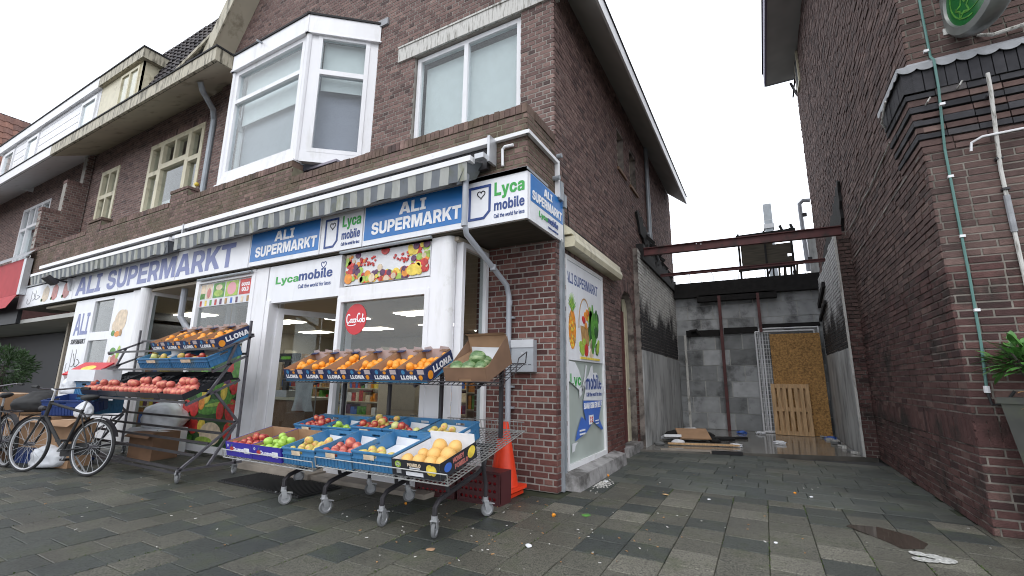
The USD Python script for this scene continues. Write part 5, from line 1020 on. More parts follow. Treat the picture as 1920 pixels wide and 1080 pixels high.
# ================================================================ cones and bottle crates at the pier
def cone(x, y, z, label):
    t = T('traffic_cone', label, 'traffic cone', (x, y, z), 'stacked traffic cones', world=False)
    t.add('cone_body', MB().lathe([(.155, .035), (.150, .04), (.035, .70), (.030, .72), (.024, .72), (.028, .69), (.14, .035)], n=28), M['cone'], smooth=40)
    b_ = rect(-.19, .19, -.19, .19).buffer(-.03).buffer(.03, quad_segs=4).difference(ell(0, 0, .14)); t.add('base', MB().poly(b_, GR, 0, .035), M['cone'])
cone(-.54, -.33, 0, 'orange traffic cone at the bottom of the stacked pair beside the brick pier'); cone(-.50, -.325, .062, 'orange traffic cone on top of the stacked pair beside the brick pier')
def bcrate(Mx, label, group):
    t = T('bottle_crate', label, 'bottle crate', M=Mx, world=False, group=group); w, d, h = .52, .22, .32
    holes = union_all([ell(.05+i*.057, .06+j*.075, .020, .017, n=12) for i in range(8) for j in range(4) if j < 3 or i % 3])
    t.add('holed_face', MB().poly(rect(0, w, 0, h).buffer(-.02).buffer(.02).difference(holes), F0(0), -.012, 0), M['crate_maroon'])
    t.add('bottle_tops', MB().fbox(F0(0), (.02, w-.02), (.02, h-.03), (-.05, -.045)), M['ink_red'])  # red inner plate, added so the holes show bright like the cones behind
    t.add('rim', MB().fbox(F0(0), (0, w), (h-.02, h), (-d, .008)).fbox(F0(0), (0, .014), (0, h-.02), (-d, .008)).fbox(F0(0), (w-.014, w), (0, h-.02), (-d, .008)).fbox(F0(0), (.014, w-.014), (0, .014), (-d, .008)), M['crate_maroon']); return t
place('bc', bcrate, TR(-.80, -.80, 0), 'maroon bottle crate on its side with round holes next to the cones', 'bottle crates'); place('bc', bcrate, TR(-1.36, -.82, 0) @ RZ(.05), 'maroon bottle crate on its side in the shade under the rack', 'bottle crates')
# ================================================================ bicycles
def bicycle(Mx, label):
    t = T('bicycle', label, 'bicycle', M=Mx, world=False, group=None); r = .345; wb = 1.05
    for nm, c in (('rear_wheel', A3(0, 0, r)), ('front_wheel', A3(wb, 0, r))):
        p = t.add(nm, MB().lathe([(r-.045, -.011), (r-.028, -.013), (r-.028, .013), (r-.045, .011), (r-.045, -.011)], c, (0, 1, 0), 40), M['alu'])
        an = np.linspace(0, 2*np.pi, 41)[:-1]; t.add('tyre', MB().tube([c+A3(math.cos(a), 0, math.sin(a))*(r-.018) for a in an], .019, 8, closed=True), M['rubber'], under=p, smooth=True)
        t.add('hub', MB().cyl(c-A3(0, .05, 0), c+A3(0, .05, 0), .025, 10), M['steel_grey'], under=p)
        sp = MB()
        for k in range(20):
            a = 2*np.pi*k/20; b = a+(.35 if k % 2 else -.35); sp.bar(c+A3(.022*math.cos(b), .03*(-1)**k, .022*math.sin(b)), c+A3(math.cos(a), 0, math.sin(a))*(r-.04), .0028)
        t.add('spokes', sp, M['alu'], under=p, kind='stuff')
        an = np.linspace(.15, 2.75, 18) if nm == 'rear_wheel' else np.linspace(.3, 2.6, 16)
        t.add('mudguard', MB().add([c+A3(math.cos(a)*(r+.018), s, math.sin(a)*(r+.018)) for a in an for s in (-.026, .026)]+[c+A3(math.cos(a)*(r+.021), s, math.sin(a)*(r+.021)) for a in an for s in (-.026, .026)], [(2*i, 2*i+1, 2*i+3, 2*i+2) for i in range(len(an)-1)]+[(2*len(an)+2*i+2, 2*len(an)+2*i+3, 2*len(an)+2*i+1, 2*len(an)+2*i) for i in range(len(an)-1)]), M['steel_dark'])
    bb, st, h0, h1, fa = A3(.46, 0, .29), A3(.30, 0, .80), A3(.90, 0, .70), A3(.86, 0, .90), A3(wb, 0, r)
    fm = MB()
    for p, q, rr in ((bb, st, .017), (bb, h0, .021), (st-A3(-.01, 0, .03), h1-A3(0, 0, .03), .017), (h0, h1, .022)): fm.cyl(p, q, rr, 10)
    for s in (-.05, .05): fm.cyl(bb+A3(0, s*.6, 0), A3(0, s*1.2, r), .010, 8).cyl(st+A3(0, s*.3, -.04), A3(0, s*1.2, r), .009, 8)
    t.add('frame', fm, M['rubber'])
    t.add('fork', MB().tube([h0+A3(0, -.05, -.02), A3(.97, -.055, .5), fa+A3(0, -.055, 0)], .012, 8).tube([h0+A3(0, .05, -.02), A3(.97, .055, .5), fa+A3(0, .055, 0)], .012, 8).bar(h0+A3(0, -.06, -.02), h0+A3(0, .06, -.02), .025), M['rubber'])
    t.add('seat_post', MB().cyl(st, A3(.265, 0, .92), .013, 8), M['alu'])
    sd_ = trimesh.creation.icosphere(2); v = sd_.vertices*[.14, .075, .04]; v[:, 1] *= np.interp(v[:, 0], [-.14, .0, .14], [1.25, .75, .28]); v[:, 2] += np.interp(v[:, 0], [-.14, 0, .14], [.015, 0, .0])
    t.add('saddle', MB().add(v+[.25, 0, .95], sd_.faces), M['rubber'], smooth=True)
    t.add('stem', MB().tube([h1, h1+A3(-.02, 0, .13), h1+A3(.06, 0, .15)], .014, 8), M['alu'])
    hb = t.add('handlebar', MB().tube([h1+A3(-.14, -.30, .17), h1+A3(-.02, -.27, .18), h1+A3(.06, -.1, .15), h1+A3(.06, .1, .15), h1+A3(-.02, .27, .18), h1+A3(-.14, .30, .17)], .012, 8), M['steel_grey'])
    for s in (-1, 1): t.add('grip', MB().cyl(h1+A3(-.17, s*.302, .17), h1+A3(-.05, s*.285, .177), .018, 8), M['rubber'], under=hb)
    t.add('headlamp', MB().lathe([(.0, -.05), (.03, -.03), (.036, .02), (.036, .03), (0, .03)], A3(.98, 0, .80), (1, 0, 0), 14), M['steel_dark'])
    ca = t.add('carrier', MB().bar((-.22, -.06, .74), (.24, -.06, .74), .012).bar((-.22, .06, .74), (.24, .06, .74), .012).bar((-.22, -.066, .74), (-.22, .066, .74), .012).bar((.02, -.06, .74), (.02, .06, .74), .012).bar((.2, -.06, .74), (.2, .06, .74), .012).bar((-.12, -.06, .74), (0, -.06, r), .008).bar((-.12, .06, .74), (0, .06, r), .008), M['steel_dark'])
    t.add('chain_case', MB().poly(affinity.rotate(rect(-.02, .56, -.055, .055).buffer(.02), 0, origin=(0, 0)), (A3(0, -.05, .335), A3(.995, 0, -.10), A3(.1, 0, .995), A3(0, -1, 0)), 0, .02), M['rubber'])
    cr_ = t.add('crank', MB().cyl(bb-A3(0, .09, 0), bb+A3(0, .07, 0), .014, 8).bar(bb+A3(0, -.085, 0), bb+A3(.10, -.09, -.13), .02, .012).bar(bb+A3(0, .065, 0), bb+A3(-.10, .07, .13), .02, .012), M['alu'])
    for c, s in ((bb+A3(.10, -.13, -.13), -1), (bb+A3(-.10, .11, .13), 1)): t.add('pedal', MB().box(c-A3(.045, .045, .012), c+A3(.045, .045, .012)), M['rubber'], under=cr_)
    t.add('kickstand', MB().bar((.36, -.04, .28), (.22, -.16, .01), .016), M['alu'])
    return t
ang = math.atan2(-.30, -.98)
bk = bicycle(TR(-5.40, -2.30, 0) @ RZ(ang) @ RX(.05), 'dark city bicycle with both wheels in view in front of the tiered rack')
copy(bk, TR(-7.05, -2.62, 0) @ RZ(ang-.25) @ RX(-.07), 'dark bicycle half cut off by the left edge of the view')
# ================================================================ heap of boxes at the left
def cbox(x, y, z, w, d, h, rot, m, label, cat='cardboard box', nm='cardboard_box', flaps=True, tilt=0):
    t = T(nm, label, cat, M=TR(x, y, z) @ RZ(rot) @ RX(tilt), world=False); t.add('box_body', MB().box((-w/2, -d/2, 0), (w/2, d/2, h)), M[m])
    t.add('tape', MB().box((-w/2-.001, -.03, h-.0), (w/2+.001, .03, h+.002)), M['p_cream'] if m == 'card' else M['paper'])
    if flaps: t.add('flap', MB().add([(-w/2, -d/2, h+.003), (w/2, -d/2, h+.003), (w/2+.01, -d/2-.10, h-.07), (-w/2-.01, -d/2-.09, h-.06)], [(0, 1, 2), (0, 2, 3)]), M[m])
    return t
place('navycrate', bluecrate(.85, .5, .22, 'navyblue', False), TR(-7.45, -2.46, 0) @ RZ(.28), 'navy plastic crate on the ground behind the bicycle wheel', None)
cbox(-7.25, -2.2, .23, .85, .5, .42, .3, 'card', 'brown cardboard box on the navy crate behind the front bicycle wheel')
cbox(-6.45, -2.16, .0, .42, .28, .62, .3, 'card', 'tall brown cardboard box seen through the bicycle frame')
place('stk', bluecrate(.62, .42, .24, 'crateblue', False), TR(-7.35, -2.02, .66) @ RZ(.2), 'upper blue crate of the heap left of the tiered rack', 'crates in the heap'); place('stk', bluecrate(.62, .42, .24, 'crateblue', False), TR(-7.30, -2.0, .90) @ RZ(.12), 'blue crate under the white foam box in the heap', 'crates in the heap')
fb = cbox(-7.0, -1.85, 1.15, .56, .38, .17, .25, 'paper', 'white foam box on top of the heap left of the tiered rack', 'foam box', 'foam_box', False)
rb = cbox(-7.45, -1.72, 1.20, .55, .36, .15, .35, 'liner', 'carton with a red and gold lid lying tilted on the heap', 'carton', 'red_lid_carton', False, .55); rb.add('lid', MB().box((-.28, -.185, .153), (.28, .185, .175)), M['ink_red']); rb.add('lid_print', MB().poly(ell(0, 0, .12, .08), (A3(0, 0, .176), A3(1, 0, 0), A3(0, 1, 0), A3(0, 0, 1)), 0, .001), M['p_yellow'])
cbox(-8.9, -2.35, .0, 1.3, .55, .93, .12, 'card', 'large brown carton at the left edge below the bush')
cbox(-6.2, -1.25, 0, .5, .4, .4, .2, 'card_dk', 'dark carton on the ground behind the tiered rack')
def sack(x, y, z, r, m, label, sc=(1, .8, .7), seed=1):
    mm_ = trimesh.creation.icosphere(3); v = mm_.vertices.copy(); n_ = meshkit.fbm(v*1.6+seed*7, 4, seed)[:, None]; v = v*(.75+.55*n_)*sc; v[:, 2] = np.maximum(v[:, 2], -.55*sc[2])
    S('plastic_sack', MB().add(v*r+[x, y, z+.55*r*sc[2]], mm_.faces), M[m], label, 'plastic sack', smooth=True)
sack(-6.55, -1.0, .42, .36, 'rubbish_white', 'white plastic sack behind the low rails of the tiered rack'); sack(-6.6, -2.25, .02, .30, 'rubbish_white', 'clear plastic wrap on the ground behind the bicycle', (1.1, .8, .6), 4)
sack(-7.42, -1.9, .95, .22, 'rubbish_white', 'white plastic film hanging over the heap beside the rack', (1.2, .8, .8), 6); cbox(-6.55, -1.05, 0, .7, .45, .42, .1, 'paper', 'pale carton under the white sack behind the tiered rack')
place('stk2', bluecrate(.60, .40, .22, 'navyblue', False), TR(-7.05, -2.35, .66) @ RZ(.5) @ RX(.2), 'dark blue crate tipped on the brown box behind the handlebars', None)
sack(-7.5, -2.3, .70, .30, 'rubber', 'black plastic bag on the heap behind the bicycle handlebars', (1, .8, .6), 9); sack(-6.35, -2.12, .66, .13, 'rubbish_white', 'clear film bundle behind the bicycle saddle', (1.2, .7, 1), 12)
place('navyflat', bluecrate(.60, .40, .14, 'navy', False), TR(-8.0, -2.62, .40) @ RZ(.3) @ RX(-.15), 'flat navy fruit crate on the heap at the left edge', None)
cbox(-8.05, -2.55, 0, .6, .42, .38, .3, 'card_dk', 'dark brown carton under the flat navy crate at the left edge')
sack(-7.3, -1.55, 1.02, .22, 'rubbish_white', 'crumpled white bag beside the red lidded carton', (1.2, .8, .7), 15)
# bush at the left edge
def leaves(t, name, c, rad, n, L, w, m, seed, up_=.3, part='foliage'):
    R = np.random.default_rng(seed); mb = MB()
    for i in range(n):
        d_ = R.normal(size=3); d_ /= np.linalg.norm(d_); p = np.asarray(c)+d_*np.asarray(rad)*R.uniform(.35, 1)**.6*(.8+.4*meshkit.noise(d_*2.3+seed))
        a = d_+R.normal(0, .5, 3)+A3(0, 0, up_); a /= np.linalg.norm(a); b = np.cross(a, R.normal(size=3)); b /= np.linalg.norm(b); l = L*R.uniform(.6, 1.2); k = np.cross(a, b)*l*.12
        mb.add([p, p+a*l*.5+b*w*l+k, p+a*l, p+a*l*.5-b*w*l+k], [(0, 1, 2), (0, 2, 3)])
    t.add(part, mb, M[m], kind='stuff')
bu = T('bush', 'dark green conifer bush at the left edge above the large carton', 'bush', (-10.5, -2.0, .93)); leaves(bu, 'f', (-10.75, -2.0, 1.36), (.60, .45, .36), 1700, .13, .10, 'leaf_dk', 3); bu.add('stem', MB().tube([(-10.6, -2, .5), (-10.6, -2, 1.4)], .04, 6), M['bark']); bu.add('pot', MB().lathe([(.18, 0), (.26, .5), (.28, .5), (.28, .55), (.22, .55)], (-10.6, -2, 0), n=16), M['pot'])
# ================================================================ burnt out gap at the end of the alley
def burntmat(name, base, seed, lo_, hi_):
    """white washed brick: soot with a ragged edge of its own"""
    return usdkit.material(stage, '/World/Looks/'+name, {
        't': ('geometry', {}), 's': ('separate_xyz', {}), 'mp': ('mapping', {'location': (seed, seed, 0), 'scale': (1.2, 1.2, .95)}), 'n': ('noise_texture', {'scale': 1.5, 'detail': 7, 'roughness': .62}), 'n3': ('noise_texture', {'scale': 7, 'detail': 5}),
        'a': ('math', {'math_type': 'multiply_add', 'value2': 2.2, 'value3': -1.1}), 'z': ('math', {'math_type': 'add'}),
        'r1': ('map_range', {'from_min': lo_, 'from_max': lo_+.42, 'clamp': True}), 'r2': ('map_range', {'from_min': hi_, 'from_max': hi_+.35, 'to_min': 1, 'to_max': .2, 'clamp': True}),
        'm1': ('math', {'math_type': 'multiply'}), 'r3': ('map_range', {'from_min': .3, 'from_max': .75, 'to_min': .6, 'to_max': 1.05}), 'm2': ('math', {'math_type': 'multiply'}),
        'mx': ('mix_color', {'a': (.022, .021, .022), 'b': base}), 'p': ('principled_bsdf', {'roughness': .85})},
        [('t.position', 's.vector'), ('t.position', 'mp.vector'), ('mp.vector', 'n.vector'), ('t.position', 'n3.vector'), ('n.fac', 'a.value1'), ('a.value', 'z.value1'), ('s.z', 'z.value2'), ('z.value', 'r1.value'), ('z.value', 'r2.value'),
         ('r1.result', 'm1.value1'), ('r2.result', 'm1.value2'), ('n3.fac', 'r3.value'), ('m1.value', 'm2.value1'), ('r3.result', 'm2.value2'), ('m2.value', 'mx.fac'), ('mx.result', 'p.base_color')], surface='p.BSDF')
M['burnt_l'] = burntmat('sooty_white_brick', (.66, .65, .61), 3., 2.45, 4.0); M['burnt_r'] = burntmat('sooty_white_brick_right', (.60, .60, .60), 8., 2.45, 4.1)
fl = S('ruin_floor', MB().poly(Polygon([(.02, 3.62), (.9, 3.9), (2.4, 4.5), (3.70, 4.95), (3.70, 8.35), (.02, 8.35)]), GR, -.1, .035), M['wetfloor'], 'wet grey screed floor of the burnt out gap', kind='structure')
def ragged(y0, y1, z0, zt, seed, amp=.18, n=34):
    R = np.random.default_rng(seed); ys = np.linspace(y0, y1, n); return Polygon([(y0, z0), (y1, z0)]+[(y, zt(y)+R.uniform(-amp, amp*.6)) for y in ys[::-1]])
LW = T('burnt_side_wall', 'sooty white washed brick wall with grey rendered foot, left side of the burnt gap', 'wall')
lpoly = ragged(3.95, 8.3, 0.03, lambda y: 3.92-.02*(y-3.9), 5, .06); lw = LW.add('wall_body', MB().poly(lpoly, SD(.10), -.099, -.0045), M['mortar_dark']); lup = lpoly.intersection(sbox(0, 1.84, 20, 9))
bricks(LW, lw, lup, SD(.10), 'burnt_l', 150, seed=41, mortar=None, base_z=1.84, proud=.006)
Rr = np.random.default_rng(4); y = 3.95; k = 0
while y < 8.28:
    w = min([.95, 1.2, 1.05, .9][k % 4], 8.3-y); LW.add('render_panel', MB().fbox(SD(.10), (y+.003, y+w-.003), (.036, 1.84-.012*k), (-.006, .022+.004*(k % 2))), M['plaster'], under=lw); y += w; k += 1
LW.add('burnt_edge', MB().poly(ragged(4.2, 8.3, 3.72, lambda y: 4.02+.1*math.sin(y*3), 9, .14, 44), SD(.105), -.11, .05), M['char'])
lg = T('burnt_roof_edge', 'ragged charred roof edge running along the brick wall above the burnt gap', 'roof remains', (0, 5, 4.2))
lg.add('charred_strip', MB().poly(Polygon([(4.30, 4.80), (4.42, 4.88), (4.55, 4.76), (4.75, 4.84), (4.9, 4.66), (5.1, 4.72), (5.3, 4.52), (5.5, 4.56), (5.7, 4.42), (6.0, 4.44), (6.2, 4.28), (6.7, 4.3), (7.2, 4.16), (8.4, 4.1), (8.4, 3.95), (7.0, 3.98), (5.8, 4.02), (5.4, 4.16), (5.0, 4.2), (4.8, 4.36), (4.55, 4.38), (4.45, 4.6)]), SD(.004), .0, .05), M['char'])
for k in range(2, 9): yy = 4.3+k*.42; lg.add('charred_stub', MB().bar((.03, yy, 4.62-.1*k*.55), (.16+Rr.uniform(0, .06), yy+Rr.uniform(-.1, .1), 4.56-.1*k*.55-Rr.uniform(0, .15)), .05, .07), M['char'])
lg.add('lead_strip', MB().tube([(.05, 5.3, 4.62), (.07, 5.6, 4.42), (.06, 5.9, 4.38), (.08, 6.3, 4.22)], .035, 6), M['lead'])
RW = T('burnt_side_wall', 'sooty white washed brick wall with grey rendered foot, right side of the burnt gap', 'wall')
rpoly = Polygon([(4.92, .03), (8.3, .03), (8.3, 3.75), (7.4, 3.72), (6.4, 3.88), (5.6, 3.95), (4.98, 4.02)])
rw = RW.add('wall_body', MB().poly(rpoly, SL(3.50), -.215, -.0045), M['mortar_dark']); bricks(RW, rw, rpoly.intersection(sbox(0, 1.86, 20, 9)), SL(3.50), 'burnt_r', 150, seed=43, mortar=None, base_z=1.86, proud=.006)
y = 4.93; k = 0
while y < 8.28:
    w = min([1.2, 1.0, .95][k % 3], 8.3-y); RW.add('render_panel', MB().fbox(SL(3.50), (y+.003, y+w-.003), (.036, 1.86+.01*k), (-.006, .022+.004*(k % 2))), M['plaster'], under=rw); y += w; k += 1
bricks(RW, rw, Polygon([(3.505, 0.03), (3.72, .03), (3.72, 3.98), (3.505, 3.98)]), FR(4.915), lambda z: 'brick_rlow' if z < 2.2 else 'brick_right', 0, mortar=None, seed=46)
RW.add('white_edge', MB().poly(ragged(0, .012, .04, lambda y: 3.98, 3, .05, 5).buffer(.012), (A3(3.50, 4.905, 0), A3(1, 0, 0), A3(0, 0, 1), A3(0, -1, 0)), 0, .02), M['concrete'])
RW.add('charred_timber', MB().bar((3.47, 6.9, 3.4), (3.47, 8.2, 3.1), .06, .12).bar((3.46, 6.9, 3.0), (3.46, 8.2, 2.75), .05, .08), M['char'])
rg = T('burnt_roof_edge', 'black burnt roof outline on the right brick wall above the steel beam', 'roof remains', (3.6, 5.2, 4))
rg.add('charred_strip', MB().poly(Polygon([(4.92, 4.98), (5.02, 5.04), (5.12, 4.94), (5.25, 5.0), (5.34, 4.82), (5.5, 4.90), (5.56, 4.76), (5.8, 4.86), (5.9, 4.66), (6.2, 4.72), (6.6, 4.5), (7.0, 4.55), (7.8, 4.4), (8.6, 4.16), (8.6, 3.7), (6.5, 3.75), (5.6, 3.86), (5.3, 4.02), (5.2, 4.2), (5.06, 4.3), (5.1, 4.5), (4.98, 4.62), (5.03, 4.8)]), SL(3.716), 0, .05), M['char'])
rg.add('charred_stub', MB().bar((3.70, 6.0, 4.25), (3.62, 6.3, 4.1), .06, .1), M['char'])
# back wall of concrete blocks
bw = T('block_wall', 'grey concrete block wall closing the back of the burnt gap', 'wall', (1.9, 8.35, 0))
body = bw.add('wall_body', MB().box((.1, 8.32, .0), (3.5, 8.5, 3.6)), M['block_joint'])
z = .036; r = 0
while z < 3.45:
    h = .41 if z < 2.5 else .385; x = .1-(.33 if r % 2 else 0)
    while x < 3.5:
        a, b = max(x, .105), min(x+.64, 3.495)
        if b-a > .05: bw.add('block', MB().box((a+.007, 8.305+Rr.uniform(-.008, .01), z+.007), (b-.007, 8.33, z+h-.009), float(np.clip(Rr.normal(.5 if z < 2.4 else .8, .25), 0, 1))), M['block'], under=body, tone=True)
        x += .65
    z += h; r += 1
for a, b, z0, z1, t_ in ((.35, 1.2, 2.45, 2.62, .05), (1.3, 2.1, 2.50, 2.66, .05), (.28, .34, .04, 2.5, .03), (2.2, 3.45, 2.62, 2.72, .04)): bw.add('mortar_remains', MB().box((a, 8.31-t_, z0), (b, 8.309, z1)), M['char'] if z0 > 2 else M['concrete'])
bw.add('pipe_bend', MB().tube([(.42, 8.25, 2.44), (.45, 8.22, 2.60), (.62, 8.2, 2.62), (.70, 8.2, 2.5)], .04, 8), M['char'])
lt = T('charred_lintel', 'thick charred timber lintel across the top of the block wall', 'beam', (1.9, 8.2, 3.5)); lt.add('beam_body', MB().box((.1, 8.08, 3.52), (3.55, 8.4, 3.92)), M['char']); lt.add('broken_edge', MB().poly(ragged(.7, 2.6, 3.38, lambda y: 3.52, 6, .01, 20).union(Polygon([(.75, 3.55), (2.55, 3.55), (2.5, 3.44), (1.9, 3.40), (.8, 3.42)])), FR(8.08), -.2, .0), M['char'])
for k in range(12): x = .3+k*.27; lt.add('nail', MB().bar((x, 8.2, 3.92), (x+Rr.uniform(-.02, .02), 8.2, 3.98+Rr.uniform(0, .07)), .012), M['steel_dark'])
for x, z1, lb in ((1.26, 3.5, 'thin red oxide steel post standing on the floor before the block wall'), (2.17, 3.5, 'short red oxide steel post under the charred lintel')):
    t = T('steel_post', lb, 'post', (x, 8.05, 0)); z0 = .036 if x < 2 else 2.5
    t.add('web', MB().box((x-.004, 8.0, z0), (x+.004, 8.07, z1)), M['beam'])
    for yy in (7.99, 8.071): t.add('flange', MB().box((x-.035, yy, z0), (x+.035, yy+.009, z1)), M['beam'])
def ibeam(p, q, h, w, label, nm='steel_beam'):
    p, q = A3(*p), A3(*q); t = T(nm, label, 'beam', tuple(p)); t.add('web', MB().bar(p, q, .012, h-.03), M['beam'])
    for s in (-1, 1): t.add('flange', MB().bar(p+A3(0, 0, s*(h/2-.008)), q+A3(0, 0, s*(h/2-.008)), w, .014), M['beam'])
    return t
b1 = ibeam((-.01, 4.3, 3.89), (3.53, 4.3, 3.85), .165, .10, 'long red oxide steel beam spanning the alley, the nearer one')
for x in (1.19, 1.27): b1.add('bolt_hole_plate', MB().cyl((x, 4.245, 3.92-.02*(x > 1.2)), (x, 4.25, 3.92-.02*(x > 1.2)), .012, 8), M['paper'])
ibeam((.16, 6.0, 3.74), (3.45, 6.0, 3.74), .07, .06, 'thin dark steel beam spanning the gap behind the nearer one')
# burnt timber roof structure behind, flue, far pipe
bt = T('burnt_roof_frame', 'remains of a burnt timber roof frame standing behind the block wall', 'roof remains', (2.5, 10, 0))
for k in range(7): z = 4.62+k*.142; bt.add('plank', MB().bar((1.85, 10.0+.02*k, z), (3.2-(.5 if k == 5 else 0)-(.15 if k == 2 else 0), 10.0+.02*k, z+.03*math.sin(k*2.1)), .03, .16), M['oldwood'])
for x in (1.80, 2.5, 3.18): bt.add('rafter', MB().bar((x, 9.9, .0), (x, 10.05, 5.72), .055, .09), M['char'])
bt.add('top_rail', MB().bar((1.75, 9.95, 5.60), (3.3, 9.95, 5.62), .07, .10), M['char']); bt.add('bottom_rail', MB().bar((1.75, 9.93, 4.55), (3.4, 9.93, 4.62), .06, .08), M['char'])
for k in range(6): x = 2.65+k*.1; bt.add('loose_lath', MB().bar((x, 9.9, 3.6), (x+.05*(k % 3), 9.95, 4.6), .045, .02), M['oldwood'] if k % 2 else M['char'])
for x in (2.98, 3.25): bt.add('stub', MB().bar((x, 9.95, 5.64), (x-.06, 9.9, 5.80), .05), M['char'])
bt.add('brace', MB().bar((2.35, 9.9, 4.0), (2.6, 9.95, 4.55), .04), M['char'])
for k in range(14):
    x = .5+k*.21
    if k % 3: continue
    wi = T('thin_rod', f'thin bent steel rod above the lintel, {["first","second","third","fourth","fifth"][k//3]} from the left', 'rod', (x, 8.3, 3.9)); wi.add('rod', MB().tube([(x, 8.3, 3.92), (x+.02, 8.3, 4.1), (x+.05*(-1)**k, 8.3, 4.3)], .006, 5), M['steel_dark'])
fu = T('flue', 'grey square metal flue rising behind the burnt roof frame', 'flue', (2.78, 14, 0)); fu.add('duct', MB().box((2.66, 13.85, 0), (2.92, 14.15, 6.95)), M['zinc']); fu.add('collar', MB().box((2.62, 13.81, 6.95), (2.96, 14.19, 7.12)), M['alu']); fu.add('cowl', MB().box((2.66, 13.84, 7.12), (2.93, 14.16, 7.92)), M['zinc']); fu.add('joint', MB().box((2.655, 13.835, 7.26), (2.935, 14.165, 7.28)), M['alu'])
pu = T('vent_pipe', 'grey bent vent pipe on the far end of the right brick wall', 'pipe', (3.6, 9.4, 4)); pu.add('pipe', MB().tube([(3.72, 9.66, 6.35), (3.55, 9.68, 6.38), (3.46, 9.7, 6.3), (3.46, 9.7, 6.1), (3.48, 9.68, 4.3)], .055, 10), M['pvc'])
for z in (5.9, 5.4, 4.6): pu.add('clamp', MB().box((3.5, 9.62, z), (3.6, 9.72, z+.09)), M['steel_dark'])
ew = T('end_wall', 'grey rendered wall end behind the right brick wall above the burnt gap', 'wall', (3.6, 9.7, 0)); ew.add('wall_body', MB().box((3.55, 9.75, 0), (4.6, 9.9, 5.3)), M['plaster'])
# board, pallet, mesh panels
ob = T('particle_board', 'large brown particle board leaning on the block wall', 'board', (2.9, 8.2, .04)); ob.add('sheet', MB().add([(2.34, 7.96, .04), (3.40, 7.96, .04), (3.40, 8.13, 2.44), (2.34, 8.13, 2.44), (2.34, 7.978, .04), (3.40, 7.978, .04), (3.40, 8.148, 2.44), (2.34, 8.148, 2.44)], [(0,3,2,1),(4,5,6,7),(0,1,5,4),(1,2,6,5),(2,3,7,6),(3,0,4,7)]), M['osb'])
pl = T('pallet', 'wooden pallet standing on edge before the particle board', 'pallet', (2.7, 7.9, .04)); pf = lambda n: (A3(2.26, 7.80+n, .04), A3(1, 0, 0), A3(0, .10, 1)/math.hypot(.1, 1), A3(0, -1, .1)/math.hypot(.1, 1))
for k in range(7): pl.add('slat', MB().fbox(pf(0), (k*.117, k*.117+.075), (0, 1.18), (0, .02)), M['wood'])
for z in (.0, .54, 1.08): pl.add('bearer', MB().fbox(pf(0), (0, .78), (z, z+.095), (-.09, -.001)), M['wood'])
for k in range(5): pl.add('slat', MB().fbox(pf(0), (k*.17, k*.17+.095), (0, 1.18), (-.112, -.0905)), M['wood'])
for k, (x0, x1, y_) in enumerate(((2.03, 3.30, 8.12), (2.12, 3.40, 8.20))):
    mp_ = T('mesh_panel', f'white wire mesh fence panel leaning behind the particle board, the {"lower one with visible mesh" if k == 0 else "taller one at the back"}', 'fence panel', (2.7, y_, .04)); q = lambda x, z: A3(x, y_-.06+.15*(z/2.5) if k == 0 else y_+.02+.05*z/2.5, z)
    for a, b in (((x0, .04), (x0, 2.52+.08*k)), ((x1, .04), (x1, 2.52+.08*k)), ((x0, 2.52+.08*k), (x1, 2.52+.08*k)), ((x0, .06), (x1, .06))): mp_.add('frame_tube', MB().cyl(q(*a), q(*b), .019, 8), M['white'])
    if k == 0:
        gm = MB()
        for i in range(26): z = .1+i*.095; gm.bar(q(x0, z), q(x0+.30, z), .008)
        for i in range(1, 6): gm.bar(q(x0+i*.055, .06), q(x0+i*.055, 2.52), .009)
        mp_.add('wire_mesh', gm, M['white'])
        mp_.add('frame_tube', MB().cyl(q(x0+.15, .06), q(x0+.15, 2.5), .014, 8), M['white'])
# debris
db = np.random.default_rng(9)
def scrap(nm, c, dims, rot, tilt, m, label, cat='debris'):
    w, d_, h = dims; t = MB().box((-w/2, -d_/2, 0), (w/2, d_/2, h)); t.xf(TR(*c) @ RZ(rot) @ RX(tilt)); S(nm, t, M[m], label, cat)
scrap('broken_board', (.75, 5.3, .18), (.62, .38, .025), .4, .45, 'card', 'brown broken board lying on top of the debris heap')
scrap('foam_slab', (.38, 4.95, .12), (.34, .24, .05), .5, -.3, 'paper', 'white foam slab at the front of the debris heap'); scrap('foam_slab', (.70, 5.7, .2), (.3, .2, .04), .9, .3, 'paper', 'white foam slab at the back of the debris heap')
scrap('plank', (1.0, 4.75, .05), (1.3, .07, .03), .35, 0, 'wood', 'narrow light plank lying before the debris heap'); scrap('plank', (.9, 5.75, .05), (1.2, .12, .05), .2, .1, 'char', 'charred plank behind the debris heap'); scrap('plank', (1.3, 6.2, .04), (.9, .10, .04), .5, 0, 'char', 'charred plank nearest the red steel post')
scrap('threshold_strip', (1.0, 4.02, .01), (1.3, .12, .045), .30, 0, 'ramp_stone', 'broken pale stone strip at the left edge of the wet floor'); scrap('threshold_strip', (1.45, 4.10, .005), (.5, .09, .05), .32, 0, 'dark', 'black strip at the edge of the wet floor')
for k, (x, y_, s) in enumerate(((.35, 5.5, .22), (.25, 4.4, .1), (.55, 4.75, .12), (1.15, 5.4, .1), (.9, 6.3, .15))):
    m_ = trimesh.creation.icosphere(2); v = m_.vertices*(1+.5*(meshkit.noise(m_.vertices*2+k*9)[:, None]-.5))*[1, .8, .5]; S('rubble', MB().add(v*s+[x, y_, .035+s*.3], m_.faces), M[['char', 'block', 'paper', 'char', 'char'][k]], ['black burnt lump in the debris heap by the left wall', 'grey stone lump at the front left corner of the wet floor', 'white crumpled lump in front of the debris heap', 'small black lump right of the debris heap', 'black burnt lump behind the debris heap'][k], 'rubble', smooth=True)
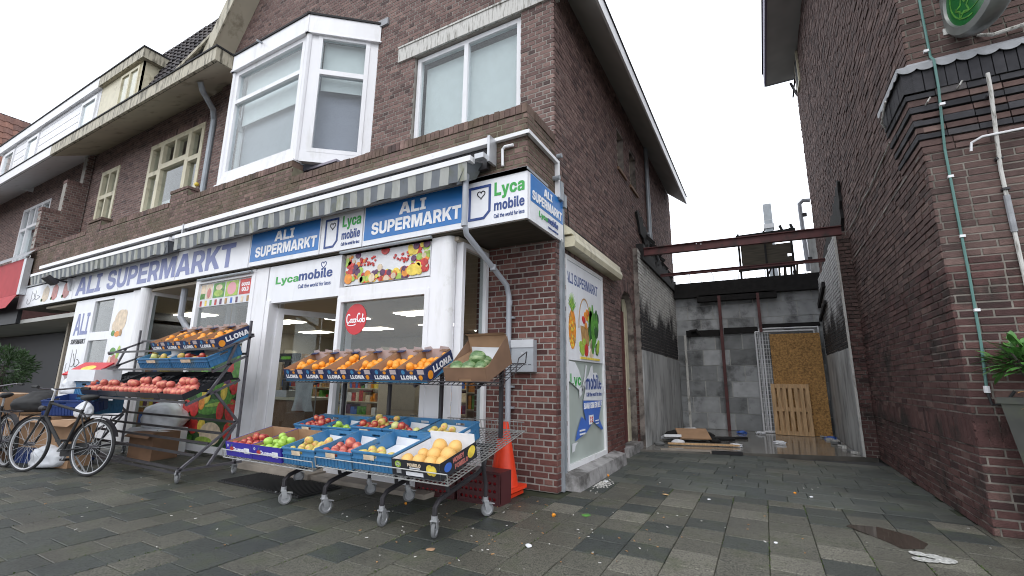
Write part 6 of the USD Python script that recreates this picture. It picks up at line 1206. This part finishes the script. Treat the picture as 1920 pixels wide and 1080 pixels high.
for k, (x, y_, m, lb) in enumerate(((1.55, 7.6, 'ink_sky', 'blue crumpled bag at the foot of the block wall'), (1.95, 7.7, 'paper', 'white crumpled paper left of the mesh panel'), (1.55, 5.0, 'paper', 'white crumpled paper on the wet floor'), (2.3, 5.9, 'paper', 'pale scrap of paper on the wet floor before the mesh panel'), (3.3, 7.5, 'ink_sky', 'blue scrap at the foot of the particle board'))):
    m_ = trimesh.creation.icosphere(2); v = m_.vertices*(.6+.8*meshkit.noise(m_.vertices*2.5+k*5)[:, None])*[1, .7, .35]; S('litter_bag', MB().add(v*.11+[x, y_, .06], m_.faces), M[m], lb, 'litter')
for k in range(9):
    y_ = 5.2+k*.34; scrap('edge_rubble', (3.40-.02*k+db.uniform(-.05, .03), y_, .036), (db.uniform(.06, .16), db.uniform(.05, .12), db.uniform(.02, .05)), db.uniform(0, 3), .1, ['concrete', 'block', 'brick_red'][k % 3] if k % 3 < 2 else 'concrete', f'pale rubble chip along the foot of the right burnt wall, number {["one","two","three","four","five","six","seven","eight","nine"][k]} from the front', 'rubble')
# ================================================================ right hand brick building
RB = T('right_building', 'tall dark brick building at the right with black corbelled brick band', 'building')
X0, Y0 = 3.72, .60
rs = Polygon([(Y0, 0), (9.55, 0), (9.55, 10.3), (Y0, 10.3)]).difference(rect(7.3, 7.42, 8.6, 9.7))
rsw = RB.add('side_wall', MB().poly(trim(rs, Y0+.009, 10), SL(X0), -.25, -.0045), M['mortar_dark'])
zlow = lambda z: 'brick_rlow' if z < 2.35 else 'brick_right'
bricks(RB, rsw, rs, SL(X0), zlow, 190, seed=51, mortar=None, bond='run', proud=.012, c=.071, L=.235)
rf = Polygon([(X0, 0), (7.5, 0), (7.5, 9), (X0, 9)]); rfw = RB.add('front_wall', MB().poly(trim(rf, X0+.02, 8), FR(Y0), -.25, -.0045), M['mortar_r'])
bricks(RB, rfw, rf, FR(Y0), zlow, 110, seed=52, mortar=None, bond='run', proud=.007, c=.071, L=.235)
# black corbelled band: rows of bricks stepping out, soldier course, lead on top
cb = RB.add('corbel_core', MB().box((X0-.07, Y0-.07, 4.12), (7.5, Y0+.1, 4.36)).box((X0-.07, Y0-.07, 4.12), (X0+.1, Y0+.75, 4.36)), M['mortar_dark'])
soldier(RB, cb, FR(Y0), X0-.10, 6.4, 4.12, 4.36, 'brick_black', w=.085, n=(-.02, .10)); soldier(RB, cb, SL(X0), Y0-.10, Y0+.72, 4.12, 4.36, 'brick_black', w=.085, n=(-.02, .10))
for i, (z, e) in enumerate(((4.05, .085), (3.98, .07), (3.91, .068), (3.84, .054), (3.77, .05), (3.70, .036), (3.63, .032), (3.56, .018), (3.49, .010))):
    bmm = 'brick_black' if i % 2 == 0 and i < 8 else 'brick_right'
    soldier(RB, cb, FR(Y0), X0-e-.003, 6.4, z+.004, z+.066, bmm, w=.235, n=(-.02, e), single=False, seed=60+i); soldier(RB, cb, SL(X0), Y0-e-.003, Y0+.74, z+.004, z+.066, bmm, w=.235, n=(-.02, e), single=False, seed=80+i)
ld = MB().add([(X0-.12, Y0-.12, 4.37), (7.5, Y0-.12, 4.37), (7.5, Y0-.0, 4.50), (X0-.0, Y0-.0, 4.50)], [(0, 1, 2), (0, 2, 3)]).add([(X0-.12, Y0-.12, 4.37), (X0, Y0, 4.50), (X0, Y0+.76, 4.50), (X0-.12, Y0+.76, 4.37)], [(0, 1, 2), (0, 2, 3)])
RB.add('lead_flashing', ld, M['lead'])
def scal(L): t_ = np.linspace(0, L, int(L/.0185)); return Polygon([(0, .03), *[(x, -.012-.034*abs(math.sin(x*math.pi/.15))**.7) for x in t_], (L, .03)])
RB.add('lead_strip', MB().poly(scal(2.7), FR(Y0-.122, X0-.125, 4.375), 0, .008), M['lead']); RB.add('lead_strip', MB().poly(scal(.9), SL(X0-.122, Y0-.125, 4.375), 0, .008), M['lead'])
soldier(RB, rsw, SL(X0), Y0+.02, 5.0, .72, .945, 'brick_rlow', w=.078, n=(-.02, .010), single=False); soldier(RB, rfw, FR(Y0), X0, 4.6, .72, .945, 'brick_rlow', w=.078, n=(-.02, .010), single=False)
RB.add('roof_soffit', MB().box((2.98, 0, 10.32), (X0+.02, 9.75, 10.36)), M['soffit_grey']); RB.add('roof_fascia', MB().box((2.93, 0, 10.30), (2.975, 9.77, 10.75)), flat('purple_fascia', (.16, .14, .22), .5)); RB.add('roof_end', MB().box((2.976, 9.755, 10.31), (X0+.1, 9.80, 10.7)), M['zinc']); RB.add('roof', MB().box((2.9, 0, 10.76), (7.5, 9.8, 10.82)), M['dark'])
RB.add('slit_window', MB().fbox(SL(X0), (7.3, 7.42), (8.6, 9.7), (-.2, -.15)), M['dark'])
uw = RB.add('upper_window', MB().fbox(SL(X0), (8.35, 8.95), (9.35, 10.29), (.0, .05)), M['cream']); RB.add('pane', MB().fbox(SL(X0), (8.43, 8.87), (9.42, 10.25), (.05, .052)), M['dark'], under=uw)
RB.add('gutter_bracket', MB().bar((3.6, 9.6, 10.1), (3.72, 9.5, 9.6), .05).bar((3.62, 9.6, 9.62), (3.72, 9.6, 10.2), .04), M['steel_dark'])
RB.add('ledge_crack', MB().bar((X0-.004, .7, 3.52), (X0-.004, 5.0, 3.42), .012, .03).bar((X0-.004, 5.0, 3.42), (X0-.004, 5.3, 3.3), .01, .025), M['mortar_dark'])
cabs = T('wall_cable', 'thin pale cable running down the side of the right brick wall to the steel beam', 'cable', (3.7, 3, 4)); cabs.add('cable', MB().tube([(3.57, .9, 4.3), (3.575, 1.2, 4.2), (3.70, 1.4, 4.1), (3.705, 2.2, 4.05), (3.70, 2.9, 4.0), (3.71, 3.3, 4.03), (3.705, 4.0, 3.96), (3.70, 4.6, 3.95)], .010, 6), M['concrete'])
gc = T('green_cable', 'green wall cable running down the corner of the right brick building', 'cable', (3.9, .5, 1)); pts = [(3.90, Y0-.012, 5.6), (3.90, Y0-.012, 4.52), (3.88, Y0-.14, 4.40), (3.88, Y0-.12, 4.1), (3.87, Y0-.02, 3.5), (3.87, Y0-.012, 2.2), (3.86, Y0-.012, 1.6), (3.84, Y0-.012, 1.22)]
gc.add('cable', MB().tube(pts, .011, 6), M['cable_green'])
for z in (4.58, 3.9, 3.2, 2.6, 1.9): gc.add('clip', MB().box((3.855, Y0-.03 if z < 3.5 or z > 4.5 else Y0-.16, z), (3.895, Y0-.002 if z < 3.5 or z > 4.5 else Y0-.13, z+.025)), M['white'])
gc.add('connector', MB().cyl((3.84, Y0-.012, 1.18), (3.84, Y0-.012, 1.24), .022, 8), M['white']); gc.add('cable', MB().tube([(3.84, Y0-.012, 1.18), (3.85, Y0-.03, 1.08), (3.93, Y0-.04, 1.09), (4.0, Y0-.05, 1.2)], .012, 6), M['rubber'])
gp = T('wall_pipe', 'pale grey conduit down the front of the right brick building', 'pipe', (4.22, .5, 2)); gp.add('conduit', MB().tube([(4.22, Y0-.16, 4.12), (4.22, Y0-.15, 3.95), (4.22, Y0-.06, 3.45), (4.22, Y0-.02, 3.2), (4.22, Y0-.02, 1.7)], .016, 8), M['concrete'])
for z in (3.9, 3.3, 3.0): gp.add('clip', MB().box((4.195, Y0-.14 if z > 3.5 else Y0-.05, z), (4.245, Y0-.002 if z < 3.5 else Y0-.08, z+.02)), M['steel_dark'])
gp.add('branch', MB().tube([(4.04, Y0-.05, 3.42), (4.05, Y0-.06, 3.50), (4.12, Y0-.09, 3.53), (5.0, Y0-.09, 3.56)], .011, 6), M['white']); gp.add('sleeve', MB().cyl((4.22, Y0-.02, 2.6), (4.22, Y0-.02, 2.95), .024, 8), M['lead'])
for x, y_, z in ((4.02, Y0-.14, 4.07), (3.78, Y0-.12, 3.98)): RB.add('hook', MB().tube([(x, y_+.06, z), (x, y_-.02, z), (x+.02, y_-.03, z+.03)], .008, 6), M['concrete'])
# round green sign on its bracket
sg = T('round_sign', 'round green hanging sign with metal rim on the right brick building', 'sign', (4.2, .4, 4.6))
sc_ = A3(4.21, .25, 4.94); ax_ = A3(-.975, -.2222, 0); sv = A3(0, 0, 1); su = np.cross(sv, ax_)
SGF = (sc_, su, sv, ax_)
sg.add('rim', MB().lathe([(.30, -.09), (.41, -.08), (.44, -.04), (.44, .04), (.41, .08), (.34, .085), (.33, .06), (.30, .06)], sc_, ax_, 40), M['metal_rim'], smooth=40); fc = sg.add('face', MB().lathe([(0, .062), (.335, .062), (.335, -.08), (0, -.08)], sc_, ax_, 36), M['green_sign'])
star = Polygon([(.10*math.cos(a)*(1 if i % 2 == 0 else .42), .10*math.sin(a)*(1 if i % 2 == 0 else .42)) for i, a in enumerate(np.linspace(math.pi/2, math.pi/2+2*math.pi, 11)[:-1])])
sg.add('emblem', MB().poly(affinity.translate(star, -.12, -.12).buffer(.012).difference(affinity.translate(star, -.12, -.12).buffer(-.003)), SGF, .063, .066), M['p_green'], under=fc)
sg.add('scroll', MB().poly(union_all([line([(.27*math.cos(a), .27*math.sin(a)) for a in np.linspace(2.6, 4.6, 14)], .012), line([(.22*math.cos(a), .20*math.sin(a)-.02) for a in np.linspace(3.4, 5.2, 10)], .008)]), SGF, .063, .066), M['p_green'], under=fc)
for z in (4.72, 5.14): sg.add('bracket_plate', MB().box((4.03, Y0-.016, z), (4.26, Y0-.002, z+.07)), M['concrete']); sg.add('bolt', MB().cyl((4.08, Y0-.026, z+.035), (4.08, Y0-.016, z+.035), .012, 6), M['steel_dark'])
sg.add('bracket_bar', MB().box((4.15, Y0-.14, 4.68), (4.20, Y0-.02, 5.22)), M['white']); sg.add('bracket_arm', MB().bar((4.18, Y0-.05, 4.78), (4.22, .30, 4.70), .03), M['steel_dark']); sg.add('bracket_arm', MB().bar((4.18, Y0-.05, 5.18), (4.25, .30, 5.2), .03), M['steel_dark']); sg.add('spike', MB().bar((4.2, Y0-.06, 4.74), (4.12, Y0-.22, 4.58), .018), M['steel_dark'])
sg.add('cable', MB().tube([(4.24, Y0-.02, 4.74), (4.27, Y0-.02, 4.62), (4.35, Y0-.06, 4.56), (4.9, Y0-.09, 4.60), (5.6, Y0-.09, 4.64)], .018, 6), M['concrete'])
# planter with laurel
pt = T('planter', 'tall tapered grey planter in front of the right brick corner', 'planter', (4.18, .30, 0)); ppf = [(.14, 0), (.29, 1.10), (.31, 1.10), (.31, 1.15), (.27, 1.15), (.26, 1.08), (0, 1.05)]
pt.add('pot', MB().lathe(ppf, (4.12, .34, 0), n=4), M['pot'])
lb_ = T('laurel', 'green leafy laurel shrub with a few dead leaves in the tall grey planter', 'shrub', (4.2, .28, 1.1))
Rl = np.random.default_rng(17)
for k in range(7):
    a = Rl.uniform(0, 6.28); lb_.add('twig', MB().tube([(4.12, .34, 1.06), (4.12+.1*math.cos(a), .34+.1*math.sin(a), 1.3), (4.12+.22*math.cos(a), .34+.2*math.sin(a), 1.52+.1*Rl.random())], .008, 5), M['bark'])
def bigleaf(p, a, L, w, curl):
    a = a/np.linalg.norm(a); b = np.cross(a, [0, 0, 1.]); b /= np.linalg.norm(b)+1e-9; n_ = np.cross(b, a); P = []
    for i, (t_, ww) in enumerate(((0, .08), (.25, .75), (.55, 1), (.82, .6), (1, .03))):
        c = p+a*L*t_-n_*curl*L*t_*t_*-1*-1; P += [c-b*w*ww+n_*.12*w, c, c+b*w*ww+n_*.12*w]
    return P, np.array([(3*i+j, 3*i+j+1, 3*i+4+j, 3*i+3+j) for i in range(4) for j in range(2)])
for k in range(300):
    th = Rl.uniform(0, 6.28); e = Rl.uniform(-.35, 1.3); rr = Rl.uniform(.10, .30)
    c = A3(4.10, .34, 1.40)+A3(math.cos(th)*math.cos(e), math.sin(th)*math.cos(e), math.sin(e)*.7)*rr
    d_ = A3(math.cos(th)*math.cos(e), math.sin(th)*math.cos(e), math.sin(e)*.7+.25)+Rl.normal(0, .3, 3)
    P, f = bigleaf(c, d_, Rl.uniform(.09, .14), Rl.uniform(.022, .034), Rl.uniform(.1, .5)); lb_.add('leaf', MB().add(P, f), M['leaf'], smooth=True)
for k in range(16):
    c = A3(3.96+Rl.uniform(-.03, .12), .16+Rl.uniform(-.08, .1), 1.22-Rl.uniform(0, .33)); P, f = bigleaf(c, Rl.normal(size=3)+A3(-.3, -.3, -.6), Rl.uniform(.05, .09), .018, .5); lb_.add('dead_leaf', MB().add(P, f), M['dead'])
# ================================================================ litter, puddle, cover
pg = Polygon([(2.68, .27), (2.72, .33), (2.90, .36), (3.08, .22), (3.14, .05), (3.08, -.10), (2.96, -.17), (2.90, -.05), (2.80, .10)]).buffer(.02)
S('puddle', MB().poly(pg, GR, .0045, .006), usdkit.material(stage, '/World/Looks/puddle_water', {'p': ('principled_bsdf', {'base_color': (.028, .022, .018), 'roughness': .04, 'specular_ior_level': .5})}, surface='p.BSDF'), 'shallow dark puddle on the paving near the right wall', 'puddle')
S('pale_patch', MB().poly(union_all([ell(3.1+.09*math.cos(k*1.7), -.33+.07*math.sin(k*2.3), .03+.035*abs(math.sin(k*3.1)), .025+.03*abs(math.cos(k*2)), n=12) for k in range(16)]), GR, .0045, .007), mat('pale_patch', (.42, .42, .40), .8, .5, 40, bump=.4), 'oval patch of white dried splatter in front of the right building', 'splatter')
def bit(nm, x, y_, s, m, label, flat_=.4, seed=0):
    m_ = trimesh.creation.icosphere(1); v = m_.vertices*(.7+.6*meshkit.noise(m_.vertices*1.7+seed)[:, None])*[1, .8, flat_]; S(nm, MB().add((RZ(seed*1.3)[:3, :3] @ v.T).T*s*.72+[x, y_, .002+s*flat_*.45], m_.faces), M[m], label, 'litter')
bit('orange_peel', .30, -.80, .03, 'orange', 'orange crumb on the paving beside the traffic cones', .8, 1); bit('orange_peel', .20, 1.22, .028, 'orange', 'orange crumb near the stone sill of the display window', .8, 2); bit('orange_peel', 2.33, 1.45, .022, 'orange', 'orange crumb in the alley in front of the wet floor', .6, 3)
bit('paper_scrap', 2.48, 1.33, .03, 'paper', 'white scrap beside the orange crumb in the alley', .4, 4); bit('paper_scrap', .28, .88, .045, 'paper', 'white scrap on the paving below the display window', .25, 5); bit('green_scrap', .55, -.62, .07, 'p_green', 'dark green flattened scrap on the paving right of the cones', .06, 6)
bit('paper_scrap', .45, -1.62, .04, 'paper', 'white wad on the front paving left of the middle', .4, 7); bit('paper_scrap', -2.65, -1.6, .028, 'paper', 'white scrap on the rubber door mat', .5, 9); bit('cardboard_scrap', -.15, -2.05, .05, 'card', 'brown scrap under the front edge of the wheeled rack', .15, 10)
bit('orange_peel', -1.15, -1.2, .022, 'orange', 'orange crumb lying under the wheeled rack', .7, 12); bit('paper_scrap', 1.5, .62, .03, 'paper', 'white scrap at the start of the alley rows', .3, 13); bit('stick', 1.05, .60, .05, 'wood', 'thin brown splinter at the start of the alley rows', .1, 14)
bit('paper_scrap', 2.1, -.55, .022, 'paper', 'pale crumb near the puddle on its street side', .4, 15)
Rg = np.random.default_rng(99); gm = MB(); gw = MB()
for k in range(240):
    x, y_ = Rg.uniform(-7, 4), Rg.uniform(-4.6, 2.8)
    if Rg.random() < .5: x, y_ = Rg.normal(.2, 1.1), Rg.normal(-1.6, .9)
    if x > 3.6 or (y_ > -.1 and x < .15): continue
    (gm if k % 2 else gw).bar((x, y_, .004), (x+Rg.uniform(-.02, .02), y_+Rg.uniform(-.02, .02), .006), Rg.uniform(.004, .009), .004)
for k in range(160): x, y_ = .22+abs(Rg.normal(0, .07)), .72+Rg.normal(0, .12); gw.bar((x, y_, .004), (x+.012, y_+.01, .006), .009, .005)
S('crumbs', gm, M['dead'], 'brown crumbs and cigarette ends scattered over the paving', 'litter', kind='stuff'); S('crumbs', gw, M['concrete'], 'pale crumbs scattered over the paving and below the display window', 'litter', kind='stuff')
ms = MB()
for k in range(2600):
    i = Rg.integers(-12, 11); y_ = Rg.uniform(-4.7, .9); x = .105+i*W+Rg.normal(0, .004)
    if meshkit.noise(A3(x*1.3, y_*1.3, 0)) < .45: continue
    h = Rg.uniform(.004, .012); a = Rg.uniform(0, 6.28); ms.add([(x, y_, -.008), (x+.008*math.cos(a), y_+.008*math.sin(a), -.008), (x+.006*math.cos(a+1), y_+.006*math.sin(a+1), h), (x-.006, y_+.004, h*.6)], [(0, 1, 2), (0, 2, 3), (0, 3, 1)])
S('joint_moss', ms, mat('joint_moss', (.055, .085, .022), .9, .4, 20), 'short green moss growing in the paving joints', 'moss', kind='stuff')
# bare trees across the street: they stand in the shop windows' reflections
def tree(x, y, h, seed, label):
    R = np.random.default_rng(seed); t = T('bare_tree', label, 'tree', (x, y, 0)); tr_ = MB(); cr_ = MB()
    tr_.tube([(x, y, -.05), (x+.05, y, h*.25), (x, y+.1, h*.5), (x+.1, y, h*.8)], [.22, .17, .12, .05], 8)
    def grow(p, d, L, r, n):
        q = p+d*L; mid = (p+q)/2+R.normal(0, L*.06, 3); cr_.tube([p, mid, q], [r, r*.8, r*.6], 5)
        if n:
            for k in range(3): a = d+R.normal(0, .55, 3); a[2] += .15; grow(p+(q-p)*R.uniform(.5, 1), a/np.linalg.norm(a), L*R.uniform(.6, .8), r*.55, n-1)
    for k in range(9): a = R.uniform(0, 6.28); grow(A3(x, y, h*R.uniform(.28, .75)), A3(math.cos(a)*.8, math.sin(a)*.8, .6), h*R.uniform(.16, .26), .05, 3)
    t.add('trunk', tr_, M['bark']); t.add('crown', cr_, M['bark'], kind='stuff')
tree(-4, -27, 9, 1, 'bare street tree opposite the shop door'); tree(-12, -25, 10, 2, 'bare street tree further left across the street'); tree(-19, -28, 9, 3, 'bare street tree at the far left across the street'); tree(5, -26, 9, 4, 'bare street tree across from the alley')
